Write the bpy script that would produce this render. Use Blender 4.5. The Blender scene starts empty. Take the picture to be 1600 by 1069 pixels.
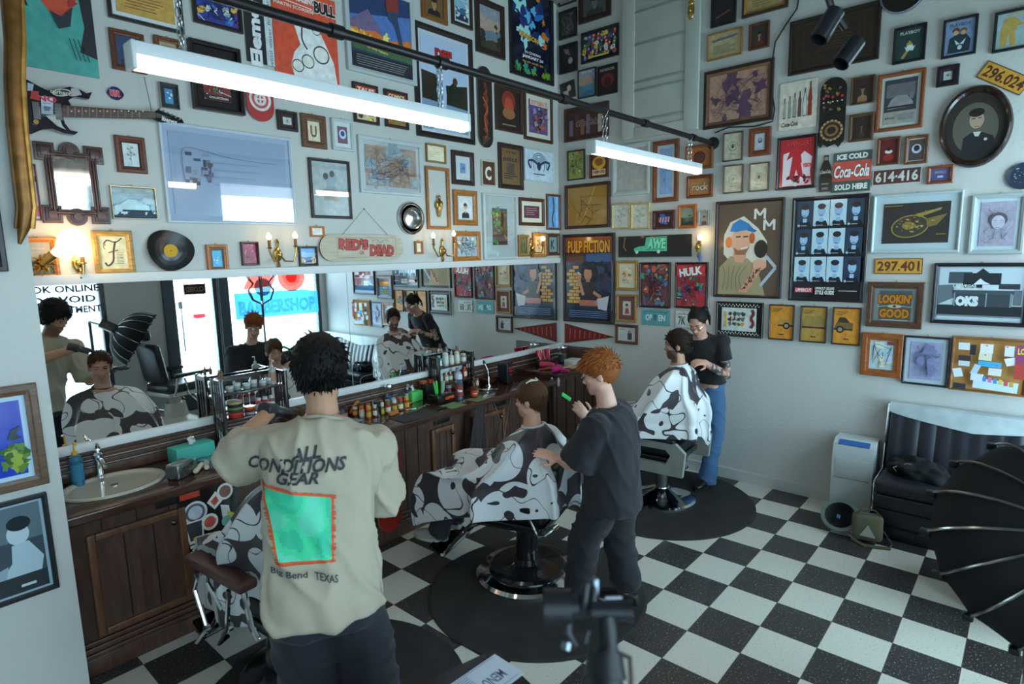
import bpy, bmesh, math, random
from mathutils import Vector, Matrix, Quaternion, noise
from mathutils.bvhtree import BVHTree
PI = math.pi
S = bpy.context.scene
COL = S.collection

# ---------------------------------------------------------------- camera
YAW, PIT, ROL, FPX = 0.7220, 0.1481, -0.0213, 936.35
CP = Vector((-5.4548, -1.3603, 2.1726))
_f = Vector((math.cos(YAW) * math.cos(PIT), math.sin(YAW) * math.cos(PIT), -math.sin(PIT)))
_r0 = Vector((math.sin(YAW), -math.cos(YAW), 0)); _u0 = _r0.cross(_f)
_r = _r0 * math.cos(ROL) + _u0 * math.sin(ROL); _u = _u0 * math.cos(ROL) - _r0 * math.sin(ROL)
cd = bpy.data.cameras.new('camera'); cam = bpy.data.objects.new('camera', cd); COL.objects.link(cam)
cd.sensor_width = 36; cd.lens = FPX * 36 / 1600; cd.clip_start = 0.05
cam.matrix_world = Matrix(((_r.x, _u.x, -_f.x, CP.x), (_r.y, _u.y, -_f.y, CP.y), (_r.z, _u.z, -_f.z, CP.z), (0, 0, 0, 1)))
cd.dof.use_dof = True; cd.dof.focus_distance = 4.6; cd.dof.aperture_fstop = 3.5
S.camera = cam

# ---------------------------------------------------------------- look and daylight
S.view_settings.view_transform = 'Standard'; S.view_settings.look = 'None'
S.view_settings.gamma = 1; S.view_settings.use_curve_mapping = False
S.view_settings.exposure = 0.47
S.cycles.use_denoising = True
S.cycles.max_bounces = 8; S.cycles.diffuse_bounces = 4; S.cycles.glossy_bounces = 4
S.cycles.transparent_max_bounces = 12; S.cycles.caustics_reflective = True; S.cycles.caustics_refractive = False
S.cycles.sample_clamp_indirect = 6
W = bpy.data.worlds.new('sky'); S.world = W; W.use_nodes = True
bg = W.node_tree.nodes['Background']; bg.inputs[0].default_value = (0.80, 0.92, 1.0, 1); bg.inputs[1].default_value = 2.2
def area(name, loc, tgt, sx, sy, power, col):
    l = bpy.data.lights.new(name, 'AREA'); l.shape = 'RECTANGLE'; l.size = sx; l.size_y = sy; l.energy = power; l.color = col
    o = bpy.data.objects.new(name, l); o.location = loc
    o.rotation_euler = (Vector(tgt) - Vector(loc)).to_track_quat('-Z', 'Y').to_euler(); COL.objects.link(o); return o
DAY = (0.58, 0.88, 1.0)
FW = -2.15            # front window wall
area('daylight_shop_window', (-5.1, FW - .35, 1.8), (-5.0, 3, 1.5), 4.0, 2.7, 46, (0.34, 0.74, 1.0))
area('daylight_corner_window', (-.85, FW - .35, 1.75), (-.85, 3, 1.5), 1.4, 2.7, 105, DAY)
area('daylight_glass_door', (-2.06, FW - .35, 1.5), (-2.06, 3, 1.2), .6, 2.4, 40, DAY)

# ---------------------------------------------------------------- helpers
MW, CZ = 2.706, 0.93   # mirror wall plane, counter height
def RAY(u, v): return _r * ((u - 800) / FPX) - _u * ((v - 534.5) / FPX) + _f
def U(u, v, ax, val):
    d = RAY(u, v); return CP + d * ((val - CP[ax]) / d[ax])
def PXL(p):
    d = Vector(p) - CP; z = d.dot(_f); return (800 + FPX * d.dot(_r) / z, 534.5 - FPX * d.dot(_u) / z)
def lin(c): return c / 12.92 if c <= .04045 else ((c + .055) / 1.055) ** 2.4
def H(s, g=1.0):
    s = s.lstrip('#')
    if len(s) == 3: s = ''.join(a + a for a in s)
    return tuple(min(.92, lin(int(s[i:i + 2], 16) / 255) * g) for i in (0, 2, 4))
def CC(c, g=1.0): return H(c, g) if isinstance(c, str) else tuple(c)

MATS = {}
def mat(name, col=None, rough=.5, metal=0, coat=0, bump=0, bscale=60, var=0, vscale=8, vstretch=(1, 1, 1), emit=None, estr=0, spec=.5, alpha=None, sheen=0):
    """procedural Principled; col None reads the mesh colour attribute; var mixes noise into the colour; bump adds noise relief"""
    if name in MATS: return MATS[name]
    m = bpy.data.materials.new(name); m.use_nodes = True; MATS[name] = m
    nt = m.node_tree; N = nt.nodes; L = nt.links; b = N['Principled BSDF']
    b.inputs['Roughness'].default_value = rough; b.inputs['Metallic'].default_value = metal
    b.inputs['Coat Weight'].default_value = coat; b.inputs['Coat Roughness'].default_value = .06
    b.inputs['Specular IOR Level'].default_value = spec
    if sheen: b.inputs['Sheen Weight'].default_value = sheen
    if col is None:
        a = N.new('ShaderNodeVertexColor'); a.layer_name = 'Col'; src = a.outputs[0]
    else:
        a = N.new('ShaderNodeRGB'); a.outputs[0].default_value = (*CC(col), 1); src = a.outputs[0]
    tc = N.new('ShaderNodeTexCoord')
    if var:
        mp = N.new('ShaderNodeMapping'); mp.inputs['Scale'].default_value = vstretch; L.new(tc.outputs['Object'], mp.inputs[0])
        n = N.new('ShaderNodeTexNoise'); n.inputs['Scale'].default_value = vscale; n.inputs['Detail'].default_value = 6; L.new(mp.outputs[0], n.inputs[0])
        r = N.new('ShaderNodeMapRange'); r.inputs[1].default_value = .3; r.inputs[2].default_value = .7; r.inputs[3].default_value = 1 - var; r.inputs[4].default_value = 1 + var
        L.new(n.outputs[0], r.inputs[0])
        x = N.new('ShaderNodeVectorMath'); x.operation = 'SCALE'; L.new(src, x.inputs[0]); L.new(r.outputs[0], x.inputs['Scale']); src = x.outputs[0]
    L.new(src, b.inputs['Base Color'])
    if bump:
        n2 = N.new('ShaderNodeTexNoise'); n2.inputs['Scale'].default_value = bscale; n2.inputs['Detail'].default_value = 4; L.new(tc.outputs['Object'], n2.inputs[0])
        bp = N.new('ShaderNodeBump'); bp.inputs['Strength'].default_value = bump; bp.inputs['Distance'].default_value = .01
        L.new(n2.outputs[0], bp.inputs['Height']); L.new(bp.outputs[0], b.inputs['Normal'])
    if emit: b.inputs['Emission Color'].default_value = (*CC(emit), 1); b.inputs['Emission Strength'].default_value = estr
    return m
def glassmat(name, tint=(1, 1, 1), refl=.08, rough=0.02):
    if name in MATS: return MATS[name]
    m = bpy.data.materials.new(name); m.use_nodes = True; MATS[name] = m
    nt = m.node_tree; N = nt.nodes; L = nt.links; N.remove(N['Principled BSDF'])
    t = N.new('ShaderNodeBsdfTransparent'); t.inputs[0].default_value = (*tint, 1)
    g = N.new('ShaderNodeBsdfGlossy'); g.inputs['Roughness'].default_value = rough
    fr = N.new('ShaderNodeLayerWeight'); fr.inputs[0].default_value = .35
    mr = N.new('ShaderNodeMapRange'); mr.inputs[3].default_value = refl; mr.inputs[4].default_value = .7; L.new(fr.outputs['Facing'], mr.inputs[0])
    mx = N.new('ShaderNodeMixShader'); L.new(mr.outputs[0], mx.inputs[0]); L.new(t.outputs[0], mx.inputs[1]); L.new(g.outputs[0], mx.inputs[2])
    L.new(mx.outputs[0], N['Material Output'].inputs[0]); return m
PRINT = mat('print', None, .55, coat=.25, var=.16, vscale=22)
PAPER = mat('paper', None, .8)
PLAS = mat('plastic', None, .35)
GLOS = mat('lacquer', None, .18, coat=.4)
METAL = mat('metal', None, .22, metal=1)
CHROME = mat('chrome', (.78, .80, .82), .09, metal=1)
BRASS = mat('brass', (.62, .40, .13), .22, metal=1, var=.2, vscale=30)
WOODF = mat('frame_wood', None, .42, coat=.2, var=.28, vscale=14, vstretch=(1, 6, 6), bump=.08, bscale=90)
CLOTH = mat('cloth', None, .9, bump=.25, bscale=420, sheen=.1)
LEATH = mat('leather', None, .38, bump=.12, bscale=180, var=.12, vscale=10)
WHITEF = mat('white_frame', None, .45, coat=.2, var=.04, vscale=10)
GLASS = glassmat('window_glass', (.96, .99, 1), .05)
CLEAR = glassmat('frame_glass', (1, 1, 1), .035)
BOTTLE = None

class MB:
    """collects polygons with a colour each and becomes ONE mesh object"""
    def __init__(s): s.v = []; s.f = []; s.c = []; s.m = []
    def add(s, vs, fs, col, mi=0):
        o = len(s.v); s.v += [tuple(p) for p in vs]; c = CC(col)
        for f in fs: s.f.append(tuple(o + i for i in f)); s.c.append(c); s.m.append(mi)
    def box(s, c, d, col, rot=None, mi=0, bev=0):
        hx, hy, hz = d[0] / 2, d[1] / 2, d[2] / 2
        if bev:
            bm = bmesh.new(); bmesh.ops.create_cube(bm, size=1)
            for v in bm.verts: v.co = Vector((v.co.x * d[0], v.co.y * d[1], v.co.z * d[2]))
            bmesh.ops.bevel(bm, geom=bm.edges[:], offset=bev, segments=3, affect='EDGES', profile=.5)
            vs = [v.co.copy() for v in bm.verts]; fs = [[v.index for v in f.verts] for f in bm.faces]; bm.free()
        else:
            vs = [Vector((x, y, z)) for x in (-hx, hx) for y in (-hy, hy) for z in (-hz, hz)]
            fs = [(0, 1, 3, 2), (4, 6, 7, 5), (0, 4, 5, 1), (2, 3, 7, 6), (0, 2, 6, 4), (1, 5, 7, 3)]
        c = Vector(c)
        s.add([(rot @ p if rot else p) + c for p in vs], fs, col, mi); return s
    def lathe(s, prof, col, org=(0, 0, 0), rot=None, seg=20, mi=0, sx=1, sy=1, cols=None):
        org = Vector(org); vs = []; n = len(prof)
        for r, z in prof:
            for k in range(seg):
                a = 2 * PI * k / seg; p = Vector((r * math.cos(a) * sx, r * math.sin(a) * sy, z)); vs.append((rot @ p if rot else p) + org)
        for i in range(n - 1):
            s.add(vs[i * seg:(i + 2) * seg], [(k, (k + 1) % seg, seg + (k + 1) % seg, seg + k) for k in range(seg)], cols[i] if cols else col, mi)
        if prof[0][0] > 1e-5: s.add(vs[:seg], [tuple(range(seg))[::-1]], cols[0] if cols else col, mi)
        if prof[-1][0] > 1e-5: s.add(vs[-seg:], [tuple(range(seg))], cols[-1] if cols else col, mi)
        return s
    def tube(s, pts, r, col, seg=8, mi=0, closed=False, flat=1.0):
        pts = [Vector(p) for p in pts]; n = len(pts); rs = r if isinstance(r, (list, tuple)) else [r] * n
        vs = []; up = None
        for i, p in enumerate(pts):
            t = (pts[(i + 1) % n] if closed or i < n - 1 else pts[i]) - (pts[i - 1] if closed or i > 0 else pts[i])
            t = t.normalized() if t.length > 1e-9 else Vector((0, 0, 1))
            if up is None: up = t.orthogonal().normalized()
            else:
                up = up - t * up.dot(t); up = up.normalized() if up.length > 1e-6 else t.orthogonal().normalized()
            w = t.cross(up)
            for k in range(seg):
                a = 2 * PI * k / seg; vs.append(p + (up * math.cos(a) + w * math.sin(a) * flat) * rs[i])
        fs = []
        for i in range(n if closed else n - 1):
            a, b = i * seg, ((i + 1) % n) * seg
            fs += [(a + k, a + (k + 1) % seg, b + (k + 1) % seg, b + k) for k in range(seg)]
        if not closed: fs += [tuple(range(seg))[::-1], tuple((n - 1) * seg + k for k in range(seg))]
        s.add(vs, fs, col, mi); return s
    def ell(s, c, r, col, rot=None, seg=16, mi=0):
        n = max(6, seg // 2)
        return s.lathe([(math.sin(PI * i / n) if 0 < i < n else 0, -math.cos(PI * i / n)) for i in range(n + 1)], col, c, (rot.to_3x3() if rot else Matrix.Identity(3)) @ Matrix.Diagonal(Vector(r)), seg, mi)
    def prism(s, pts, d0, d1, M, col, mi=0, side=None):
        """extrude a 2D outline (CCW) from depth d0 to d1 through matrix M (local x,y,z)"""
        n = len(pts); vs = [M @ Vector((x, y, d0)) for x, y in pts] + [M @ Vector((x, y, d1)) for x, y in pts]
        s.add(vs, [tuple(range(n))[::-1], tuple(range(n, 2 * n))], col, mi)
        s.add(vs, [(i, (i + 1) % n, n + (i + 1) % n, n + i) for i in range(n)], side or col, mi); return s
    def build(s, name, m, parent=None, world=False, ang=35, weld=0):
        me = bpy.data.meshes.new(name); me.from_pydata(s.v, [], s.f)
        ca = me.color_attributes.new('Col', 'FLOAT_COLOR', 'CORNER'); buf = []
        for p, c in zip(me.polygons, s.c): buf += [c[0], c[1], c[2], 1.0] * p.loop_total
        ca.data.foreach_set('color', buf)
        for mm in (m if isinstance(m, (list, tuple)) else [m]): me.materials.append(mm)
        me.polygons.foreach_set('material_index', s.m)
        if weld:
            bm = bmesh.new(); bm.from_mesh(me); bmesh.ops.remove_doubles(bm, verts=bm.verts, dist=weld); bmesh.ops.recalc_face_normals(bm, faces=bm.faces); bm.to_mesh(me); bm.free()
        me.update()
        if ang: me.shade_smooth(); me.set_sharp_from_angle(angle=math.radians(ang))
        return link(name, me, parent, world)
def link(name, me, parent=None, world=False):
    o = bpy.data.objects.new(name, me); COL.objects.link(o)
    if parent is not None:
        o.parent = parent
        if world: o.matrix_parent_inverse = parent.matrix_basis.inverted() if parent.parent is None else (parent.parent.matrix_basis @ parent.matrix_parent_inverse @ parent.matrix_basis).inverted()
    return o
def tag(o, label, cat, group=None):
    o['label'] = label; o['category'] = cat
    if group: o['group'] = group
    return o
def thing(name, label, cat, loc=(0, 0, 0), rot=None, group=None):
    o = bpy.data.objects.new(name, None); COL.objects.link(o); o.empty_display_size = .05
    M = (rot.to_4x4() if rot is not None else Matrix.Identity(4)); M = Matrix.Translation(Vector(loc)) @ M
    o.matrix_basis = M; return tag(o, label, cat, group)
def RZ(a): return Matrix.Rotation(a, 3, 'Z')
def struct(o): o['kind'] = 'structure'; return o
def dup(root, loc=None, rot=None, label=None, group=None):
    def cp(o, par):
        c = o.copy(); COL.objects.link(c); c.parent = par
        for ch in kids.get(o.name, []): cp(ch, c)
        return c
    kids = {}
    for o in COL.objects:
        if o.parent: kids.setdefault(o.parent.name, []).append(o)
    r = cp(root, None)
    if loc is not None: r.matrix_basis = Matrix.Translation(Vector(loc)) @ (rot.to_4x4() if rot is not None else root.matrix_basis.to_3x3().to_4x4())
    if label: r['label'] = label
    if group: r['group'] = group
    return r
_TX = {}
def textpoly(t, bold=0.0, shear=0.0):
    k = (t, bold, shear)
    if k not in _TX:
        c = bpy.data.curves.new('t', 'FONT'); c.body = t; c.align_x = 'CENTER'; c.align_y = 'CENTER'; c.resolution_u = 2; c.offset = bold; c.shear = shear
        o = bpy.data.objects.new('t', c); me = o.to_mesh()
        v = [(p.co.x, p.co.y) for p in me.vertices]; f = [tuple(p.vertices) for p in me.polygons]; o.to_mesh_clear()
        bpy.data.objects.remove(o); bpy.data.curves.remove(c)
        xs = [p[0] for p in v] or [0]; ys = [p[1] for p in v] or [0]
        cx, cy = (min(xs) + max(xs)) / 2, (min(ys) + max(ys)) / 2; w, h = max(xs) - min(xs) or 1, max(ys) - min(ys) or 1
        _TX[k] = ([((x - cx) / w, (y - cy) / h) for x, y in v], f, w / h)
    return _TX[k]
# ================================================================ room
def quadmesh(name, pts, m):
    b = MB(); b.add(pts, [tuple(range(len(pts)))], (.5, .5, .5)); return struct(b.build(name, m, ang=0))
def floor_mat():
    m = bpy.data.materials.new('checker_vinyl'); m.use_nodes = True; nt = m.node_tree; N = nt.nodes; L = nt.links; b = N['Principled BSDF']
    tc = N.new('ShaderNodeTexCoord')
    ck = N.new('ShaderNodeTexChecker'); ck.inputs['Scale'].default_value = 1 / .305
    ad = N.new('ShaderNodeVectorMath'); ad.inputs[1].default_value = (0, 0, .1); L.new(tc.outputs['Object'], ad.inputs[0]); L.new(ad.outputs[0], ck.inputs[0])
    n = N.new('ShaderNodeTexNoise'); n.inputs['Scale'].default_value = 95; n.inputs['Detail'].default_value = 3
    L.new(tc.outputs['Object'], n.inputs[0])
    r1 = N.new('ShaderNodeValToRGB'); e = r1.color_ramp; e.elements[0].position = .28; e.elements[0].color = (.33, .32, .27, 1); e.elements[1].position = .40; e.elements[1].color = (.66, .65, .57, 1)
    r2 = N.new('ShaderNodeValToRGB'); e = r2.color_ramp; e.elements[0].position = .605; e.elements[0].color = (.040, .035, .034, 1); e.elements[1].position = .69; e.elements[1].color = (.34, .33, .33, 1)
    L.new(n.outputs[0], r1.inputs[0]); L.new(n.outputs[0], r2.inputs[0])
    mx = N.new('ShaderNodeMix'); mx.data_type = 'RGBA'; L.new(ck.outputs['Fac'], mx.inputs[0]); L.new(r1.outputs[0], mx.inputs['A']); L.new(r2.outputs[0], mx.inputs['B'])
    # thin dark joints between tiles
    sx = N.new('ShaderNodeSeparateXYZ'); L.new(tc.outputs['Object'], sx.inputs[0]); prev = None
    for k in (0, 1):
        d = N.new('ShaderNodeMath'); d.operation = 'DIVIDE'; d.inputs[1].default_value = .305; L.new(sx.outputs[k], d.inputs[0])
        p = N.new('ShaderNodeMath'); p.operation = 'PINGPONG'; p.inputs[1].default_value = .5; L.new(d.outputs[0], p.inputs[0])
        if prev is None: prev = p
        else:
            mn = N.new('ShaderNodeMath'); mn.operation = 'MINIMUM'; L.new(prev.outputs[0], mn.inputs[0]); L.new(p.outputs[0], mn.inputs[1])
    cm = N.new('ShaderNodeMath'); cm.operation = 'LESS_THAN'; cm.inputs[1].default_value = .006; L.new(mn.outputs[0], cm.inputs[0])
    m2 = N.new('ShaderNodeMix'); m2.data_type = 'RGBA'; L.new(cm.outputs[0], m2.inputs[0]); L.new(mx.outputs['Result'], m2.inputs['A']); m2.inputs['B'].default_value = (.12, .105, .09, 1)
    L.new(m2.outputs['Result'], b.inputs['Base Color']); b.inputs['Roughness'].default_value = .32
    return m
WALL = mat('wall_paint', (.605, .615, .585), .75, bump=.25, bscale=45, var=.03, vscale=2)
TRIMM = mat('white_trim', (.72, .74, .74), .4)
XL, ZC = -7.6, 4.75
quadmesh('floor', [(XL, FW, 0), (0, FW, 0), (0, MW, 0), (XL, MW, 0)], floor_mat())
quadmesh('ceiling', [(XL, FW, ZC), (XL, MW, ZC), (0, MW, ZC), (0, FW, ZC)], mat('ceiling_paint', (.34, .31, .27), .9))
quadmesh('wall_right', [(0, FW, 0), (0, FW, ZC), (0, MW, ZC), (0, MW, 0)], WALL)
quadmesh('wall_back', [(XL, MW, 0), (0, MW, 0), (0, MW, ZC), (XL, MW, ZC)], WALL)
quadmesh('wall_left', [(XL, FW, 0), (XL, MW, 0), (XL, MW, ZC), (XL, FW, ZC)], WALL)
# stub wall beside the basin, pictures on its near face
PY, PX0 = 2.0, -4.842
b = MB(); b.box(((XL + PX0) / 2, (PY + MW) / 2 - .004, ZC / 2), (PX0 - XL, MW - PY - .008, ZC), (.5,) * 3); struct(b.build('wall_partition', WALL, ang=0))
# front wall with windows and glass door
WIN = [(-7.4, -3.14, .36, 3.3), (-2.37, -1.75, .05, 2.75), (-1.63, -.10, .36, 3.3)]
b = MB(); T = .12; yc = FW - T / 2
xs = [XL] + [q for w in WIN for q in w[:2]] + [0]
for i in range(0, len(xs), 2): b.box(((xs[i] + xs[i + 1]) / 2, yc, ZC / 2), (xs[i + 1] - xs[i], T, ZC), (.5,) * 3)
for x0, x1, z0, z1 in WIN:
    b.box(((x0 + x1) / 2, yc, z0 / 2), (x1 - x0, T, z0), (.5,) * 3); b.box(((x0 + x1) / 2, yc, (z1 + ZC) / 2), (x1 - x0, T, ZC - z1), (.5,) * 3)
struct(b.build('wall_front', WALL, ang=0))
DARKM = mat('window_metal', (.035, .045, .055), .4)
for n, (x0, x1, z0, z1) in enumerate(WIN):
    b = MB(); w = .055; yy = FW - .05
    for x in (x0 + w / 2, x1 - w / 2): b.box((x, yy, (z0 + z1) / 2), (w, .07, z1 - z0), (.05,) * 3)
    for z in (z0 + w / 2, z1 - w / 2): b.box(((x0 + x1) / 2, yy, z), (x1 - x0 - 2 * w, .07, w), (.05,) * 3)
    if n == 1: b.box(((x0 + x1) / 2, yy, .22), (x1 - x0 - 2 * w, .07, .24), (.05,) * 3)
    if n == 0:
        for x in (-4.4, -5.9): b.box((x, yy, (z0 + z1) / 2), (.05, .07, z1 - z0 - 2 * w), (.05,) * 3)
    fr = struct(b.build('door_1' if n == 1 else 'window_%d' % (n // 2 + 1), DARKM, ang=0))
    g = MB(); g.box(((x0 + x1) / 2, yy, (z0 + z1) / 2), (x1 - x0 - 2 * w, .008, z1 - z0 - 2 * w), (1, 1, 1)); g.build('pane', GLASS, fr, ang=0)
    if n == 1:
        h = MB(); h.tube([(x0 + .1, FW + .04, .9), (x0 + .1, FW + .04, 1.5)], .012, (.7, .7, .72)); h.box((x0 + .1, FW + .012, 1.55), (.05, .05, .1), (.6, .6, .6)); h.build('door_handle', METAL, fr)
# pale street outside
quadmesh('ground_street', [(-14, -12, -.02), (6, -12, -.02), (6, FW - .12, -.02), (-14, FW - .12, -.02)], mat('pavement', (.62, .62, .60), .9))
# window posts either side of the door
b = MB()
for x in (-1.69, -2.43): b.box((x, FW + .03, 1.7), (.11, .06, 3.4), (.04,) * 3)
struct(b.build('trim_1', mat('post_paint', (.05, .075, .10), .45), ang=0))
b = MB(); b.box((-.012, (FW + 2.2) / 2, .05), (.022, 2.2 - FW, .10), (.6,) * 3); struct(b.build('baseboard_right', WALL, ang=0))
# mirror set between two white rails
MZ0, MZ1 = 1.141, 2.048
b = MB(); b.box((-2.405, MW - .006, (MZ0 + MZ1) / 2), (4.82, .008, MZ1 - MZ0), (.9,) * 3)
for x in (-2.78, -1.70): b.box((x, MW - .0105, (MZ0 + MZ1) / 2), (.004, .001, MZ1 - MZ0), (.5,) * 3, mi=1)
mirror = thing('wall_mirror', 'long mirror along the counter between two white rails', 'mirror', (-2.43, MW, MZ0))
b.build('mirror_glass', [mat('mirror_silver', (.86, .90, .90), .012, metal=1), mat('mirror_seam', (.3, .36, .36), .4)], mirror, True, ang=0)
b = MB(); b.box((-2.43, MW - .014, MZ1 + .028), (4.86, .026, .056), (.75,) * 3, bev=.004); b.build('top_rail', TRIMM, mirror, True)
b = MB(); b.box((-2.43, MW - .018, MZ0 - .024), (4.86, .034, .048), (.75,) * 3, bev=.004); b.build('bottom_rail', TRIMM, mirror, True)
b = MB(); b.box((-4.826, MW - .014, (MZ0 + MZ1) / 2), (.03, .026, MZ1 - MZ0), (.75,) * 3); b.build('end_rail', TRIMM, mirror, True)
# round black salon mats
MATR = mat('rubber_mat', (.024, .021, .020), .75, var=.35, vscale=5, bump=.1, bscale=200)
for x, y, r, lab in ((-4.05, 1.10, .66, 'round dark salon mat under the cream-shirted barber'), (-2.66, .93, .70, 'round dark salon mat under the middle barber chair'), (-.85, .98, .77, 'round dark salon mat under the chair by the right wall')):
    b = MB(); b.lathe([(r, 0), (r, .006), (r - .015, .010), (0, .010)], (.02,) * 3, (0, 0, 0), seg=64)
    o = b.build('floor_mat', MATR); o.location = (x, y, .001); tag(o, lab, 'mat', 'salon mats')
# ================================================================ pictures and signs on the walls
GA = 1.45   # print pigments
class Art(MB):
    """flat inked shapes layered on a picture sheet; x right, y up, centred, in metres"""
    def __init__(s, w, h, seed):
        super().__init__(); s.w, s.h, s.z = w, h, 0.0; s.R = random.Random(seed)
    def lay(s): s.z += .00025; return s.z
    def P(s, pts, col):
        z = s.lay(); s.add([(x, y, z) for x, y in pts], [tuple(range(len(pts)))], CC(col, GA))
    def rect(s, x0, y0, x1, y1, col):
        """fractions of the sheet, 0..1 from bottom left"""
        w, h = s.w, s.h; x0, x1, y0, y1 = (x0 - .5) * w, (x1 - .5) * w, (y0 - .5) * h, (y1 - .5) * h
        s.P([(x0, y0), (x1, y0), (x1, y1), (x0, y1)], col)
    def pg(s, pts, col): s.P([((x - .5) * s.w, (y - .5) * s.h) for x, y in pts], col)
    def ell(s, cx, cy, rx, ry, col, n=18, rot=0, a0=0, a1=2 * PI):
        """radii as fractions of the sheet width"""
        cx, cy = (cx - .5) * s.w, (cy - .5) * s.h; rx *= s.w; ry *= s.w; c, q = math.cos(rot), math.sin(rot); p = []
        for k in range(n):
            a = a0 + (a1 - a0) * k / n; x, y = rx * math.cos(a), ry * math.sin(a); p.append((cx + x * c - y * q, cy + x * q + y * c))
        s.P(p, col)
    def line(s, pts, wd, col):
        z = s.lay(); q = [Vector(((x - .5) * s.w, (y - .5) * s.h)) for x, y in pts]; wd *= s.w
        for a, b in zip(q, q[1:]):
            d = b - a
            if d.length < 1e-6: continue
            n = Vector((-d.y, d.x)).normalized() * wd / 2
            s.add([(*(a + n), z), (*(a - n), z), (*(b - n), z), (*(b + n), z)], [(0, 1, 2, 3)], CC(col, GA))
    def curve(s, pts, wd, col, n=6):
        o = []; P = [pts[0]] + list(pts) + [pts[-1]]
        for i in range(1, len(P) - 2):
            for k in range(n):
                t = k / n; a, b, c, d = P[i - 1:i + 3]
                o.append(tuple(.5 * (2 * b[j] + (c[j] - a[j]) * t + (2 * a[j] - 5 * b[j] + 4 * c[j] - d[j]) * t * t + (3 * b[j] - a[j] - 3 * c[j] + d[j]) * t ** 3) for j in (0, 1)))
        s.line(o + [pts[-1]], wd, col)
    def text(s, t, cx, cy, w, h, col, bold=.02, rot=0, shear=0, out=None):
        """fit text into a box w x h (fractions of width / height)"""
        v, f, asp = textpoly(t, bold, shear); W_, H_ = w * s.w, h * s.h
        cx, cy = (cx - .5) * s.w, (cy - .5) * s.h; c, q = math.cos(rot), math.sin(rot)
        if out:
            z = s.lay(); v2, f2, _ = textpoly(t, bold + .05, shear)
            s.add([(cx + x * W_ * 1.04 * c - y * H_ * 1.12 * q, cy + x * W_ * 1.04 * q + y * H_ * 1.12 * c, z) for x, y in v2], f2, CC(out, GA))
        z = s.lay()
        s.add([(cx + x * W_ * c - y * H_ * q, cy + x * W_ * q + y * H_ * c, z) for x, y in v], f, CC(col, GA))
    def blob(s, cx, cy, r, col, rag=.35, n=11, ax=1.0):
        R = s.R; p = []; cx, cy = (cx - .5) * s.w, (cy - .5) * s.h
        for k in range(n):
            a = 2 * PI * k / n; q = r * s.w * (1 + R.uniform(-rag, rag)); p.append((cx + q * math.cos(a) * ax, cy + q * math.sin(a)))
        s.P(p, col)
    # ---- stock pictures
    def doc(s, paper='#d8d2b8', ink='#3a3632', n=9, top=.85, m=.14):
        s.rect(0, 0, 1, 1, paper)
        for i in range(n):
            y = top - (top - .12) * i / n; s.rect(m, y - .012, 1 - m - s.R.random() * .3, y + .012, ink)
    def bust(s, back='#8a8578', skin='#c9a88c', hair='#2c2420', cloth='#26262c', k=1.0, cx=.5, cy=.55):
        a = s.h / s.w
        s.rect(0, 0, 1, 1, back)
        s.pg([(cx - .36 * k, 0), (cx - .33 * k, .22), (cx - .1 * k, .31), (cx + .1 * k, .31), (cx + .33 * k, .22), (cx + .36 * k, 0)], cloth)
        s.rect(cx - .065 * k, .25, cx + .065 * k, cy - .08, skin)
        s.ell(cx, cy + .06 / a, .175 * k, .2 * k, hair); s.ell(cx, cy, .14 * k, .19 * k, skin)
        s.ell(cx, cy + .13 / a * k, .15 * k, .09 * k, hair)
        for e in (-.055, .055): s.ell(cx + e * k, cy + .02 / a, .022 * k, .01 * k, '#2a2020')
        s.line([(cx, cy), (cx + .015 * k, cy - .05 / a)], .012, '#8a6a55'); s.line([(cx - .045 * k, cy - .09 / a), (cx + .045 * k, cy - .09 / a)], .014, '#8a4a44')
    def comic(s, pal, n=46, title=None, tc='#e8e0c8', band=None, tb=None):
        pal = pal.split(); R = s.R; s.rect(0, 0, 1, 1, pal[0]); a = s.h / s.w
        for i in range(n):
            x, y = R.uniform(.03, .97), R.uniform(.04, .8 if title else .97); r = R.uniform(.035, .15) * (1 - i / n * .55)
            if R.random() < .5: s.blob(x, y, r, R.choice(pal), .5, R.randint(5, 9))
            else:
                t = R.uniform(0, PI); d = (math.cos(t) * r * 1.5, math.sin(t) * r * 1.5 / a); s.line([(max(0, x - d[0]), max(0, y - d[1])), (min(1, x + d[0]), min(1, y + d[1]))], R.uniform(.01, .05), R.choice(pal))
        for i in range(n // 3): s.curve([(R.uniform(.05, .95), R.uniform(.05, .8)) for _ in range(3)], .008, '#14121a', 4)
        for x0, y0, x1, y1 in ((-.01, -.01, 0, 1.01), (1, -.01, 1.01, 1.01)): pass
        if title:
            if band: s.rect(0, .82, 1, 1, band)
            for i, t in enumerate(title.split('|')): s.text(t, .5, .91 - .11 * i, .86, .11, tc, .03, out=tb)
    def land(s, sky='#b9a58f', mid='#7a8a94', low='#2c2a22', trees='#2a2c20', top='#8a93a0'):
        s.rect(0, 0, 1, 1, sky); s.rect(0, .72, 1, 1, top)
        for i in range(5): s.ell(s.R.random(), .62 + .3 * s.R.random(), .18, .03, sky)
        s.pg([(0, .0), (1, 0), (1, .5), (.8, .44), (.55, .47), (.3, .41), (0, .46)], mid); s.pg([(0, 0), (1, 0), (1, .2), (.6, .24), (.3, .18), (0, .26)], low)
        for i in range(26):
            x = s.R.choice((s.R.uniform(0, .25), s.R.uniform(.68, 1))); s.blob(x, s.R.uniform(.12, .62 if x > .5 else .4), s.R.uniform(.03, .08), trees, .5)
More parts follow.
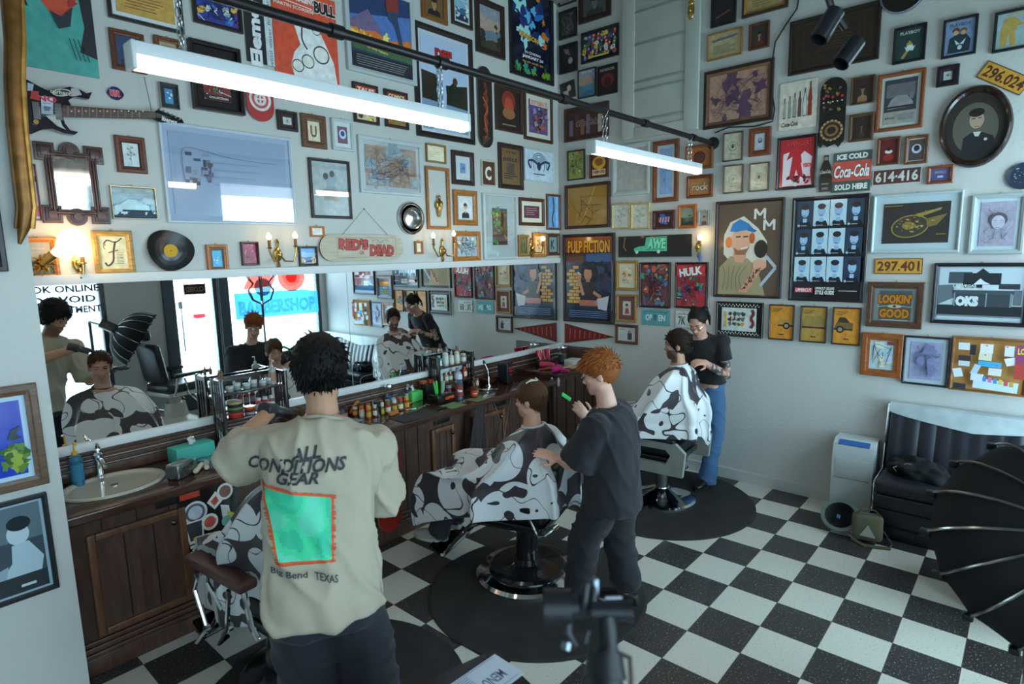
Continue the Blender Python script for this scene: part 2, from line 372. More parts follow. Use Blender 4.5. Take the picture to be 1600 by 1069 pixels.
    def flower(s, paper='#cfd4c8', ink='#3a4038', pet='#b9a24a'):
        s.rect(0, 0, 1, 1, paper); s.curve([(.5, .08), (.48, .4), (.52, .85)], .025, ink)
        for x, y in ((.35, .75), (.62, .82), (.5, .6), (.3, .5), (.68, .52), (.4, .32)):
            s.line([(.5, y - .08), (x, y)], .018, ink)
            for k in range(5): s.ell(x + .05 * math.cos(k * 1.26), y + .05 * math.sin(k * 1.26) * s.w / s.h, .035, .03, pet if k % 2 else ink, 8)
    def sketch(s, paper='#c9ccd2', ink='#4a4a58', n=26, wd=.008):
        s.rect(0, 0, 1, 1, paper); R = s.R
        for i in range(n):
            x, y = R.uniform(.2, .8), R.uniform(.15, .85); p = [(x, y)]
            for k in range(4): x = min(.92, max(.08, x + R.uniform(-.16, .16))); y = min(.92, max(.08, y + R.uniform(-.14, .14))); p.append((x, y))
            s.curve(p, wd, ink, 4)
    def emblem(s, paper='#cfcbb6', ink='#33302c', pet=None):
        s.rect(0, 0, 1, 1, paper); R = s.R
        for i in range(5):
            r = .12 + .04 * i; a = R.uniform(0, 6)
            for m in (1, -1): s.curve([(.5 + m * r * math.sin(a + t * .5), .5 + r * math.cos(a + t * .5) * s.w / s.h) for t in range(5)], .014, ink, 3)
        s.ell(.5, .5, .07, .1, pet or ink); s.line([(.3, .22), (.7, .22)], .02, ink)
    def chart(s, paper='#8f7f78', ink='#3c3a46', sea='#5f5468'):
        s.rect(0, 0, 1, 1, paper); R = s.R
        for i in range(8): s.blob(R.random() * .9 + .05, R.random() * .9 + .05, R.uniform(.05, .16), sea, .6, 12)
        for i in range(22): s.curve([(R.uniform(.04, .96), R.uniform(.04, .96)) for _ in range(2)] + [(R.uniform(.04, .96), R.uniform(.04, .96))], .005, ink, 5)
        for i in range(40):
            x, y = R.uniform(.05, .9), R.uniform(.05, .95); s.rect(x, y, x + R.uniform(.02, .07), y + .008, ink)
    def car(s, back='#c98a2e', body='#8a7648', part=0, ink='#3a2c1c', cap=''):
        s.rect(0, 0, 1, 1, back); y = .48
        xs = {0: (.35, 1), 1: (0, 1), 2: (0, .75), 3: (.08, .92)}[part]
        s.pg([(xs[0], y - .08), (xs[1], y - .08), (xs[1], y + .12), (xs[0] + .1 if part != 1 else xs[0], y + .12)], body); s.rect(xs[0], y - .1, xs[1], y - .05, ink)
        if part in (1, 2, 3): s.pg([(.05 if part == 1 else xs[0] + .12, y + .12), (.12 if part == 1 else xs[0] + .22, y + .27), (.8 if part == 1 else xs[1] - .3, y + .27), (.95 if part == 1 else xs[1] - .12, y + .12)], ink if part == 2 else body)
        for wx in {0: (.72,), 1: (), 2: (.25,), 3: (.26, .74)}[part]: s.ell(wx, y - .08, .16 if part < 3 else .09, .16 if part < 3 else .09, '#2a221c'); s.ell(wx, y - .08, .09 if part < 3 else .045, .09 if part < 3 else .045, '#8f8674')
        for i in range(3): s.rect(.1, .9 - .045 * i, .55 - .1 * i, .915 - .045 * i, ink)
        s.rect(.4, .12, .62, .15, ink); s.line([(.5, .2), (.5, .28)], .015, ink)

WM = {'M': (1, Matrix(((1, 0, 0), (0, 0, -1), (0, 1, 0)))), 'R': (0, Matrix(((0, 0, -1), (-1, 0, 0), (0, 1, 0)))), 'P': (1, Matrix(((1, 0, 0), (0, 0, -1), (0, 1, 0))))}
WV = {'M': MW, 'R': 0.0, 'P': PY}
def wallbox(wall, l, t, r, b):
    """a picture's box in the photograph -> its centre on the wall and its size in metres"""
    ax, R = WM[wall]; c = U((l + r) / 2, (t + b) / 2, ax, WV[wall]); X, Y = R.col[0], R.col[1]; e = .1
    p0, p1 = PXL(c - X * e), PXL(c + X * e); q0, q1 = PXL(c - Y * e), PXL(c + Y * e)
    return c, R, (r - l) / (p1[0] - p0[0]) * 2 * e, (b - t) / (q0[1] - q1[1]) * 2 * e
def ringprism(mb, w, h, fw, d0, d1, col, inner=None, lip=0):
    """mitred picture moulding: outer w x h, width fw, slight bevel towards the sheet"""
    o = [(-w / 2, -h / 2), (w / 2, -h / 2), (w / 2, h / 2), (-w / 2, h / 2)]
    def ins(k): return [(x - math.copysign(k, x), y - math.copysign(k, y)) for x, y in o]
    rings = [(o, d0), (o, d1 - .003), (ins(min(.004, fw * .2)), d1), (ins(fw * .55), d1), (ins(fw * .7), d1 - .004), (ins(fw), d1 - .008), (ins(fw), d0)]
    for (a, za), (c, zc) in zip(rings, rings[1:]):
        vs = [(x, y, za) for x, y in a] + [(x, y, zc) for x, y in c]; k = rings.index((a, za))
        mb.add(vs, [(i, (i + 1) % 4, 4 + (i + 1) % 4, 4 + i) for i in range(4)], inner if (inner and k >= 3) else col)
def picture(wall, box, art, label, fc='#3a241a', fw=.09, mt=None, mw=.0, cat='picture frame', name='picture_frame', tilt=0, depth=.026, glass=False, fmat=None, gm=None, inner=None, group=None):
    """fw, mw: widths of moulding and mount as fractions of the smaller side"""
    c, R, w, h = wallbox(wall, *box); R = R @ Matrix.Rotation(tilt, 3, 'Z')
    t = thing(name, label, cat, c, R, group or {'M': 'pictures and signs on the mirror wall', 'R': 'pictures and signs on the right wall'}[wall]); m = min(w, h); f = fw * m; k = mw * m
    if fw:
        b = MB(); ringprism(b, w, h, f, .001, depth, CC(fc, GA * .9), CC(inner, GA) if inner else None); b.build('frame', fmat or (WHITEF if min(CC(fc)) > .28 else WOODF), t, ang=20)
    z0 = .006 if fw else .001; iw, ih = w - 2 * f, h - 2 * f
    if mt:
        b = MB(); b.box((0, 0, z0 + .001), (iw, ih, .002), CC(mt, GA)); b.build('mount', PAPER, t, ang=0); z0 += .0022
    a = Art(iw - 2 * k, ih - 2 * k, label)
    art(a)
    th = .003 if fw else .008
    a.v = [(x, y, z + th) for x, y, z in a.v]; a.box((0, 0, th / 2), (a.w, a.h, th), CC('#8a867c'))
    o = a.build('picture' if fw else 'printed_sheet', gm or PRINT, t, ang=0); o.location = (0, 0, z0)
    if glass:
        b = MB(); b.box((0, 0, z0 + th + a.z + .003), (iw, ih, .0015), (1, 1, 1)); b.build('glass', CLEAR, t, ang=0)
    if fw and min(w, h) < .45:
        b = MB(); b.tube([(0.006 * math.cos(q), h / 2 + .006 + .006 * math.sin(q), .006) for q in [i * PI / 4 for i in range(8)]], .0012, (.5, .4, .25), 5, closed=True); b.build('hanging_loop', METAL, t)
    return t
DK, BR, OR, GD, WH, BL = '#2a1a16', '#4a2c1c', '#8a4c1c', '#94702c', '#b4bcc0', '#17171c'
def A(fn, *a, **k): return lambda s: getattr(s, fn)(*a, **k)
def seq(*fs):
    def g(s):
        for f in fs: f(s)
    return g
def T(*a, **k): return lambda s: s.text(*a, **k)
def RC(*a): return lambda s: s.rect(*a)
def EL(*a, **k): return lambda s: s.ell(*a, **k)
CPAL = '#7a2a2a #2c4a7a #c9b24a #b4432c #d8d0bc #2a2a34 #5a8a5a'
BPAL = '#2a3a8a #3c6cb4 #c8d4e0 #8a2a3a #1a1c2c #d0a040'
RPAL = '#8a1c22 #c8343a #d8c8c4 #e8dcd8 #4a1418 #a8282c'

# ---- custom sheets
def a_face(s):
    s.rect(0, 0, 1, 1, '#3f8f86'); s.pg([(0, .98), (.02, .75), (.14, .5), (0, .5)], '#1c1e24'); s.pg([(1, 1), (.8, .8), (.86, .42), (.76, .2), (1, .16)], '#1c1e24')
    s.pg([(.12, 1), (.9, 1), (.88, .75), (.74, .58), (.56, .47), (.4, .5), (.24, .62), (.14, .78)], '#b4432a')
    for i in range(40): s.blob(s.R.uniform(.25, .8), s.R.uniform(.6, 1), s.R.uniform(.02, .06), s.R.choice(['#c9a83a', '#9a2c22', '#c2582a']), .6)
    s.line([(.35, .84), (.62, .77)], .03, '#3a1a14'); s.pg([(.4, .5), (.56, .47), (.72, .57), (.66, .4), (.5, .36)], '#232830')
    for x in (.06, .1, .14, .62, .68, .74, .8): s.line([(x, .3 if x > .5 else .74), (x + .07, .12 if x > .5 else .62)], .012, '#1c2a2c')
def a_def(s):
    s.rect(0, 0, 1, 1, '#a3b4cc'); s.pg([(0, .62), (.3, .6), (.35, .5), (.7, .52), (1, .55), (1, 0), (0, 0)], '#2c2620'); s.pg([(0, .32), (1, .28), (1, 0), (0, 0)], '#6f8ca8')
    s.pg([(.36, .2), (.3, .45), (.42, .64), (.5, .62), (.52, .4), (.5, .2)], '#9fb4cc'); s.pg([(.55, .3), (.58, .5), (.68, .56), (.86, .48), (.8, .34)], '#23241f'); s.ell(.72, .57, .055, .065, '#4a3024')
    s.pg([(.2, .1), (.45, .14), (.8, .06), (.8, 0), (.2, 0)], '#8fb0cc'); s.text('DEF', .48, .83, .36, .1, '#a8241c', .05, out='#1c1c24')
def a_bull(s):
    s.rect(0, 0, 1, 1, '#c4482c'); s.text('DE NIRO', .2, .94, .32, .05, '#d8ccc0', .03); s.text('RAGING', .52, .92, .28, .06, '#e4dccc', .04); s.text('BULL', .82, .89, .34, .11, '#1c1418', .05, out='#e4dccc')
    s.text('MARTIN SCORSESE', .34, .83, .6, .03, '#d8ccc0', .02); s.line([(.05, .875), (.62, .855)], .012, '#d8ccc0')
    s.pg([(.28, .75), (.42, .76), (.52, .66), (.62, .7), (.74, .64), (.92, .4), (.96, .2), (.9, .14), (.3, .14), (.24, .3), (.3, .42), (.4, .5)], '#d8d6d0')
    for x, y, r in ((.5, .36, .1), (.72, .45, .13), (.66, .67, .07), (.34, .3, .09)): s.ell(x, y, r, r * .95, '#3a2c2c'); s.ell(x, y, r * .86, r * .8, '#cfcdc6')
    s.curve([(.44, .68), (.43, .55), (.5, .47)], .02, '#2a2024'); s.rect(.08, .06, .92, .075, '#d8ccc0'); s.rect(.3, .03, .95, .045, '#d8ccc0')
def a_sunsetman(s):
    s.rect(0, 0, 1, 1, '#20345c'); s.pg([(0, .62), (1, .8), (1, .4), (0, .4)], '#4a6ca8'); s.pg([(0, .55), (.3, .74), (.52, .5), (.5, .3), (0, .3)], '#6a5878'); s.pg([(0, .42), (.4, .5), (.6, .42), (1, .5), (1, .3), (0, .28)], '#c9682c')
    for i in range(22): s.blob(s.R.uniform(.02, .6), s.R.uniform(.32, .46), .05, s.R.choice(['#e8a83a', '#d87828', '#f0c860']), .6)
    s.pg([(.05, .3), (1, .34), (1, .2), (0, .22)], '#3c5a3c'); s.text('to the future', .42, .27, .34, .035, '#f0b040', .02, rot=-.1)
    s.pg([(.6, .98), (.8, .96), (.78, .72), (.86, .4), (.8, .4), (.72, .64), (.62, .7)], '#2c3c58'); s.pg([(.58, 1), (.8, 1), (.8, .82), (.6, .78)], '#7a2c28'); s.rect(0, 0, 1, .19, '#1a1c22')
    for i in range(5): s.rect(.08, .15 - .028 * i, .92 - .02 * i, .158 - .028 * i, '#7a7c84')
def a_blue(s):
    s.rect(0, 0, 1, 1, '#12182c')
    for i in range(34): s.blob(s.R.uniform(.08, .92), s.R.uniform(.38, .98), s.R.uniform(.04, .12), s.R.choice(['#2c6cb4', '#58a8e0', '#1a3468', '#3c3470', '#c9702c', '#9cd0ec']), .6)
    s.text('DRAGON', .4, .42, .5, .06, '#d8a030', .04, rot=-.1, out='#5a1c14'); s.text('3', .82, .38, .14, .08, '#d8682c', .04); s.text('IN CINEMAS', .5, .24, .42, .03, '#e0e4ea', .02); s.text('JANUARY 24', .5, .185, .56, .045, '#f0f2f4', .04); s.text('IN 2D AND 3D', .5, .13, .55, .022, '#d89838', .02)
    for i in range(14): s.blob(s.R.random(), s.R.uniform(0, .1), .06, s.R.choice(['#6a8a2c', '#2c4a28', '#3c8a70']), .6)
def a_cinema(s):
    s.rect(0, 0, 1, 1, '#20283a'); s.rect(0, .82, 1, 1, '#9a4420'); s.text('PULP FICTION', .5, .885, .9, .15, '#e0982c', .03, out='#5a2014'); s.ell(.15, .73, .055, .055, '#a85020'); s.rect(.45, .7, 1, .8, '#38507c'); s.rect(0, .68, .4, .8, '#5a3020')
    for i in range(11):
        for j in range(2):
            if s.R.random() < .85: x = .03 + .14 * j + (.05 if i % 2 else 0); s.rect(x, .20 + i * .042, x + .125, .234 + i * .042, '#c08a3c')
    for i in range(10): s.blob(s.R.uniform(.55, 1), s.R.uniform(.3, .7), .09, s.R.choice(['#2c3c5c', '#1a1c2c', '#3c3048']), .5)
    s.blob(.53, .58, .19, '#1c1414', .15, 16); s.ell(.5, .56, .085, .125, '#b47c5c'); s.pg([(.36, .68), (.66, .68), (.64, .6), (.38, .62)], '#1c1414')
    s.rect(.46, .44, .54, .5, '#a8704c'); s.pg([(.36, .46), (.66, .46), (.72, .22), (.32, .2)], '#2a1518'); s.pg([(.3, .24), (.76, .24), (.72, .17), (.32, .17)], '#a8644c'); s.line([(.4, .3), (.32, .46), (.33, .56)], .06, '#b47c5c'); s.line([(.28, .58), (.34, .55)], .02, '#e8e4dc')
    s.line([(.62, .34), (.78, .28), (.66, .2)], .06, '#b47c5c'); s.pg([(.7, .26), (.95, .3), (.9, .12), (.72, .14)], '#b4b0b8'); s.rect(.0, 0, 1, .12, '#191c2a')
    for i in range(4): s.rect(.08, .1 - .024 * i, .92, .109 - .024 * i, '#5a74a0')
def a_mm(s):
    s.rect(0, 0, 1, 1, '#5a4a3c'); s.pg([(.1, .45), (.1, .66), (.2, .8), (.42, .86), (.66, .72), (.8, .58), (.8, .3), (.3, .3)], '#c8c4b4')
    [s.line([(x, y), (x, y + .11), (x + .075, y + .04), (x + .15, y + .11), (x + .15, y)], .035, '#d8d6cc') for x, y in ((.6, .82), (.75, .70))]
    s.pg([(.02, 0), (.03, .3), (.22, .43), (.5, .4), (.66, .3), (.8, 0)], '#9a8c6c'); s.pg([(.26, .44), (.3, .36), (.42, .35), (.48, .42), (.46, .54), (.28, .52)], '#c89478')
    s.ell(.38, .59, .16, .215, '#d0a083'); s.pg([(.2, .7), (.24, .78), (.36, .83), (.5, .78), (.58, .72), (.48, .71), (.3, .69)], '#2c78b8'); s.pg([(.5, .74), (.64, .7), (.6, .68), (.48, .7)], '#2468a4'); s.ell(.185, .58, .055, .09, '#c9622c'); s.ell(.565, .62, .045, .09, '#b4582c')
    s.pg([(.27, .52), (.3, .44), (.46, .44), (.53, .53), (.48, .5), (.34, .49)], '#8a6048'); s.line([(.38, .505), (.5, .525)], .025, '#e4d8d0')
    for x in (.34, .46): s.line([(x - .04, .635), (x + .04, .64)], .02, '#3a2a22')
    s.ell(.71, .5, .105, .145, '#2a2420'); s.line([(.72, .1), (.95, .3), (.8, .42)], .05, '#a4b0b8'); s.pg([(.36, .03), (.5, .02), (.74, .28), (.78, .36), (.64, .36), (.56, .22)], '#c48e74'); s.ell(.7, .33, .11, .09, '#cf9c82')
    for i in range(14): s.curve([(.45 + .02 * i + s.R.uniform(-.03, .03), .06 + .019 * i + s.R.uniform(-.03, .03)) for _ in range(3)], .012, '#3c3838', 3)
    for i in range(5): s.curve([(.1 + .08 * i, .05), (.14 + .06 * i, .2), (.1 + .1 * i, .32)], .008, '#6a5c44', 4)
def a_style(s):
    s.rect(0, 0, 1, 1, '#1b1a20')
    for j in range(3):
        for i in range(4):
            x0, y0 = .02 + .245 * i, .15 + .285 * (2 - j); dark = i == 3 or (i == 0 and j < 2)
            s.rect(x0, y0 + .02, x0 + .235, y0 + .275, '#28384c' if dark else '#a9c4d8'); cx = x0 + .12; c = '#8fb0cc' if dark else '#86a8c8'
            s.pg([(cx - .1, y0 + .02), (cx - .07, y0 + .07), (cx + .07, y0 + .07), (cx + .1, y0 + .02)], '#1c1c24'); s.rect(cx - .03, y0 + .06, cx + .03, y0 + .1, c)
            s.ell(cx, y0 + .165, .058, .085, c); s.ell(cx, y0 + .215, .06, .045, '#2a2428'); s.line([(cx - .03, y0 + .13), (cx + .02, y0 + .125)], .01, '#3c4858')
            s.ell(x0 + .03, y0 + .028, .02, .02, '#8fa8c0'); s.rect(x0 + .06, y0 + .022, x0 + .15, y0 + .03, '#8a8f98')
    s.rect(.05, .055, .32, .105, '#c02c44'); s.text('UPPERCUT', .185, .08, .24, .036, '#f0eef0', .03); s.text('UPPERCUT DELUXE', .5, .1, .28, .025, '#d8dade', .03); s.text('STYLE GUIDE', .5, .058, .28, .042, '#e4e6ea', .04); s.rect(.7, .075, .96, .083, '#9a9ca2')
def a_ship(s):
    s.rect(0, 0, 1, 1, '#2c2826'); s.ell(.42, .42, .29, .2, '#8a7434', 26, .2); s.ell(.42, .42, .27, .18, '#3a342c', 26, .2); s.ell(.4, .44, .1, .07, '#8a7434')
    s.pg([(.5, .72), (.88, .86), (.86, .8), (.55, .64)], '#8a7434'); s.pg([(.66, .6), (.96, .7), (.82, .44), (.68, .38)], '#6f5e30')
    for i in range(60): x, y = s.R.gauss(.42, .14), s.R.gauss(.43, .11); s.rect(x, y, x + s.R.uniform(.015, .05), y + s.R.uniform(.01, .03), s.R.choice(['#b49a48', '#6a5c34', '#4a4a50', '#8a7434']))
    s.rect(.02, .93, .3, .95, '#8a7434'); s.rect(.82, .2, .96, .22, '#8a7434')
def a_good(s):
    s.rect(0, 0, 1, 1, '#7f8a8c'); s.rect(.12, .04, .9, .93, '#59625f'); s.text("LOOKIN'", .5, .68, .8, .28, '#d8862c', .05, out='#7a3c1c'); s.text('GOOD', .5, .24, .72, .28, '#d8862c', .05, out='#7a3c1c'); s.ell(.5, .46, .17, .05, '#c9c0a0'); s.ell(.5, .46, .04, .04, '#7a4a20'); s.line([(.08, .44), (.33, .47)], .012, '#c9ccc8'); s.line([(.67, .47), (.92, .44)], .012, '#c9ccc8'); s.rect(.2, .03, .84, .05, '#c9ccc8')
def a_strip(s):
    s.rect(0, 0, 1, 1, '#a8b8be'); s.rect(0, .06, 1, .28, '#23282c'); s.pg([(0, .28), (.2, .42), (.22, .68), (0, .66)], '#5a666c'); s.rect(.12, .7, .4, .92, '#3c4850'); s.rect(.3, .62, .74, .9, '#20262c'); s.pg([(.45, .9), (.52, .99), (.6, .9)], '#20262c')
    s.text('LAS VEGAS', .32, .655, .28, .05, '#c8d0d4', .03); s.text('STRIP CLUB', .33, .6, .28, .05, '#c8d0d4', .03); s.rect(.53, .585, .76, .68, '#b8c4c8'); s.rect(.72, .6, .96, .7, '#2c3238'); s.rect(.18, .5, .9, .57, '#3c464c'); s.rect(.2, .26, .88, .5, '#343c42'); s.rect(0, .06, 1, .09, '#6a747a')
    s.text('OKS', .36, .36, .28, .2, '#c0cacc', .08); s.rect(.9, .3, .99, .58, '#59646a')
    for x in (.2, .58, .86): s.rect(x, .26, x + .015, .52, '#7a868c')
    s.pg([(.42, .68), (.5, .8), (.55, .74), (.62, .69)], '#c4ccd0')
def a_vision(s):
    s.rect(0, 0, 1, 1, '#a4242c'); s.text('AVENGERS', .55, .9, .74, .11, '#d8343c', .04, out='#3a0c12'); s.pg([(.1, .7), (.6, .8), (.95, .6), (.9, .3), (.96, .02), (.1, .02)], '#d8c4c8'); s.pg([(.3, .76), (.5, .84), (.74, .74), (.62, .66), (.66, .5), (.52, .44), (.36, .5), (.38, .64), (.2, .56)], '#b4202c')
    s.pg([(.36, .52), (.3, .2), (.42, .1), (.5, .36), (.62, .1), (.7, .24), (.62, .52)], '#b4202c'); s.text('VISION', .82, .43, .26, .09, '#c0242c', .04)
    for i in range(12): s.blob(s.R.uniform(.1, .95), s.R.uniform(.03, .2), .06, s.R.choice(['#a4242c', '#5a1014', '#e4d4d4']), .6)
def a_cokebottles(s):
    s.rect(0, 0, 1, 1, '#c2bbac')
    for i, (c, k) in enumerate((('#9a978c', .75), ('#8a9088', .8), ('#8f958f', .88), ('#5a4038', .92), ('#b8bcb4', 1), ('#8a2c1c', 1.12))):
        x = .14 + .135 * i; w = .05 * k; y1 = .25 + .58 * k if k < 1.1 else .95
        s.pg([(x - w, .25), (x + w, .25), (x + w * .95, .45), (x + w * .75, .52), (x + w, .6), (x + w * .35, y1 - .1), (x + w * .35, y1), (x - w * .35, y1), (x - w * .35, y1 - .1), (x - w, .6), (x - w * .75, .52), (x - w * .95, .45)], '#4a4844'); w *= .8
        s.pg([(x - w, .27), (x + w, .27), (x + w * .9, .6), (x + w * .3, y1 - .1), (x - w * .3, y1 - .1), (x - w * .9, .6)], c)
    s.text('Coca-Cola', .3, .12, .44, .1, '#4a2c24', .02, shear=.3)
def a_icecold(s):
    s.rect(0, 0, 1, 1, '#3c4c48'); s.rect(0, .28, 1, .77, '#b4483c'); s.text('ICE COLD', .5, .885, .8, .14, '#d8d8cc', .05); s.text('Coca-Cola', .5, .52, .92, .32, '#dcd4cc', .03, shear=.3, out='#6a241c'); s.text('SOLD HERE', .5, .13, .86, .15, '#d8d8cc', .05)
def a_cork(s):
    s.rect(0, 0, 1, 1, '#a87c44'); R = s.R
    for i in range(150): s.ell(R.random(), R.random(), .005, .005, R.choice(['#8a6434', '#bc9052']), 6)
    for x, y, w, h, c, a in ((.14, .86, .16, .14, '#c4ccd0', .05), (.27, .8, .08, .2, '#28242a', -.05), (.16, .62, .18, .12, '#3a2a2c', .0), (.16, .52, .16, .1, '#b8c4cc', 0), (.08, .33, .14, .18, '#c0ccd4', .4), (.46, .84, .18, .18, '#d0d4cc', 0), (.45, .68, .18, .14, '#c8ccb4', -.05), (.52, .54, .32, .1, '#3c9ccc', -.08), (.6, .4, .18, .14, '#c8ccc8', -.05), (.77, .82, .13, .2, '#c8ccd8', 0), (.8, .62, .16, .16, '#d0d0d0', .5), (.33, .42, .1, .22, '#a8bccc', -.5), (.12, .06, .18, .12, '#2c2a2c', -.06), (.62, .14, .62, .2, '#b4c8dc', -.1), (.36, .27, .18, .14, '#c0c8d0', -.1)):
        s.P([((x - .5) * s.w + (i * math.cos(a) * w - j * math.sin(a) * h * .6) * s.w / 2, (y - .5) * s.h + (i * math.sin(a) * w * .6 + j * math.cos(a) * h) * s.h / 2) for i, j in ((-1, -1), (1, -1), (1, 1), (-1, 1))], c)
    for i in range(6): s.rect(.44 + .075 * i, .2 - .012 * i, .49 + .075 * i, .3 - .012 * i, ('#3c78b4', '#c86ca0', '#3c8cb0', '#c8b45a', '#c04c44', '#c0903c')[i])
    s.rect(.86, .3, 1, .95, '#8a3c64'); s.rect(.86, .3, 1, .6, '#a83c34'); s.text('LO', .93, .83, .1, .12, '#e8c040', .04)
    for x, y in ((.46, .9), (.74, .9), (.62, .53), (.45, .72)): s.ell(x, y, .012, .012, '#d03434', 8)
def a_gpanel(s):
    s.rect(0, 0, 1, 1, '#8fa0b8'); s.sk = 1; R = s.R
    for i in range(26): x, y = R.uniform(.1, .3), R.uniform(.36, .74); s.rect(x, y, x + R.uniform(.02, .06), y + R.uniform(.03, .09), R.choice(['#4a4c60', '#6a6c80', '#8a90a4']))
    s.curve([(.1, .4), (.09, .66), (.14, .82), (.5, .74), (.9, .72)], .005, '#6a6c84')
    for i in range(4): s.rect(.34, .66 - .09 * i, .9 - R.random() * .2, .675 - .09 * i, '#7a94b4')
def a_graff(s):
    s.rect(0, 0, 1, 1, '#2a1c1a'); s.blob(.5, .5, .32, '#3c5a9c', .4, 14)
    for i in range(8): s.line([(.16 + .09 * i, .3), (.2 + .09 * i, .7)], .05, '#c8b4b4' if i % 2 else '#b43c34')
def a_letter(t, c, bgc, b2=None):
    def g(s): s.rect(0, 0, 1, 1, bgc); (b2 and s.rect(.1, .1, .9, .9, b2)); s.text(t, .5, .5, .5, .6, c, .04)
    return g
def a_script(s):
    s.rect(0, 0, 1, 1, '#d4c8a0'); s.curve([(.15, .75), (.3, .88), (.6, .82), (.85, .95)], .05, '#4a3424'); s.curve([(.6, .85), (.5, .55), (.45, .25), (.25, .1), (.15, .2)], .07, '#4a3424'); s.curve([(.3, .5), (.5, .55), (.68, .58)], .04, '#6a3c28'); s.curve([(.2, .6), (.14, .7), (.25, .75)], .03, '#4a3424')
    for i in range(8): s.rect(.58, .48 - .045 * i, .86 - .02 * (i % 3), .492 - .045 * i, '#5a4c3c')
def a_lic(t, bgc, c, bold=.03):
    def g(s):
        s.rect(0, 0, 1, 1, c); s.rect(.015, .05, .985, .95, bgc); s.text(t, .5, .5, .88, .66, c, bold)
    return g
def a_open(s): s.rect(0, 0, 1, 1, '#4f8f94'); s.text('OP', .26, .48, .24, .4, '#bcd4d4', .03); s.text('EN', .72, .48, .24, .4, '#bcd4d4', .03); s.rect(.42, .3, .54, .7, '#3a6a70'); s.rect(.08, .82, .92, .88, '#3f7478')
def a_7k(s): s.rect(0, 0, 1, 1, '#b4bcb8'); s.text('7K', .25, .42, .3, .55, '#3c4444', .02); s.text('86', .75, .42, .3, .55, '#3c4444', .02); s.text('the first', .3, .84, .4, .12, '#a83c34', .02); s.ell(.56, .8, .04, .03, '#c03434')
def a_element(s):
    s.rect(0, 0, 1, 1, '#b4bcc0'); s.rect(0, 0, .7, 1, '#1a181c'); s.text('Element', .34, .5, 2.6, .42 * s.w / s.h / .42 * .42, '#d0d8dc', .05, rot=PI / 2); s.text('wind water fire earth', .86, .48, 2.4, .12 * s.w / s.h, '#6a747c', .01, rot=PI / 2)
def a_truck(s):
    s.rect(0, 0, 1, 1, '#191614'); s.pg([(.23, .28), (.23, .42), (.3, .5), (.38, .52), (.4, .92), (.68, .95), (.68, .26)], '#4cb08c'); s.text('AWE', .54, .62, .26, .5, '#79d0a8', .06, shear=.2, out='#1c4c3c')
    for x in (.27, .57): s.ell(x, .24, .022, .022, '#c4c8c0')
    s.line([(.1, .95), (.08, .5), (.12, .3)], .012, '#8a7434')
def a_plain(c):
    return lambda s: s.rect(0, 0, 1, 1, c)
def a_inset(c, c2, m=.28, f=None):
    def g(s):
        s.rect(0, 0, 1, 1, c); k = m * min(1, s.w / s.h); s.rect(m, k, 1 - m, 1 - k, c2)
        for i in range(5): s.blob(s.R.uniform(m + .08, .92 - m), s.R.uniform(k + .1, .9 - k), .06, f or '#d0dce4', .5)
    return g
def a_group(pal):
    def g(s):
        pl = pal.split(); s.rect(0, 0, 1, 1, pl[0])
        for j in range(6):
            for i in range(8):
                x, y = .06 + .125 * i + s.R.uniform(-.03, .03), .86 - .15 * j + s.R.uniform(-.03, .03); s.blob(x, y, .06, s.R.choice(pl), .4, 8); s.ell(x, y + .03, .022, .026, s.R.choice(['#c89c7c', '#d8b090', '#3a2c28']), 8)
        s.rect(.2, .03, .8, .09, '#d8b43c')
    return g

# ---- the mirror wall: box in the photograph, sheet, label, moulding
F = picture
F('M', (28, -75, 147, 115), a_face, 'large teal canvas of a red-orange painted chin, top left corner of the mirror wall', fw=0, cat='canvas', name='canvas_print', depth=.03)
F('M', (167, -30, 286, 42), A('doc', '#b48c44', '#5a3c24', 7), 'dark frame with an ochre typed print, above the left lamp chain', '#241a1a', .08, '#c0c4c4', .1)
F('M', (300, -15, 377, 45), A('comic', BPAL, 50), 'dark framed blue and red comic cover crossed by the black ceiling pipe at upper left', '#221614', .1)
F('M', (172, 50, 226, 113), A('bust', '#2c3c5c', '#48506c', '#1c2030', '#20283c'), 'brown wooden frame with a dark blue portrait, left end of the long lamp', '#5a2f1a', .16)
F('M', (241, 60, 284, 113), A('doc', '#9a8a6a', '#5a4a34', 5), 'small wooden frame tucked behind the left end of the long lamp', '#6a3c20', .18)
F('M', (248, 131, 278, 171), a_inset('#1a1a1e', '#3c7ca8', .26), 'small silver-edged frame with a blue card on black', '#a8a49c', .06, fmat=METAL)
F('M', (297, 71, 376, 177), seq(A('comic', CPAL, 50), RC(0, 0, 1, .1, '#1a1414'), T('COLLECTION', .5, .05, .7, .05, '#d8c8b4')), 'deep black frame with a red and blue comic print, behind the long lamp', '#1a1212', .07, '#1c1416', .16, depth=.05)
F('M', (381, -18, 426, 101), a_element, 'tall black and white sign with sideways white lettering', fw=0, cat='sign', name='wall_sign')
F('M', (428, -12, 529, 158), a_bull, 'orange-red boxing poster with a big white drawn figure', fw=0, cat='poster', name='poster')
F('M', (432, 174, 463, 205), A('emblem', '#b4b8b8', '#5a4a4c'), 'small square black and white frame with a tiny emblem, left of the letter U', '#2a1a18', .18, '#3a2c2a', .14)
F('M', (470, 180, 508, 232), seq(a_letter('U', '#6a5030', '#c4bca4')), 'wooden frame holding a single letter U', '#5f3a22', .24)
F('M', (517, 187, 551, 236), seq(RC(0, 0, 1, 1, '#6a4a54'), EL(.5, .55, .38, .42, '#a8b4cc'), EL(.5, .58, .2, .24, '#2c3c6c')), 'white frame with a small oval cameo, right of the letter U', '#b0b8b8', .12, '#b8bec0', .16)
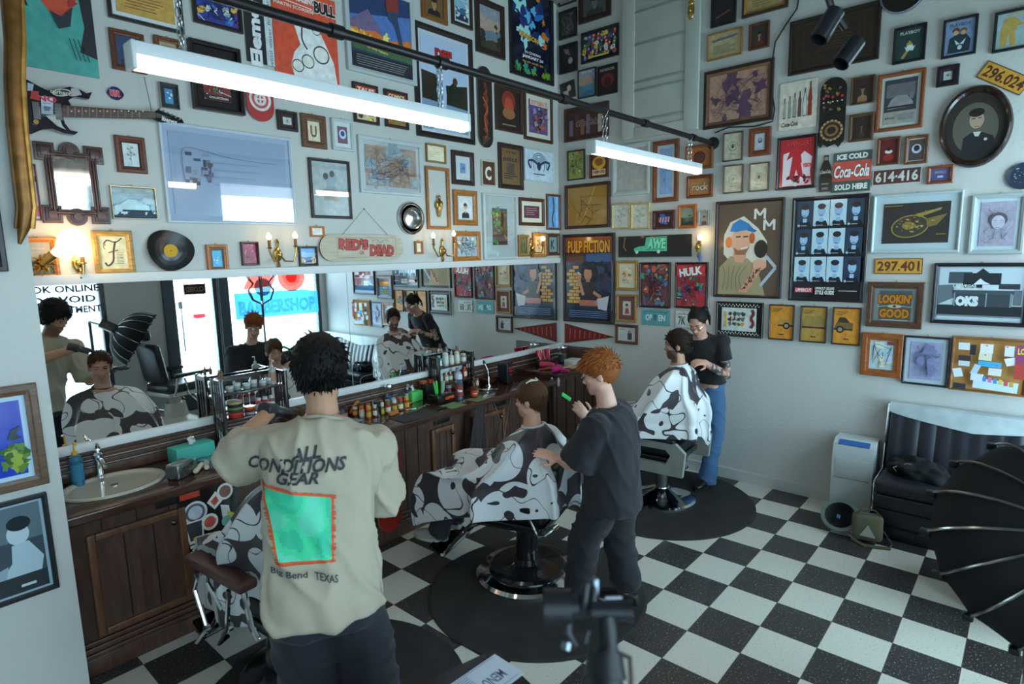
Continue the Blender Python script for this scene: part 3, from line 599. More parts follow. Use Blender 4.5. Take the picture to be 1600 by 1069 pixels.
F('M', (551, 132, 590, 194), A('comic', '#c8b48c #5a9c4c #c4342c #e0c83c #3c3028 #8a2c24', 30, 'TALES', '#e8dcc0', '#a83428'), 'small framed comic with yellow and green figures under the long lamp', '#33201a', .1)
F('M', (600, 143, 636, 201), A('comic', '#8a6a3c #c89c3c #3c2c24 #a8442c #5a4a34', 30, 'COMICS', '#e8d8a0', '#8a2c24'), 'small framed yellow-brown comic under the right half of the long lamp', '#33201a', .1)
F('M', (540, -20, 649, 124), a_sunsetman, 'white framed film poster with a fiery sunset and a standing figure', '#aab2b4', .06, depth=.03)
F('M', (657, -18, 697, 34), A('bust', '#6a4a2a', '#9a7a54', '#1c1814', '#1c1a18'), 'gold-brown frame with a dark sitting portrait, top of the wall right of the sunset poster', '#7a4c20', .16)
F('M', (704, -20, 736, 43), A('land', '#7fa4b8', '#2c5c78', '#1c3040', '#c8d8dc', '#a8c0c8'), 'narrow dark frame with a blue and white print at the top edge', '#33201a', .12, '#a8b4b8', .08)
F('M', (742, 3, 787, 88), A('land', '#a08a7a', '#5f6f7c', '#3a3428', '#2a2a20', '#7c8490'), 'dark framed dusk landscape painting with trees on the right', '#2c1c16', .14)
F('M', (796, -25, 864, 126), a_blue, 'tall black framed electric-blue film poster near the corner', '#141214', .07, gm=GLOS)
F('M', (649, 49, 740, 221), a_def, 'large black framed poster of two men under red block letters', '#1f1412', .07, '#b4b8c0', .04, gm=GLOS)
F('M', (773, 137, 815, 207), seq(RC(0, 0, 1, 1, '#241a18'), EL(.5, .72, .3, .3, '#7a2c1c'), EL(.5, .55, .2, .3, '#a8442c'), EL(.5, .4, .28, .16, '#8a5a34'), RC(.2, .08, .8, .11, '#8a7a54')), 'dark frame with a red figure under an arch, right of the flame skateboard', '#3c241a', .08)
F('M', (818, 146, 862, 222), seq(A('comic', '#5a4a78 #8a88a4 #b4543c #c8c0b8 #3c3440 #8a5a3c', 40, 'STREET', '#c87044', '#b8b0a8')), 'framed purple street print with white mount in the corner below the blue poster', '#4a2c1c', .07, '#c0bcb0', .1)
F('M', (664.5, 226, 695, 255), A('doc', '#cfc8a8', '#b4ac90', 3, .6), 'small gilt frame with a blank cream card above the tall brass-figure frame', '#8a6c3c', .1)
F('M', (562, 219, 660, 305), A('chart', '#a88f80', '#5a5054', '#94a4ac'), 'white framed old brown map with scrawled lines, reflecting the lamp', '#b0b8ba', .07, '#b4bcc0', .07, glass=True)
F('M', (705, 237, 739, 289.5), seq(A('emblem', '#6a88b4', '#2c3c6c')), 'dark frame with a small blue card on white mount, above the bearded portrait', '#33201c', .16, '#b0b8bc', .22)
F('M', (750.5, 251, 773, 291), a_letter('C', '#d8ccb0', '#4a2c24'), 'narrow brown card with a large gothic letter C in a pale frame', '#c0bca4', .06)
F('M', (778, 226, 816, 296), seq(A('doc', '#6f5434', '#2c2018', 3, .3), RC(.3, .3, .7, .6, '#4a4038'), T('THE', .5, .9, .6, .06, '#2c2018'), T('BIBLE', .5, .7, .8, .1, '#2c2018')), 'dark framed brown antique title page right of the gothic letter', '#33201a', .12)
F('M', (818, 235, 864, 285), seq(RC(0, 0, 1, 1, '#b4c4d8'), A('emblem', '#b4c4d8', '#2a3450'), lambda s: [s.curve([(.5, .5), (.5 + m * .2, .66), (.5 + m * .38, .62), (.5 + m * .3, .4)], .05, '#2a3450') for m in (1, -1)]), 'white scallop-edged sheet with a dark spread-winged emblem near the corner', '#bcc6cc', .04)
F('M', (707.5, 298, 744, 352.5), A('bust', '#c4c8c4', '#c0a890', '#3a3434', '#22222c', .8), 'golden wooden frame with a bearded man in a dark coat', '#96602a', .17, '#b8c0c0', .05)
F('M', (754, 304, 806, 405), seq(A('comic', '#4a1c14 #58b44c #8ac85a #c8582c #a8342a #3c8a3c', 60)), 'tall white-mounted print of a green and orange tangle', '#b4bab8', .04, '#b4bcbc', .24, glass=True)
F('M', (810.5, 310, 849, 353), seq(A('doc', '#5a2c3c', '#c8b8b8', 4, .8, .1)), 'brown frame with a small maroon text panel, upper row near the corner', '#4f2a1c', .12, '#c4c4b0', .16)
F('M', (853, 304, 874, 359.5), seq(RC(0, 0, 1, 1, '#5f94c4'), lambda s: s.curve([(.5, .02), (.4, .3), (.55, .6), (.48, .98)], .1, '#33302c'), RC(.75, 0, .9, 1, '#88b4d8')), 'slim blue print squeezed against the wall corner', '#6a3c24', .1)
F('M', (707.5, 362, 749, 408), A('comic', '#9aa8b0 #5a7a94 #c8b48c #8a6a4a #d0d4d0', 34), 'square golden wooden frame with a busy grey cartoon, behind a wall lamp', '#a0642a', .16)
F('M', (647, 377, 659, 397), a_plain('#cfc8b4'), 'tiny orange frame with a blank card right of the long painted board', '#a0622a', .2)
F('M', (808, 367.5, 825, 401), A('comic', '#5a5c3c #8a8a4c #3c3c2c #a89858', 14), 'small gilt frame with an olive print, lower row left of the candle lamp', '#8a6430', .18)
F('M', (831, 364, 852, 402), A('flower', '#cdb888', '#6a4a2c', '#a8783c'), 'small golden frame directly behind the single candle lamp', '#a06c2c', .16)
F('M', (853, 365, 872, 399.5), a_letter('K', '#2c3434', '#6f8a88'), 'little brown frame with a letter K by the corner', '#4f2f1e', .18)
F('M', (484, 250, 547, 342), lambda s: (s.rect(0, 0, 1, 1, '#a8b0b0'), s.pg([(.32, .72), (.42, .8), (.55, .78), (.66, .82), (.7, .72), (.62, .6), (.66, .5), (.36, .5), (.42, .6)], '#8f9cac'), s.ell(.38, .74, .07, .08, '#4a3c38'), s.ell(.56, .79, .07, .08, '#4a3c38'), s.rect(.3, .28, .72, .5, '#a89888'), [s.curve([(.3 + .04 * i, .3), (.34 + .03 * i, .4), (.3 + .05 * i, .5)], .01, '#4a4a50', 4) for i in range(8)]), 'dark framed drawing of two small figures, reflecting the lamp', '#2c2224', .06, glass=True)
F('M', (484, 354, 505, 370), A('doc', '#d0d4cc', '#8a8c88', 3, .8), 'tiny orange landscape-format frame above the end of the long painted board', '#b06a28', .16)
F('M', (322, 382.5, 355, 426), a_inset('#3c4c5c', '#58a8cc', .14), 'orange wooden frame with a blue trading card, right of the record', '#a0602a', .2)
F('M', (376, 378, 403, 415), A('comic', '#8a2c4c #c04c5c #4a1c34 #d08a8c #34203c', 18, None), 'dark red frame with a pink game cover, left of a two-armed lamp', '#3a1518', .12)
F('M', (466, 385, 494.5, 416), seq(A('land', '#8fb8dc', '#5a78a8', '#3c3c4c', '#c8b890', '#6a9ccc'), T('Collection', .5, .1, .6, .1, '#d0d4e0')), 'small framed game cover with blue sky, right of a two-armed lamp', '#2c2420', .1)
F('M', (180, 214, 227, 271), A('flower', '#b4c0c4', '#5a6068', '#a8a05c'), 'double wooden frame with a pressed yellow flower stem', '#5c3020', .2, '#3c2018', .04)
F('M', (173, 292, 244, 343), seq(A('land', '#8fa8b4', '#5c8ca4', '#1c3040', '#a8c0c8', '#8a9c9c'), lambda s: s.pg([(.12, .3), (.2, .48), (.36, .62), (.55, .6), (.7, .48), (.86, .4), (.86, .26), (.5, .2)], '#a8c8d4'), RC(.2, .2, .9, .26, '#16242e')), 'pale metal framed blue photograph of a sports car', '#a8a08c', .05, fmat=METAL)
F('M', (146, 361, 208, 429), a_script, 'ornate golden frame with a hand-drawn letter F', '#9c7430', .16, inner='#b08c48')
F('M', (30, 371, 91, 437), A('land', '#9a9c94', '#6c7880', '#3c4448', '#4a4c44', '#8a8c88'), 'orange wooden frame behind the big glowing bulb at far left', '#a8682c', .16)
F('M', (32, 256, 60, 345), lambda s: (s.rect(0, 0, 1, 1, '#b8b4c4'), s.rect(0, .7, 1, .8, '#a8444c'), s.rect(0, .05, 1, .25, '#b0506c')), 'slim framed pink and lilac print half hidden by the partition edge', '#5f3c22', .1)
# the big reflective panel
F('M', (262, 205, 464, 351), a_gpanel, 'very large glazed pale blue panel with a faint drawing, reflecting the windows', '#b0bcc8', .03, '#9caabf', .05, glass=True, gm=GLOS)

# ---- the right-hand wall
F('R', (874, -18, 901, 7), A('chart', '#a8acac', '#4c4c58', '#8c94a0'), 'small dark frame cut by the top edge in the wall corner', '#221a1a', .1)
F('R', (874.5, 16, 902, 60), A('sketch', '#3c3838', '#7a7470', 26, .02), 'small black framed engraving, uppermost whole picture in the corner', '#1c1414', .1)
F('R', (905, -22, 955, 32), A('bust', '#4c4c4c', '#6c6860', '#2c2828', '#343434'), 'dark brown frame with a grey photograph, top edge left of the white panelled door', '#2f1c16', .16)
F('R', (909, 45, 967, 94), a_group('#2c2c3c #b4342c #3c58a8 #c8a83c #d0ccc4 #3c7a4c #6a3c7a'), 'black framed landscape comic crowded with tiny colourful figures', '#181214', .08, gm=GLOS)
F('R', (875, 69, 903, 114), seq(RC(0, 0, 1, 1, '#241e22'), lambda s: s.pg([(.2, .9), (.5, .85), (.6, .6), (.3, .7)], '#7a6c68'), EL(.62, .4, .14, .16, '#9a948c')), 'small black photograph of a dim figure in the corner below the engraving', '#1a1416', .06)
F('R', (904, 108, 932, 153), seq(A('land', '#a88a78', '#4c7c98', '#3c6c84', '#5a7a7c', '#8a94ac'), T('THE SEA', .5, .92, .6, .07, '#e0d8c8')), 'small poster of a boat on a blue wave, left of the dark red one', '#24201e', .05)
F('R', (934.5, 102, 965, 148), seq(RC(0, 0, 1, 1, '#231418'), EL(.5, .5, .36, .3, '#6a1c1c'), EL(.5, .44, .2, .2, '#3a1012'), T('HORROR', .5, .88, .8, .1, '#a89c8c')), 'small black and dark red poster with a glowing face shape', '#181012', .04)
F('R', (876, 128, 899, 155), seq(RC(0, 0, 1, 1, '#2c2624'), RC(.2, .1, .55, .5, '#a89c90'), EL(.62, .6, .14, .16, '#b0a498')), 'small tilted snapshot pinned in the corner above the wide drinks frame', fw=0, tilt=.12, cat='photograph', name='photograph')
F('R', (882.5, 165, 951, 218), lambda s: (s.rect(0, 0, 1, 1, '#3c2620'), [s.rect(.05 + .15 * i, .08, .15 + .15 * i, .5 + .4 * s.R.random(), s.R.choice(['#6a5c74', '#a89c8c', '#4a3028', '#8a4c34'])) for i in range(6)], s.text('Coca-Cola', .52, .5, .55, .22, '#2a1014', .02, shear=.3, out='#a8948c')), 'wide brown frame with a soft-drink print and people, crossed by the pipe', '#3c241a', .1)
F('R', (1112, -20, 1151, 40), seq(RC(0, 0, 1, 1, '#1a161a'), lambda s: s.line([(.15, .2), (.8, .35)], .06, '#7a4430')), 'black framed dark poster at the top right of the panelled door', '#181214', .06)
F('R', (1160, -22, 1232, 21), A('doc', '#a08858', '#4a3c28', 5), 'deep brown and gilt frame with a yellowed document at the top edge', '#3a2216', .18, inner='#8a6a30')
F('R', (1106, 49, 1160, 91), seq(A('doc', '#a89a74', '#6c6048', 6, .5), lambda s: s.curve([(.12, .72), (.4, .76), (.7, .78), (.88, .82)], .07, '#6c6470')), 'thin gilt frame with an old certificate, above the purple map', '#8a6428', .05)
F('R', (1171, 36, 1203, 77), A('bust', '#38302c', '#9a7058', '#201816', '#5a2c20', .8), 'small wooden frame with a dark red-robed figure, beside the certificate', '#5a3020', .12)
F('R', (1099, 103, 1207, 196), A('chart', '#a8806c', '#4c3a4c', '#5c3f54'), 'large dark frame with a worn purple and tan map', '#2a1a14', .1, inner='#6a4a30')
F('R', (1231, 19, 1373, 107), lambda s: (s.rect(0, 0, 1, 1, '#2c201a'), [s.line([(a, a), (1 - a, a), (1 - a, 1 - a), (a, 1 - a), (a, a)], .008, '#3e2f26') for a in (.06, .14, .2)], [s.curve([(s.R.uniform(.25, .4), .3 + .06 * i), (.5, .36 + .06 * i), (s.R.uniform(.6, .75), .34 + .06 * i)], .012, '#43342a', 5) for i in range(6)]), 'large dark embossed wooden panel behind the spotlights', '#241812', .06, cat='carved panel', name='carved_panel', gm=LEATH)
def a_rab(t, c1, c2, c3):
    def g(s):
        s.rect(0, 0, 1, 1, c1); s.text('PLAYBOY', .5, .87, .74, .1, c3, .03)
        s.pg([(.2, .1), (.4, .32), (.38, .5), (.5, .62), (.62, .5), (.64, .3), (.5, .3), (.3, .06)], c2)
        s.ell(.52, .4, .13, .1, '#b8ccc8') if t == 0 else s.pg([(.1, .06), (.15, .5), (.4, .6), (.7, .58), (.88, .4), (.86, .06)], '#22303a')
        if t: s.ell(.36, .7, .13, .13, '#5a4030'), s.ell(.62, .68, .12, .12, '#6a4c34'), s.ell(.36, .64, .09, .09, '#b09070'), s.ell(.62, .62, .09, .09, '#b09070')
        for m in (-1, 1): s.pg([(.52, .3), (.52 + m * .2, .45), (.52 + m * .12, .28)], '#b0c8cc')
        if t: s.ell(.52, .2, .08, .09, '#a8c0c4')
    return g
F('R', (1396, 41, 1447, 98), a_rab(0, '#203838', '#9a8a44', '#a8bcb4'), 'black framed dark green magazine cover with a winged dancer', '#14141a', .08)
F('R', (1472.5, 28, 1527, 89), a_rab(1, '#7088a8', '#22303a', '#34486c'), 'black framed pale blue magazine cover with two heads', '#14141a', .08)
F('R', (1552, 15, 1616, 79), lambda s: (s.rect(0, 0, 1, 1, '#8fa8ac'), s.pg([(.12, .06), (.1, .5), (.2, .85), (.5, .88), (.7, .7), (.9, .6), (.6, .6), (.55, .4), (.6, .06), (.42, .06), (.36, .4), (.3, .06)], '#a8904c'), s.text('PLAYBOY', .62, .94, .7, .08, '#c4a860', .03)), 'black framed magazine cover with a bending golden figure at the right edge', '#14141a', .08)
F('R', (1464, 103, 1499, 135), A('emblem', '#b4bcbc', '#3c3c40'), 'small black frame with a tiny white square, above the oval portrait', '#1c1418', .3)
F('R', (1218, 127, 1277, 202), a_cokebottles, 'cream tin sign with a row of soft-drink bottles', fw=0, cat='tin sign', name='tin_sign')
F('R', (1330, 120, 1367, 163), seq(A('bust', '#34241c', '#8a6a4c', '#281c18', '#8a6c48', .7)), 'small dark gilt frame with a lady in a pale gown', '#4a321e', .08)
F('R', (1327, 178, 1366, 221), seq(A('bust', '#2c1f1a', '#6a5040', '#201814', '#3c2c24', .5)), 'small bronze frame with a dark interior scene, below the lady in the gown', '#54381f', .14)
F('R', (1370, 113, 1444, 204), lambda s: (s.rect(0, 0, 1, 1, '#8a8c84'), s.rect(0, .28, 1, 1, '#34343a'), s.rect(.05, .6, .95, .9, '#5c5c60'), s.pg([(.1, .4), (.2, .55), (.4, .64), (.7, .62), (.9, .46), (.9, .36), (.1, .34)], '#7c7c80'), s.rect(.1, .36, .9, .4, '#1c1c20'), s.ell(.85, .6, .07, .12, '#6a6a6c'), s.text('MUSTANG', .2, .14, .3, .04, '#2c2c2c'), [s.rect(.45, .2 - .03 * i, .95, .21 - .03 * i, '#5a5a58') for i in range(5)]), 'orange-brown frame with a black and white car advertisement', '#7a4220', .09, '#a8b0ac', .07)
F('R', (1371, 215, 1407, 258), seq(RC(0, 0, 1, 1, '#5a1a1c'), EL(.5, .22, .3, .22, '#8a2420'), EL(.5, .48, .22, .13, '#c8c4bc'), EL(.5, .58, .12, .1, '#1c1618')), 'small wooden frame with a red card and a black and white blob', '#5f341c', .12)
F('R', (1414, 212, 1451, 256.5), seq(RC(0, 0, 1, 1, '#4c3c34'), EL(.5, .55, .34, .36, '#a8b4c4'), EL(.5, .58, .2, .24, '#1c2434')), 'wooden frame with a small dark head in a white oval, beside the large oval portrait', '#6a4024', .14, '#a8b4bc', .05)
F('R', (1214, 213, 1276, 296), a_vision, 'black framed red and white comic cover under the bottle sign', '#1a1012', .07, gm=GLOS)
F('R', (1301, 237, 1361, 300), a_icecold, 'square green and red soft-drink sign reading ice cold', fw=0, cat='tin sign', name='tin_sign')
F('R', (1363, 263, 1439, 288), a_lic('614·416', '#4a2c2c', '#b8b8b0'), 'dark maroon number plate with pale digits', fw=0, cat='number plate', name='number_plate')
F('R', (1449, 259, 1490, 287), seq(RC(0, 0, 1, 1, '#4f4a74'), T('WORLD', .5, .7, .6, .24, '#8c90b4'), RC(.35, .25, .65, .42, '#9ca4c0')), 'small orange-brown frame with a lilac card, right of the maroon number plate', '#7a3c1e', .16)
F('R', (1361, 302, 1500, 395), a_ship, 'wide white frame with a dark and gold technical spaceship drawing', '#a8b8bc', .04, '#a0b0b4', .12)
F('R', (1515, 303, 1602, 397), lambda s: (s.sketch('#8f8c9c', '#5f5a6a', 30, .006), s.ell(.52, .6, .26, .25, '#4c4650'), s.ell(.52, .54, .19, .24, '#a29fae'), [s.line([(.52 + e - .05, .58), (.52 + e + .05, .58)], .014, '#3c3844') for e in (-.09, .09)], s.line([(.46, .42), (.58, .42)], .014, '#3c3844'), s.line([(.44, .36), (.4, .16)], .012, '#4c4650'), s.line([(.62, .36), (.66, .16)], .012, '#4c4650')), 'silver-white framed pencil portrait at the right edge', '#9aa4a4', .1, '#a4b4bc', .08, fmat=None)
F('R', (1366, 404, 1441, 428), a_lic('297.401', '#b4842c', '#5a2c1c'), 'yellow number plate hanging level between the ship drawing and the mirrored sign', fw=0, cat='number plate', name='number_plate')
F('R', (1530, 95, 1611, 149.5), a_plain('#b08428'), '', fw=0, name='zz') if 0 else None
F('R', (1234, 307, 1353, 472), a_style, 'tall black framed barber style poster with twelve bluish heads', '#16141a', .05, gm=GLOS)
F('R', (1116, 313, 1222, 466), a_mm, 'tall dark framed painting of a man in a blue cap at a microphone', '#241614', .045, gm=GLOS)
F('R', (1354, 441, 1442, 512), a_good, "brown wooden frame with a mirrored orange slogan sign", '#4f3424', .14, gm=mat('mirror_sign', None, .12, metal=.55))
F('R', (1454, 411, 1606, 508), a_strip, 'wide black framed grey photograph of a nightclub front', '#15161a', .06, '#a8b4b8', .02, gm=GLOS)
for i, (bx, c1, c2, lb) in enumerate((((1202, 476, 1241, 531), '#c4822a', '#a8843c', 'leftmost of three small ochre car prints, showing a front wheel on plain orange'), ((1251, 478.5, 1292, 535), '#a8823c', '#8c7440', 'middle of three small ochre car prints, showing a door and window'), ((1301, 480.5, 1345, 539), '#c4822a', '#6a5630', 'rightmost of three small ochre car prints, showing a dark tail'))):
    F('R', bx, A('car', c1, c2, i), lb, '#24201c', .05)
F('R', (1119, 472, 1192, 526), lambda s: (s.rect(0, 0, 1, 1, '#1a1816'), [s.rect(.02 + .04 * i, y, .04 + .04 * i, y + .05, '#c0c4bc') for i in range(24) for y in ((.01 if i % 2 else .05), (.9 if i % 2 else .95))], s.rect(.1, .13, .9, .87, '#b8c0bc'), [s.blob(.3 + .1 * (i % 4), .35 + .16 * (i // 4), .045, s.R.choice(['#c8863c', '#3c3830', '#8a3c2c', '#4c6a4c']), .5) for i in range(12)], s.curve([(.78, .25), (.84, .4), (.78, .55), (.84, .7), (.8, .82)], .07, '#6a2c2c'), s.curve([(.18, .25), (.2, .5), (.17, .75)], .05, '#c89c3c')), 'black framed tattoo flash sheet with chequered bands and a red tiger', '#241a18', .05)
F('R', (1346, 521, 1410, 588), lambda s: (s.rect(0, 0, 1, 1, '#a4b8bc'), [s.P([((x - .5) * s.w, (y - .5) * s.h) for x, y in ((a, c), (a + .3, c + .04), (a + .26, c + .22), (a - .03, c + .18))], s.R.choice(['#c8ccb4', '#9cb8c4', '#b4c8bc', '#a8b4cc', '#c4b8a8'])) for a, c in [(s.R.uniform(.05, .7), s.R.uniform(.04, .75)) for _ in range(16)]], [s.curve([(s.R.uniform(.1, .9), s.R.uniform(.1, .9)) for _ in range(3)], .02, '#3c4650', 4) for _ in range(5)], s.rect(.72, .86, .95, .97, '#7a3038')), 'orange wooden frame with a collage of pale banknotes', '#8a4c20', .2)
F('R', (1411, 526, 1483, 602), lambda s: (s.sketch('#8c92b0', '#55587a', 60, .006), s.pg([(.15, .68), (.5, .76), (.9, .64), (.8, .6), (.5, .68), (.25, .62)], '#5c5f80'), s.pg([(.35, .7), (.5, .98), (.74, .9), (.7, .7)], '#6c7092'), s.ell(.34, .5, .13, .15, '#7478a0'), s.ell(.66, .5, .13, .15, '#7478a0'), s.pg([(.55, .42), (.8, .42), (.7, .1), (.6, .15)], '#6a6e92')), 'thin black framed lilac pencil drawing of two faces under a broad hat', '#1c2024', .05, '#a4b4bc', .1)
F('R', (1484, 528, 1605, 614), a_cork, 'cork notice board covered with cards and flyers', '#8a5c30', .04, cat='notice board', name='notice_board', gm=PAPER)
F('R', (880, 366, 960, 505), a_cinema, 'tall black framed crime film poster under amber lettering by the corner', '#241614', .05, gm=GLOS)
F('R', (964, 407, 997, 454), A('comic', '#c8c0a4 #a83c28 #d0a03c #5a2c20 #c87838', 24), 'ornate gold frame with a red and gold saint on cream', '#96702c', .12, '#c4bca0', .14)
F('R', (1000, 410, 1048, 481), A('comic', '#6a3c44 #b4543c #4c6c9c #c8a86c #3c4c5c #4c8a6c #8a2c34', 80), 'dark framed comic cover packed with a crowd of heroes on blue and red', '#2a1614', .06)
F('R', (1055.5, 410, 1106, 482), seq(A('comic', '#b4343c #4c9c84 #6a4c8c #3c7c6c #d0ccc8 #8a2430 #2c2434', 60), lambda s: s.rect(0, .72, 1, .96, '#b83038'), T('HULK', .5, .83, .8, .2, '#d4dcd8', .05, rot=.14, out='#3a1418')), 'dark framed comic cover with slanted white title on red', '#2a1614', .06)
F('R', (964.5, 460, 996, 503), seq(RC(0, 0, 1, 1, '#b4b0a4'), EL(.5, .7, .18, .2, '#1c1614'), lambda s: s.pg([(.25, .1), (.35, .5), (.7, .5), (.8, .1)], '#8a3c2c'), EL(.5, .62, .1, .13, '#b48c70')), 'golden frame with a small photo of a woman in red, below the saint', '#9a6c34', .1, '#6a443c', .2)
F('R', (962.5, 507, 997, 537), seq(RC(0, 0, 1, 1, '#aeb4b4'), RC(.55, .1, .8, .6, '#3c3c3c'), EL(.66, .68, .08, .1, '#8a7a6c'), RC(.1, .8, .4, .84, '#6a6c70')), 'brown landscape-format frame with a grey snapshot, bottom of its column', '#54301e', .14)
F('R', (1003, 484, 1047, 508), a_open, 'teal number plate reading open', fw=0, cat='number plate', name='number_plate')
F('R', (1056, 487, 1096, 512), a_7k, 'pale number plate half hidden behind the tattooed barber', fw=0, cat='number plate', name='number_plate')
F('R', (957.5, 225, 1016, 305), a_plain('#9c9e98'), 'white frame holding a blank grey sheet, behind the short lamp', '#a8b4b4', .1)
F('R', (1021, 220, 1061, 316), A('flower', '#7898c0', '#4868a0', '#5c7cb0'), 'tall wooden frame with a blue flower drawing', '#6c3c20', .16, '#a4b0bc', .12)
F('R', (1072, 227, 1115, 265), seq(RC(0, 0, 1, 1, '#a05c2c'), EL(.5, .5, .28, .26, '#3c2018'), EL(.5, .5, .22, .2, '#5c3020')), 'orange frame with a dark round seal, at the end of the short lamp', '#7a4824', .12)
F('R', (1074, 274, 1114, 309), seq(RC(0, 0, 1, 1, '#9c6a38'), T('rock', .52, .48, .8, .46, '#b8a898', .03, out='#5a3418')), 'wide wooden frame with one carved four-letter word', '#6c3418', .14)
for i, (bx, lb, im) in enumerate((((1130.5, 207, 1161, 252), 'thin framed cream card with a symmetrical black emblem, topmost of its pair', 0), ((1131, 258, 1161, 302), 'thin framed cream card with a fainter black emblem, below the symmetrical one', 1), ((1171, 254.5, 1202, 299), 'thin framed cream card with a plant-like emblem, below the small wooden portrait', 2))):
    F('R', bx, A('emblem', '#b8b49c', ('#33302c', '#6c685c', '#5c6048')[i], '#8a3c34' if i == 2 else None), lb, '#4c3420', .06)
F('R', (1171, 200, 1205, 244), seq(RC(0, 0, 1, 1, '#a8b4c0'), EL(.5, .6, .2, .26, '#2c3440'), EL(.5, .64, .13, .17, '#a8a098')), 'wide wooden frame with a tiny blue-grey portrait', '#6a341c', .26)
F('R', (957.5, 318, 986, 358), A('flower', '#b8bcb0', '#94a098', '#a0a8a4'), 'left of two touching slim gilt frames with pale plant sketches', '#b49c64', .07)
F('R', (987, 317.5, 1016, 358), A('flower', '#bcbcb0', '#98a89c', '#9ca8b4'), 'right of two touching slim gilt frames with pale plant sketches', '#b49c64', .07)
F('R', (1021, 329, 1055, 358), a_graff, 'dark red frame with colourful graffiti lettering', '#4a1f1a', .18)
F('R', (1060.5, 320, 1089, 357), A('land', '#7a8468', '#4c5c54', '#2c3428', '#3c4834', '#6c7c84'), 'bright orange frame with a murky green photograph', '#a05a20', .16)
F('R', (1092.5, 329, 1109, 353), A('bust', '#8a8c88', '#a07860', '#3c3028', '#6a4438', .8), 'smallest slim grey frame with a single figure, above a glowing wall lamp', '#8a8c88', .1)
F('R', (883, 287, 953, 357), lambda s: (s.rect(0, 0, 1, 1, '#9a7434'), s.line([(.35, .0), (.7, 1)], .02, '#c09a54'), [s.curve([(s.R.uniform(.1, .9), s.R.uniform(.1, .9)), (s.R.uniform(.2, .8), s.R.uniform(.2, .8))], .008, '#5a3c1c') for _ in range(12)], s.line([(.35, .02), (.45, .24), (.6, .16), (.5, .02)], .014, '#4a2c18')), 'square dark red-brown frame with an ochre chart beside the corner', '#3c1e16', .07, gm=GLOS)
F('R', (887.5, 235, 914.5, 281.5), A('comic', '#8a9448 #c89c3c #3c5c3c #d0ccb0 #5a3c5c #a84c34', 36), 'small black framed comic with yellow and green figures beside the corner', '#1c1616', .06)
F('R', (922, 241, 951, 278), seq(RC(0, 0, 1, 1, '#5c241c'), EL(.5, .66, .42, .34, '#c89c2c'), EL(.5, .7, .26, .2, '#8a4c20'), RC(.08, .06, .92, .34, '#c4b48c'), T('HEROES', .5, .22, .7, .14, '#8a1c1c', .04)), 'small framed comic with a big yellow disc and red lettering', '#4c2418', .07)

# ---- pictures on the partition in the foreground
def pquad(TR, BR, wpx, label, art, fc, fw, mt, mw):
    c, R, _, _ = wallbox('P', TR[0] - 10, TR[1], TR[0], BR[1]); a = U(*TR, 1, PY); d = U(*BR, 1, PY); h = a.z - d.z; x1 = (a.x + d.x) / 2
    return x1, (a.z + d.z) / 2, h
for TR, BR, w, lab, art, fc, fw, mt, mw, gm in (
    ((55, 597), (75, 753), .42, 'wooden framed bright photo of palms, pink wall and deep blue sky on the partition', lambda s: (s.rect(0, 0, 1, 1, '#1c3ca8'), s.rect(0, .6, 1, 1, '#1830a0'), s.rect(0, .08, .62, .74, '#b080c0'), [s.blob(.74 + .24 * s.R.random(), .08 + .34 * s.R.random(), .07, s.R.choice(['#5a7a34', '#8a9c44', '#3c5a28']), .5) for _ in range(24)], s.pg([(.8, .5), (.86, .62), (.98, .66), (.9, .55), (.98, .5), (.88, .48)], '#1c3024')), '#5a4230', .11, '#a8c0d4', .05, GLOS),
    ((65, 769), (97, 913), .40, 'black framed grey photograph of a man bent over his work, low on the partition', lambda s: (s.rect(0, 0, 1, 1, '#39444c'), s.rect(0, .6, 1, 1, '#55666e'), s.ell(.74, .68, .12, .15, '#a8b8c0'), s.ell(.76, .8, .13, .1, '#20282e'), s.pg([(.66, .56), (.84, .58), (.98, .36), (.94, .2), (.5, .2), (.64, .36)], '#9cb0ba'), s.pg([(.1, .2), (.6, .34), (.56, .2), (.1, .1)], '#8498a4'), s.rect(0, 0, 1, .2, '#272f35'), s.ell(.2, .5, .1, .12, '#7c8e98'), s.rect(.7, .06, .86, .09, '#b0bcc4')), '#14181c', .05, '#8fa4b0', .03, GLOS)):
    a, d = U(*TR, 1, PY), U(*BR, 1, PY); h = a.z - d.z; x1 = (a.x + d.x) / 2
    t = thing('picture_frame', lab, 'picture frame', (x1 - w / 2, PY, (a.z + d.z) / 2), WM['P'][1]); m = min(w, h); f = fw * m
    b = MB(); ringprism(b, w, h, f, .001, .028, CC(fc, GA)); b.build('frame', WOODF, t, ang=20)
    b = MB(); b.box((0, 0, .007), (w - 2 * f, h - 2 * f, .002), CC(mt, GA)); b.build('mount', PAPER, t, ang=0)
    s = Art(w - 2 * f - 2 * mw * m, h - 2 * f - 2 * mw * m, lab); art(s); s.v = [(x, y, z + .0025) for x, y, z in s.v]; s.box((0, 0, .001), (s.w, s.h, .002), (.3,) * 3); o = s.build('picture', gm, t, ang=0); o.location = (0, 0, .009)
# dark frame at the far left edge
e = U(12, 424, 1, PY); t = thing('picture_frame', 'dark frame cut by the left edge, above the palm photograph', 'picture frame', (e.x - .16, PY, e.z + .16), WM['P'][1])
b = MB(); ringprism(b, .32, .32, .035, .001, .03, CC('#241c1c')); b.build('frame', WOODF, t, ang=20)
s = Art(.25, .25, 'q'); s.bust('#4a4c54', '#8a8078', '#22201e', '#2c2c30'); s.box((0, 0, -.002), (.25, .25, .002), (.3,) * 3); o = s.build('picture', PRINT, t, ang=0); o.location = (0, 0, .01)
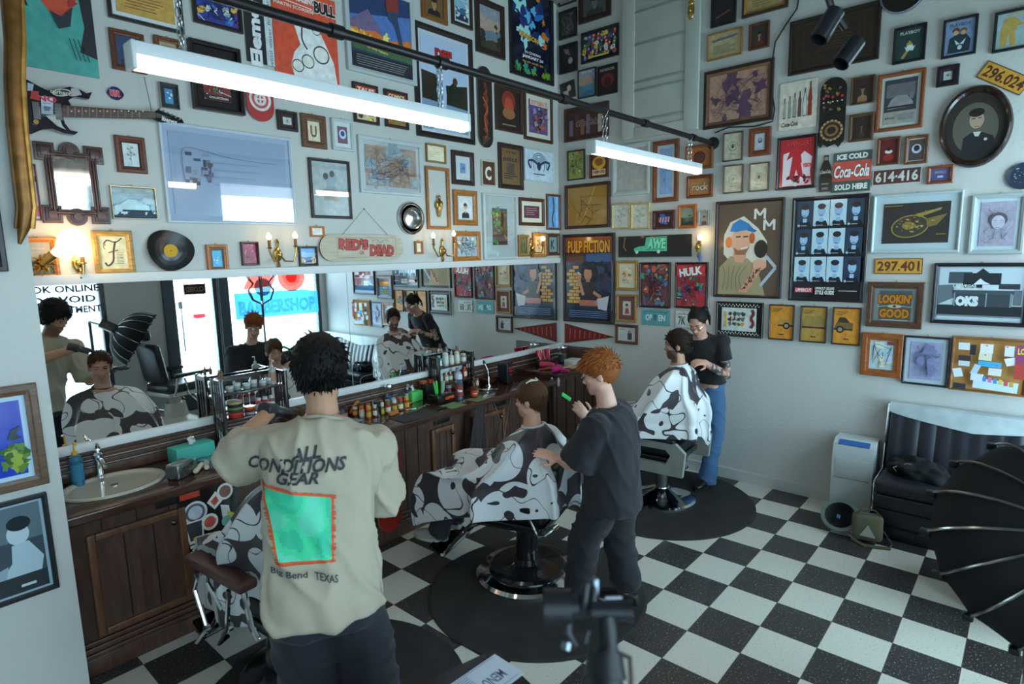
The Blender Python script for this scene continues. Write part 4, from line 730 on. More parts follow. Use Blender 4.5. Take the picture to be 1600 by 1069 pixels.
# carved gilded scroll along the partition edge
t = thing('gilt_scroll', 'carved gilded wavy scroll running down the partition edge', 'carving', U(27, 200, 1, PY))
P_ = [U(u, v, 1, PY) + Vector((0, -.045, 0)) for u, v in ((10, -90), (15, 0), (19, 70), (18, 130), (22, 200), (29, 265), (36, 325), (33, 358), (27, 382))]
b = MB(); b.tube(P_, [.040, .040, .036, .034, .036, .036, .036, .022, .006], CC('#7a5428', 1.2), 12); b.build('carved_body', mat('gilt', None, .35, metal=.6, var=.3, vscale=20), t, True)
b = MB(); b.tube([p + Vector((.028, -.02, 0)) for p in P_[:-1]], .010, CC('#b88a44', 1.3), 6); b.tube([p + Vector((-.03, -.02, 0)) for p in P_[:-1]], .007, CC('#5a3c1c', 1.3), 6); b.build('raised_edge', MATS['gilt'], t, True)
# ================================================================ other things on the walls
def place(wall, l, t, r, b, name, label, cat, tilt=0, group=None):
    c, R, w, h = wallbox(wall, l, t, r, b); return thing(name, label, cat, c, R @ Matrix.Rotation(tilt, 3, 'Z'), group), w, h
I4 = Matrix.Identity(4)
def stadium(w, h, n=10):
    """outline with two half-round ends along the longer side"""
    v = h > w; L, r = (h, w / 2) if v else (w, h / 2); p = []
    for s in (1, -1):
        for k in range(n + 1):
            a = PI * k / n; p.append((r * math.cos(a), (L / 2 - r) + r * math.sin(a)) if s > 0 else (-r * math.cos(a), -(L / 2 - r) - r * math.sin(a)))
    return p if v else [(y, -x) for x, y in p]
def sheet(t, art, name='printed_sheet', z=.01, m=None, outline=None, w=None, h=None, th=.002):
    a = art; o = a.build(name, m or PRINT, t, ang=0); o.location = (0, 0, z); return o
# skateboards
def board(wall, box, label, base, artf, tilt=0, broken=False, wood='#8a6a4c'):
    t, w, h = place(wall, *box, 'skateboard_deck', label, 'skateboard', tilt)
    p = stadium(w, h)
    if broken: p = [(x, max(y, -h / 2 + w * .30 + .02 * math.sin(x * 90))) for x, y in p]
    b = MB(); b.prism(p, .012, .022, I4, CC(base, GA), side=CC(wood)); b.build('deck', GLOS, t, ang=30)
    a = Art(w, h, label); artf(a); a.build('graphic', PRINT, t, ang=0).location = (0, 0, .0225); 
    c = MB(); v = h > w
    for s in (-1, 1): c.box((0, s * h * .3, .006) if v else (s * w * .3, 0, .006), (.05, .05, .012), (.2,) * 3)
    c.build('bracket', METAL, t); return t
def a_flame(s):
    for i in range(5): s.curve([(.45 + .12 * math.sin(i), .8 - .14 * i), (.6, .72 - .14 * i), (.4, .64 - .13 * i)], .16, '#7a3420'); s.ell(.5, .75 - .12 * i, .13, .1, '#5a2418')
    s.curve([(.3, .62), (.62, .5), (.4, .36), (.6, .2)], .1, '#a84c28'); [s.line([(.3 + .1 * i, .03 + .02 * i), (.26 + .12 * i, .14)], .03, '#7a5c40') for i in range(5)]
board('M', (745, 105, 767, 232), 'tall dark skateboard deck with a red flame figure', '#231a18', a_flame)
def a_orn(s):
    for k in range(4): s.ell(.5, .3, .44 - .09 * k, .42 - .09 * k, '#7a5c34' if k % 2 == 0 else '#241c18', 22)
    for k in range(16): s.ell(.5 + .4 * math.cos(k * .3927), .3 + .4 * s.w / s.h * math.sin(k * .3927), .04, .04, '#b49c64', 6)
    for i in range(5): s.ell(.15 + .175 * i, .74 + .02 * (i % 2), .05, .06, '#a8242c'); s.ell(.15 + .175 * i, .68, .035, .03, '#c8c8bc', 6)
    for i in range(20): s.blob(s.R.uniform(.15, .85), s.R.uniform(.52, .92), .05, s.R.choice(['#6a5434', '#3c3428', '#8a7440']), .5)
board('R', (1281, 122, 1322, 240), 'ornate dark skateboard deck with a broken lower end', '#211b1a', a_orn, broken=True)
board('R', (965.5, 368, 1080, 401.5), 'black skateboard deck hung sideways with a green painted van', '#181412', a_truck)
def a_rd(s):
    for k in range(4): s.ell(.5, .42, .4 - .09 * k, .4 - .09 * k, '#b04a4c' if k % 2 else '#c4c4c0', 22)
    for m in (.36, .5, .64): s.line([(m, .33), (m, .5)], .06, '#c4c4c0')
    s.line([(.3, .42), (.7, .42)], .05, '#c4c4c0')
board('M', (382, 108, 425, 191), 'red round-ended skateboard deck with a white ring emblem', '#a03a3c', a_rd)
# painted board hanging on a wire
t, w, h = place('M', 501, 367, 631, 407, 'hanging_sign', 'long round-ended painted board with red letters hanging on a wire', 'sign')
b = MB(); b.prism(stadium(w, h), .012, .026, I4, CC('#b4a894', 1.3), side=CC('#8a6034')); b.build('board', mat('worn_board', None, .6, var=.14, vscale=9, vstretch=(1, 5, 5)), t, ang=30)
a = Art(w, h, 'rd'); q = '#7a7068'; a.line([(.19, .12), (.9, .12), (.9, .88), (.19, .88), (.19, .12)], .004, q)
a.text("RED'S", .38, .62, .34, .42, '#a83830', .05, rot=-.03, out='#5a3028'); a.text('DEAD', .72, .38, .3, .42, '#a83830', .05, rot=-.03, out='#5a3028'); a.text('OR', .47, .3, .06, .16, '#a85048', .03)
a.curve([(.6, .72), (.65, .82), (.7, .7), (.76, .8), (.82, .72)], .005, q); a.build('lettering', PRINT, t, ang=0).location = (0, 0, .0262)
b = MB(); n = (0.03, h / 2 + .20, .012); b.tube([(-w * .25, h / 2 - .01, .02), n, (w * .32, h / 2 - .01, .02)], .0016, (.12, .11, .1), 5); b.ell(n, (.006,) * 3, (.2, .2, .2)); b.build('wire', METAL, t)
# round things
t, w, h = place('M', 620, 317, 660.5, 366, 'hubcap', 'round chrome hubcap beside the long painted board', 'hubcap')
b = MB(); r = min(w, h) / 2 * 1.04; b.lathe([(r, .002), (r, .03), (r * .92, .045), (r * .86, .03), (r * .72, .03), (r * .66, .055), (r * .56, .06), (r * .5, .04), (r * .2, .05), (0, .055)], (.62, .62, .60), seg=40); b.build('dish', mat('worn_chrome', None, .2, metal=1, var=.15, vscale=20), t)
b = MB(); b.lathe([(r * .84, .031), (r * .74, .031)], (.05, .05, .05), seg=40); b.lathe([(r * .1, .054), (r * .1, .058), (0, .058)], (.2, .2, .2), seg=16); b.build('hub_badge', PLAS, t)
t, w, h = place('M', 229, 359, 299, 425, 'vinyl_record', 'warped black vinyl record with a yellow label', 'record')
b = MB(); r = (w + h) / 4; seg = 48; rr = [r * .30, r * .36, r * .5, r * .7, r * .86, r]; vs = []
for q in rr:
    for k in range(seg):
        a = 2 * PI * k / seg; k2 = q * (1 + .05 * math.cos(2 * a + .8) * (q / r) + .03 * math.cos(3 * a)); vs.append((k2 * math.cos(a), k2 * math.sin(a), .03 + .022 * (q / r) ** 2 * math.sin(2 * a + .4)))
for i in range(5): b.add(vs, [(i * seg + k, i * seg + (k + 1) % seg, (i + 1) * seg + (k + 1) % seg, (i + 1) * seg + k) for k in range(seg)], (.012, .011, .012))
b.build('disc', mat('vinyl', None, .22), t, ang=60)
b = MB(); b.lathe([(r * .31, .026), (r * .31, .033), (0, .033)], CC('#c09428', 1.3), seg=30); b.lathe([(r * .03, .0332), (r * .03, .034), (0, .034)], (.05,) * 3, seg=10); b.build('paper_label', PAPER, t)
t, w, h = place('R', 1466, 134, 1582, 263, 'oval_portrait', 'large dark oval framed portrait of a man in a suit', 'picture frame', tilt=.06)
def ov(s, n=48): return [(w / 2 * s * math.cos(2 * PI * k / n), h / 2 * s * math.sin(2 * PI * k / n)) for k in range(n)]
b = MB(); R_ = [(1, .002), (1, .02), (.96, .04), (.9, .045), (.84, .03), (.82, .012)]
for (s0, z0), (s1, z1) in zip(R_, R_[1:]):
    b.add([(x, y, z0) for x, y in ov(s0)] + [(x, y, z1) for x, y in ov(s1)], [(k, (k + 1) % 48, 48 + (k + 1) % 48, 48 + k) for k in range(48)], CC('#241812', 1.3))
b.build('frame', GLOS, t, ang=50)
a = Art(w, h, 'ov'); a.P(ov(.83), '#2f2a28'); a.P([(x, y - .01) for x, y in ov(.62)], '#55524a'); a.pg([(.3, .16), (.34, .38), (.46, .44), (.6, .42), (.74, .36), (.8, .16), (.62, .12), (.42, .12)], '#26262a'); a.pg([(.47, .44), (.52, .34), (.58, .43)], '#b4b4ac'); a.line([(.52, .38), (.5, .22)], .04, '#26262c'); a.ell(.52, .58, .1, .14, '#9a8474'); a.ell(.52, .67, .105, .07, '#231f1e'); [a.line([(.52 + e - .025, .6), (.52 + e + .025, .6)], .014, '#2c2422') for e in (-.045, .045)]; a.line([(.49, .5), (.55, .5)], .012, '#6a4c44'); a.ell(.64, .33, .025, .025, '#b4b4ac', 8)
a.build('portrait', GLOS, t, ang=0).location = (0, 0, .013)
t, w, h = place('R', 1573, 254, 1625, 296, 'round_plate', 'round dark blue patterned plate at the right edge', 'plate')
b = MB(); r = h / 2; b.lathe([(r, .01), (r, .016), (r * .7, .008), (0, .008)], CC('#2c3444', 1.3), seg=36); b.build('dish', GLOS, t); a = Art(w, h, 'pl')
for i in range(30): a.ell(.5 + .3 * a.R.uniform(-1, 1), .5 + .3 * a.R.uniform(-1, 1), .03, .02, a.R.choice(['#7a8494', '#4a5468', '#a8b0b8']), 7)
a.build('painted_pattern', PRINT, t, ang=0).location = (0, 0, .017)
t, w, h = place('R', 1375, -50, 1449, 26, 'round_tray', 'round dark tray with a pale rim cut by the top edge', 'tray')
b = MB(); r = w / 2; b.lathe([(r, .004), (r, .03), (r * .95, .034), (r * .92, .02), (0, .02)], (.2,) * 3, seg=40, cols=[CC('#5a6674'), CC('#7a8694'), CC('#5a6674'), CC('#1c1210'), CC('#1c1210')]); b.build('dish', GLOS, t)
# tilted yellow plate
t, w, h = place('R', 1530, 108, 1608, 136, 'number_plate', 'yellow number plate hung at a steep tilt above the oval portrait', 'number plate', tilt=-.60)
a = Art(w * 1.12, h, 'yp'); a_lic('296.024', '#b4842c', '#4a2418')(a); a.v = [(x, y, z + .005) for x, y, z in a.v]; a.box((0, 0, .002), (a.w, a.h, .004), (.3, .2, .08)); a.build('pressed_plate', PRINT, t, ang=0).location = (0, 0, .004)
# cut-out bottle
t, w, h = place('R', 1281, 243, 1300, 300, 'bottle_sign', 'flat bottle-shaped tin cut-out left of the ice cold sign', 'tin sign')
p = [(-.5, -.5), (.5, -.5), (.5, -.1), (.38, .0), (.46, .12), (.3, .28), (.18, .36), (.18, .5), (-.18, .5), (-.18, .36), (-.3, .28), (-.46, .12), (-.38, 0), (-.5, -.1)]
b = MB(); b.prism([(x * w, y * h) for x, y in p], .002, .012, I4, CC('#2c2420', 1.3)); b.build('bottle_shape', GLOS, t, ang=0)
a = Art(w, h, 'bt'); a.text('Coca-Cola', .5, .55, .8, .1, '#b4b4a8', .03, shear=.3); a.rect(.2, .2, .8, .24, '#7a7468'); a.rect(.25, .06, .75, .12, '#7a7468'); a.rect(.36, .86, .64, .96, '#7a7468'); a.build('lettering', PRINT, t, ang=0).location = (0, 0, .0122)
# pennant
c0 = U(883, 505, 0, 0); c1 = U(883, 536, 0, 0); c2 = U(961, 527, 0, 0)
t = thing('pennant', 'red felt pennant pointing away from the wall corner', 'pennant', c0, WM['R'][1]); R3 = WM['R'][1].inverted(); pts = [R3 @ (q - c0) for q in (c1, c2, c0)]
b = MB(); b.prism([(p.x, p.y) for p in pts], .004, .009, I4, CC('#6a1c18', 1.3)); b.build('felt', CLOTH, t, ang=0)
a = Art(1, 1, 'pn'); W0 = pts[1].x
for i in range(8):
    k = W0 * (.1 + .1 * i); hh = (1 - k / W0) * abs(pts[0].y - pts[2].y) * .5; m = (pts[0].y + (pts[2].y - pts[0].y) * .5) * (1 - k / W0) + pts[1].y * k / W0
    a.P([(k, m - hh * .6), (k + .014, m - hh * .6), (k + .022, m + hh * .6), (k + .006, m + hh * .6)], '#a83c30')
a.build('lettering', PRINT, t, ang=0).location = (0, 0, .009)
# badge and hook wire near the guitar
t, w, h = place('M', 167, 136, 192, 157, 'wall_badge', 'small red and navy shield badge right of the guitar horn', 'badge')
b = MB(); b.prism([(w * .5 * math.cos(k * PI / 8) * (1 + .08 * math.cos(k * PI / 2)), h * .5 * math.sin(k * PI / 8)) for k in range(16)], .003, .012, I4, CC('#2c2c4c', 1.4)); b.build('shield', GLOS, t, ang=0)
a = Art(w, h, 'bd'); a.text('RBR', .5, .5, .7, .46, '#b43c44', .05, out='#c8b4b4'); a.build('lettering', PRINT, t, ang=0).location = (0, 0, .0122)
# brass figure in a tall open frame
t, w, h = place('M', 665, 262, 701, 359, 'figure_frame', 'tall orange wooden frame holding a small brass figure', 'picture frame')
b = MB(); ringprism(b, w, h, .027, .001, .028, CC('#96602a', 1.3)); b.build('frame', WOODF, t, ang=20)
b = MB(); b.tube([(0, -h * .3, .02), (0, -h * .2, .024), (0, -h * .08, .03), (0, -h * .02, .024)], [.012, .02, .026, .014], (.6, .4, .12), 10); b.ell((0, .01, .026), (.016, .02, .016), (.6, .4, .12)); b.ell((.03, -h * .1, .025), (.012, .035, .012), (.6, .4, .12)); b.ell((-.026, -h * .1, .025), (.012, .035, .012), (.6, .4, .12)); b.build('brass_figure', BRASS, t)
t, w, h = place('R', 1077, 2, 1089, 35, 'wall_mask', 'small brass mask on the stile of the panelled door', 'mask')
b = MB(); b.ell((0, 0, .03), (w * .5, h * .48, .03), (.4, .28, .1)); b.ell((0, h * .05, .055), (w * .12, h * .14, .014), (.4, .28, .1)); b.ell((0, h * .36, .045), (w * .36, h * .16, .02), (.4, .28, .1)); b.build('mask_face', BRASS, t)
# old panelled door fixed high on the wall
c, R, w, h = wallbox('R', 972.5, -160, 1094, 217); t = thing('panelled_door', 'old white panelled door hung high on the right wall behind the pipe', 'door panel', c, R)
b = MB(); b.box((0, 0, .014), (w, h, .026), CC('#a8aca4', 1.25), bev=.004); b.build('slab', mat('door_paint', None, .6, var=.05, vscale=6), t)
b = MB(); st = w * .17
for s in (-1, 1): b.box((s * (w - st) / 2, 0, .034), (st, h, .014), CC('#adb1a9', 1.25), bev=.003)
hr = [-.5, -.27, -.20, -.08, .14, .2, .42]; b.box((0, -h / 2 + .05, .034), (w - 2 * st, .1, .014), CC('#adb1a9', 1.25), bev=.003)
for v in (183, 135, 122, 62, 10): q = U(1033, v, 0, 0); b.box((0, q.z - c.z, .032), (w - 2 * st, .02, .010), CC('#8f938c', 1.2), bev=.003)
b.build('rails', MATS['door_paint'], t)
# ornate frame with a small old mirror
t, w, h = place('M', 60, 226, 167, 351, 'ornate_mirror', 'ornate grooved frame around a spotted old mirror', 'mirror')
b = MB(); cw = '#4a2f2a'
def block(x, y, sx, sy, k=3):
    for i in range(k): b.box((x, y, .012 + .006 * i), (sx * (1 - .28 * i), sy * (1 - .28 * i), .018), CC(cw if i % 2 == 0 else '#2e1c1a', 1.3), bev=.002)
iw, ih = w * .78, h * .82
for s in (-1, 1):
    for k in range(3): b.box((s * (iw / 2 - .010 - .012 * k), 0, .014 + .004 * (k % 2)), (.010, ih, .026), CC(cw, 1.3), bev=.003); b.box((0, s * (ih / 2 - .010 - .012 * k), .014 + .004 * (k % 2)), (iw, .010, .024), CC(cw, 1.3), bev=.003)
    for q in (-1, 1): block(s * (w / 2 - .045), q * (h / 2 - .05), .09, .095)
    for k in range(3): b.lathe([(.048 - .014 * k, 0), (.048 - .014 * k, .02 + .006 * k), (0, .02 + .006 * k)], CC(cw if k % 2 == 0 else '#2e1c1a', 1.3), (0, s * ih / 2, 0), seg=24)
b.build('frame', WOODF, t, ang=30)
b = MB(); b.box((0, 0, .012), (iw - .07, ih - .07, .006), (.5,) * 3); m = mat('spotted_mirror', (.8, .84, .84), .06, metal=1, var=.5, vscale=14); b.build('mirror_glass', m, t, ang=0)
# electric guitar hung sideways
c = U(88, 170, 1, MW); t = thing('electric_guitar', 'dark electric guitar covered in stickers, hung sideways', 'guitar', c + Vector((0, -.012, 0)), WM['M'][1]); Ri = WM['M'][1].inverted()
def gp(u, v): q = Ri @ (U(u, v, 1, MW) - c); return (q.x, q.y)
body = [gp(*q) for q in ((30, 212), (45, 212), (62, 205), (78, 204), (96, 211), (112, 213), (118, 209), (105, 206), (97, 196), (94, 187), (98, 176), (106, 167), (102, 160), (112, 154), (126, 157), (134, 158), (139, 147), (130, 149), (118, 142), (104, 139), (90, 142), (70, 145), (52, 136), (38, 128), (28, 130))]
b = MB(); b.prism(body[::-1], .01, .05, I4, CC('#1c1620', 1.3)); b.build('body', GLOS, t, ang=30)
b = MB(); n0, n1, n2, n3 = gp(92, 168), gp(236, 178), gp(236, 189), gp(92, 186); b.prism([n3, n2, n1, n0], .045, .062, I4, CC('#4a2a1e', 1.3)); b.build('neck', WOODF, t, ang=30)
b = MB(); hd = [gp(*q) for q in ((234, 190), (246, 194), (281, 195), (277, 188), (240, 174), (234, 178))]; b.prism(hd, .04, .056, I4, CC('#16141a', 1.3)); b.build('headstock', GLOS, t, ang=30)
a = Art(1, 1, 'g'); a.z = 0
def gq(pts, col): a.P([gp(*q) for q in pts], col)
for i in range(11): x = 100 + 11 * i; gq(((x, 169 + .075 * (x - 92)), (x + 1, 169 + .075 * (x - 92)), (x + 1, 185.5 + .02 * (x - 92)), (x, 185.5 + .02 * (x - 92))), '#8a7a6a'); gq(((x + 5, 176), (x + 7, 176), (x + 7, 178.5), (x + 5, 178.5)), '#c8c0b4')
a.build('frets', PRINT, t, ang=0).location = (0, 0, .0622)
a = Art(1, 1, 'g2')
gq(((44, 145), (56, 147), (54, 160), (42, 158)), '#a02c28'); gq(((59, 154), (78, 155), (78, 183), (60, 181)), '#a8b0c0'); a.z += .0002; q = gp(68.5, 158); a.text('NO', q[0] + .5, q[1] + .5, .085, .032, '#a82c30', .05); gq(((62, 164), (75, 165), (75, 166), (62, 165)), '#5a5c74'); gq(((63, 169), (75, 171), (72, 177), (64, 176)), '#5a6480')
gq([(91 + 15 * math.cos(k * .524), 148.5 + 6 * math.sin(k * .524)) for k in range(12)][::-1], '#b4b4a4'); gq([(91 + 13 * math.cos(k * .524), 148.5 + 4.6 * math.sin(k * .524)) for k in range(12)][::-1], '#2a2c28'); q = gp(91, 148.5); a.text('carhartt', q[0] + .5, q[1] + .5, .1, .022, '#b4b4a4', .02)
gq(((66, 184), (86, 182), (92, 200), (98, 206), (84, 200)), '#a4a8a4'); gq(((38, 133), (48, 136), (46, 146), (38, 146)), '#8c94a4'); gq(((105, 142), (116, 141), (122, 152), (106, 155)), '#9c949c'); q = gp(258, 191); a.text('Ibanez', q[0] + .5, q[1] + .5, .085, .026, '#c4c4c4', .03, rot=-.15)
a.build('stickers', PRINT, t, ang=0).location = (0, 0, .0565)
b = MB()
for i in range(6): x0, y0 = gp(242 + 6.4 * i, 173 + 3.2 * i); b.lathe([(.006, 0), (.006, .02), (0, .02)], (.6,) * 3, (x0, y0, .045), seg=8); 
for k in range(2): x0, y0 = gp(86 - 34 * k, 178 - 2 * k); b.box((x0, y0, .053), (.03, .085, .012), (.3,) * 3)
x0, y0 = gp(51, 194); b.lathe([(.014, .05), (.012, .068), (0, .068)], (.6, .4, .15), (x0, y0, 0), seg=12)
b.build('tuners_and_pickups', METAL, t)
b = MB()
for i in range(6): p, q = gp(54, 172 + 2.6 * i), gp(240 + 4 * i, 180.5 + 1.3 * i); b.tube([(*p, .066), (*q, .066)], .0011, (.6,) * 3, 4)
b.build('strings', METAL, t)
p, q = gp(222, 122), gp(231, 176); b = MB(); b.tube([(*p, .02), (*q, .05)], .002, (.08,) * 3, 5); b.build('hanging_cord', PLAS, t)
# ---------------------------------------------------------------- wall lamps
BULB = mat('warm_bulb', (1, .8, .5), .3, emit=(1, .66, .30), estr=14)
BULBB = mat('big_warm_bulb', (1, .8, .5), .3, emit=(1, .66, .30), estr=6)
def bulb(t, p, r, candle=True, m=None):
    b = MB(); p = Vector(p)
    if candle: b.lathe([(r * .5, -r), (r * .9, -.3 * r), (r, .2 * r), (r * .7, r), (r * .2, 1.8 * r), (0, 2 * r)], (1, .8, .5), p, Matrix(((1, 0, 0), (0, 0, 1), (0, 1, 0))), seg=12)
    else: b.ell(p, (r, r * 1.08, r), (1, .8, .5), seg=18)
    b.build('bulb', m or BULB, t)
def sconce(px, bulbs, label, arm=.11, wall='M', rb=.017, name='wall_lamp', cand=True):
    ax = WM[wall][0]; c = U(*px, ax, WV[wall]); t = thing(name, label, 'wall lamp', c, WM[wall][1]); Ri = WM[wall][1].inverted()
    b = MB(); b.ell((0, 0, .008), (.032, .05, .014), (.6, .4, .12)); b.ell((0, .0, .03), (.024, .024, .022), (.6, .4, .12)); b.tube([(0, .05, .012), (0, .085, .016), (0, .11, .012)], [.008, .012, .003], (.6, .4, .12)); b.tube([(0, -.05, .012), (0, -.08, .018), (0, -.1, .012)], [.008, .012, .003], (.6, .4, .12))
    b.build('back_plate', BRASS, t)
    for (u, v) in bulbs:
        q = Ri @ (U(u, v, ax, WV[wall] - arm if wall != 'R' else -arm) - c); x, y = q.x, q.y
        b = MB(); b.tube([(0, 0, .03), (x * .3, -.045, arm * .5), (x * .75, -.05, arm), (x, y - .10, arm), (x, y - .075, arm)], [.007, .007, .007, .007, .01], (.6, .4, .12), 8); b.lathe([(.004, 0), (.022, .008), (.02, .012), (.006, .012)], (.6, .4, .12), (x, y - .08, arm), Matrix(((1, 0, 0), (0, 0, 1), (0, 1, 0))), 12)
        a = b.build('arm', BRASS, t); k = MB(); k.tube([(x, y - .072, arm), (x, y - .016, arm)], .0105, CC('#8a5a2c'), 10); k.build('candle_sleeve', PLAS, a); bulb(t, (x, y, arm), rb, cand)
    return t
sconce((433, 398), [(420, 371), (461, 369)], 'two-armed brass wall lamp between two small game covers')
sconce((690, 392), [(677, 369), (709, 366)], 'two-armed brass wall lamp right of the long painted board')
sconce((828, 388), [(848, 373)], 'single-armed brass wall lamp near the wall corner', rb=.024, cand=False)
sconce((1092, 386), [(1094, 371)], 'ornate brass wall lamp left of the microphone painting', .07, 'R', .026, cand=False)
sconce((122, 412), [(127, 391)], 'small brass wall lamp left of the golden letter F', .06, 'M', .035, cand=False)
# big bulb on a gilded leaf bracket at the partition corner
c = U(62, 412, 1, MW); t = thing('leaf_lamp', 'large bare bulb on a gilded leaf bracket at far left', 'wall lamp', c, WM['M'][1])
b = MB()
for k in range(11): a = 2 * PI * k / 11; b.tube([(0, 0, .05), (.034 * math.cos(a), .034 * math.sin(a), .075), (.058 * math.cos(a), .058 * math.sin(a) - .01, .06 + .02 * (k % 2))], [.008, .013, .002], (.32, .25, .10), 6, flat=.4)
b.tube([(-.05, -.09, .002), (-.03, -.04, .03), (0, 0, .06)], .008, (.4, .3, .1), 8); b.build('leaf_bracket', BRASS, t)
b = MB(); d = Vector((.10, .10, .08)); b.tube([(0, 0, .06), d * .5 + Vector((0, 0, .06))], [.022, .026], (.6, .5, .3), 12); b.build('lamp_holder', BRASS, t)
b = MB(); rot = Vector((0, 0, 1)).rotation_difference(d).to_matrix(); r = .062; b.lathe([(.02, 0), (.024, .03), (r * .8, .075), (r, .115), (r * .8, .155), (r * .4, .175), (0, .18)], (1, .8, .5), d * .5 + Vector((0, 0, .06)), rot, 20); b.build('bulb', BULBB, t)
# blue glass drop under the right wall lamp
t, w, h = place('R', 1091, 393, 1100, 409, 'glass_drop', 'small blue glass ornament hanging under the ornate wall lamp', 'ornament')
b = MB(); b.tube([(0, h / 2, .03), (0, 0, .03), (0, -h / 2, .03)], [.004, .02, .003], CC('#5a6c9c', 1.2), 8); b.build('drop', GLOS, t); b = MB(); b.tube([(0, h / 2, .003), (0, h / 2, .03)], .002, (.3,) * 3, 5); b.build('hook', METAL, t)
# ---------------------------------------------------------------- ceiling pipe, batten lamps, spotlights
PYY, PZ = .962, 3.112
t = thing('steel_pipe', 'long black pipe running across the room to a flange on the right wall', 'pipe', (0, PYY, PZ))
b = MB(); b.tube([(0, PYY, PZ), (XL + .02, PYY, PZ)], .021, (.03, .025, .025), 12)
for x in (-.42, -1.25, -2.28, -3.3, -3.9, -5.2): b.tube([(x - .03, PYY, PZ), (x + .03, PYY, PZ)], .029, (.03, .025, .025), 12)
b.tube([(-1.2, PYY + .03, PZ + .012), (-2.6, PYY + .03, PZ + .012), (-4.6, PYY + .028, PZ + .015)], .008, (.02,) * 3, 6)
b.build('pipe', mat('black_iron', None, .35, metal=.6), t, True)
b = MB(); b.lathe([(.055, 0), (.055, .012), (.03, .02), (.03, .05), (0, .05)], (.03,) * 3, (-.001, PYY, PZ), Matrix.Rotation(-PI / 2, 3, 'Y'), 20); b.build('flange', MATS['black_iron'], t, True)
TUBE = mat('lamp_diffuser', (.95, .97, 1), .4, emit=(1.0, .86, .68), estr=8.5)
def batten(x0, x1, z, zp, label):
    t = thing('batten_lamp', label, 'ceiling lamp', ((x0 + x1) / 2, PYY, z), group=None); L = x1 - x0
    b = MB(); b.box((0, 0, .03), (L, .07, .045), (.62, .65, .65), bev=.004); 
    for s in (-1, 1): b.box((s * (L / 2 + .006), 0, .008), (.016, .08, .09), (.66, .68, .68), bev=.006)
    b.build('housing', TRIMM, t)
    b = MB(); n = 8; pr = [(.034 * math.cos(PI + PI * k / n), .008 + .045 * math.sin(PI + PI * k / n)) for k in range(n + 1)]; M = Matrix(((0, 0, 1, 0), (1, 0, 0, 0), (0, 1, 0, 0), (0, 0, 0, 1))); b.prism(pr, -L / 2, L / 2, M, (1, 1, 1)); b.build('diffuser', TUBE, t)
    for s in (-1, 1):
        c = MB(); xx = s * (L / 2 - .16)
        n = int((zp - z - .05) / .032)
        for y0 in (-.012, .012):
            for k in range(n):
                zc = .06 + .032 * k; a = (k % 2) * PI / 2; c.tube([(xx + .007 * math.cos(q) * math.cos(a), y0 + .007 * math.cos(q) * math.sin(a), zc + .018 * math.sin(q)) for q in [i * PI / 4 for i in range(8)]], .0022, (.6, .62, .62), 5, closed=True)
        c.tube([(xx, -.012, zp - z - .03), (xx, -.026, zp - z), (xx, 0, zp - z + .025), (xx, .026, zp - z), (xx, .012, zp - z - .03)], .003, (.6,) * 3, 6); c.build('chain', METAL, t)
batten(-4.69, -3.16, 2.835, PZ, 'long white batten lamp on chains, nearest and largest of two')
batten(-1.97, -.32, 2.85, PZ, 'shorter-looking white batten lamp on chains, further one near the right wall')
def raypt(u, v, d): r = RAY(u, v); return CP + r.normalized() * d
D = 2.4
t = thing('track_spotlight', 'pair of black cylinder spotlights on an arm, hanging at the top', 'spotlight', raypt(1300, -60, D))
b = MB(); top = raypt(1292, -70, D); b.tube([raypt(1283, -40, D), raypt(1300, 15, D), raypt(1322, 45, D)], .011, (.02,) * 3, 8); b.tube([top, top + Vector((0, 0, ZC - top.z))], .012, (.02,) * 3, 8); b.tube([raypt(1283, -40, D), top], .012, (.02,) * 3); b.build('arm', PLAS, t, True)
for (a0, b0, r) in (((1307, 16), (1279, 62), .028), ((1340, 63), (1313, 100), .027)):
    p, q = raypt(*a0, D), raypt(*b0, D - .06); b = MB(); rot = Vector((0, 0, 1)).rotation_difference(q - p).to_matrix(); L = (q - p).length
    b.lathe([(r * .7, 0), (r, .006), (r, L), (r * .86, L), (r * .8, L - .03), (0, L - .03)], (.03, .035, .045), p, rot, 20); s = b.build('spot_head', mat('black_metal', None, .3, metal=.5), t, True)
    b = MB(); b.lathe([(r * .8, L - .028), (0, L - .026)], (.4, .36, .3), p, rot, 16); b.build('lens', GLOS, s, True) if False else None
# cable on the right wall
c = MB(); pp = []
for q in ((1250, -10), (1246, 14), (1228, 40), (1212, 66), (1207, 100), (1206, 140), (1211, 170), (1208, 190), (1180, 198), (1140, 199), (1118, 208)): p = U(*q, 0, 0); pp.append((-.012, p.y, p.z))
c.tube(pp, .006, (.02, .018, .018), 6); tag(c.build('power_cable', PLAS), 'black cable drooping down the right wall to the pipe flange', 'cable')
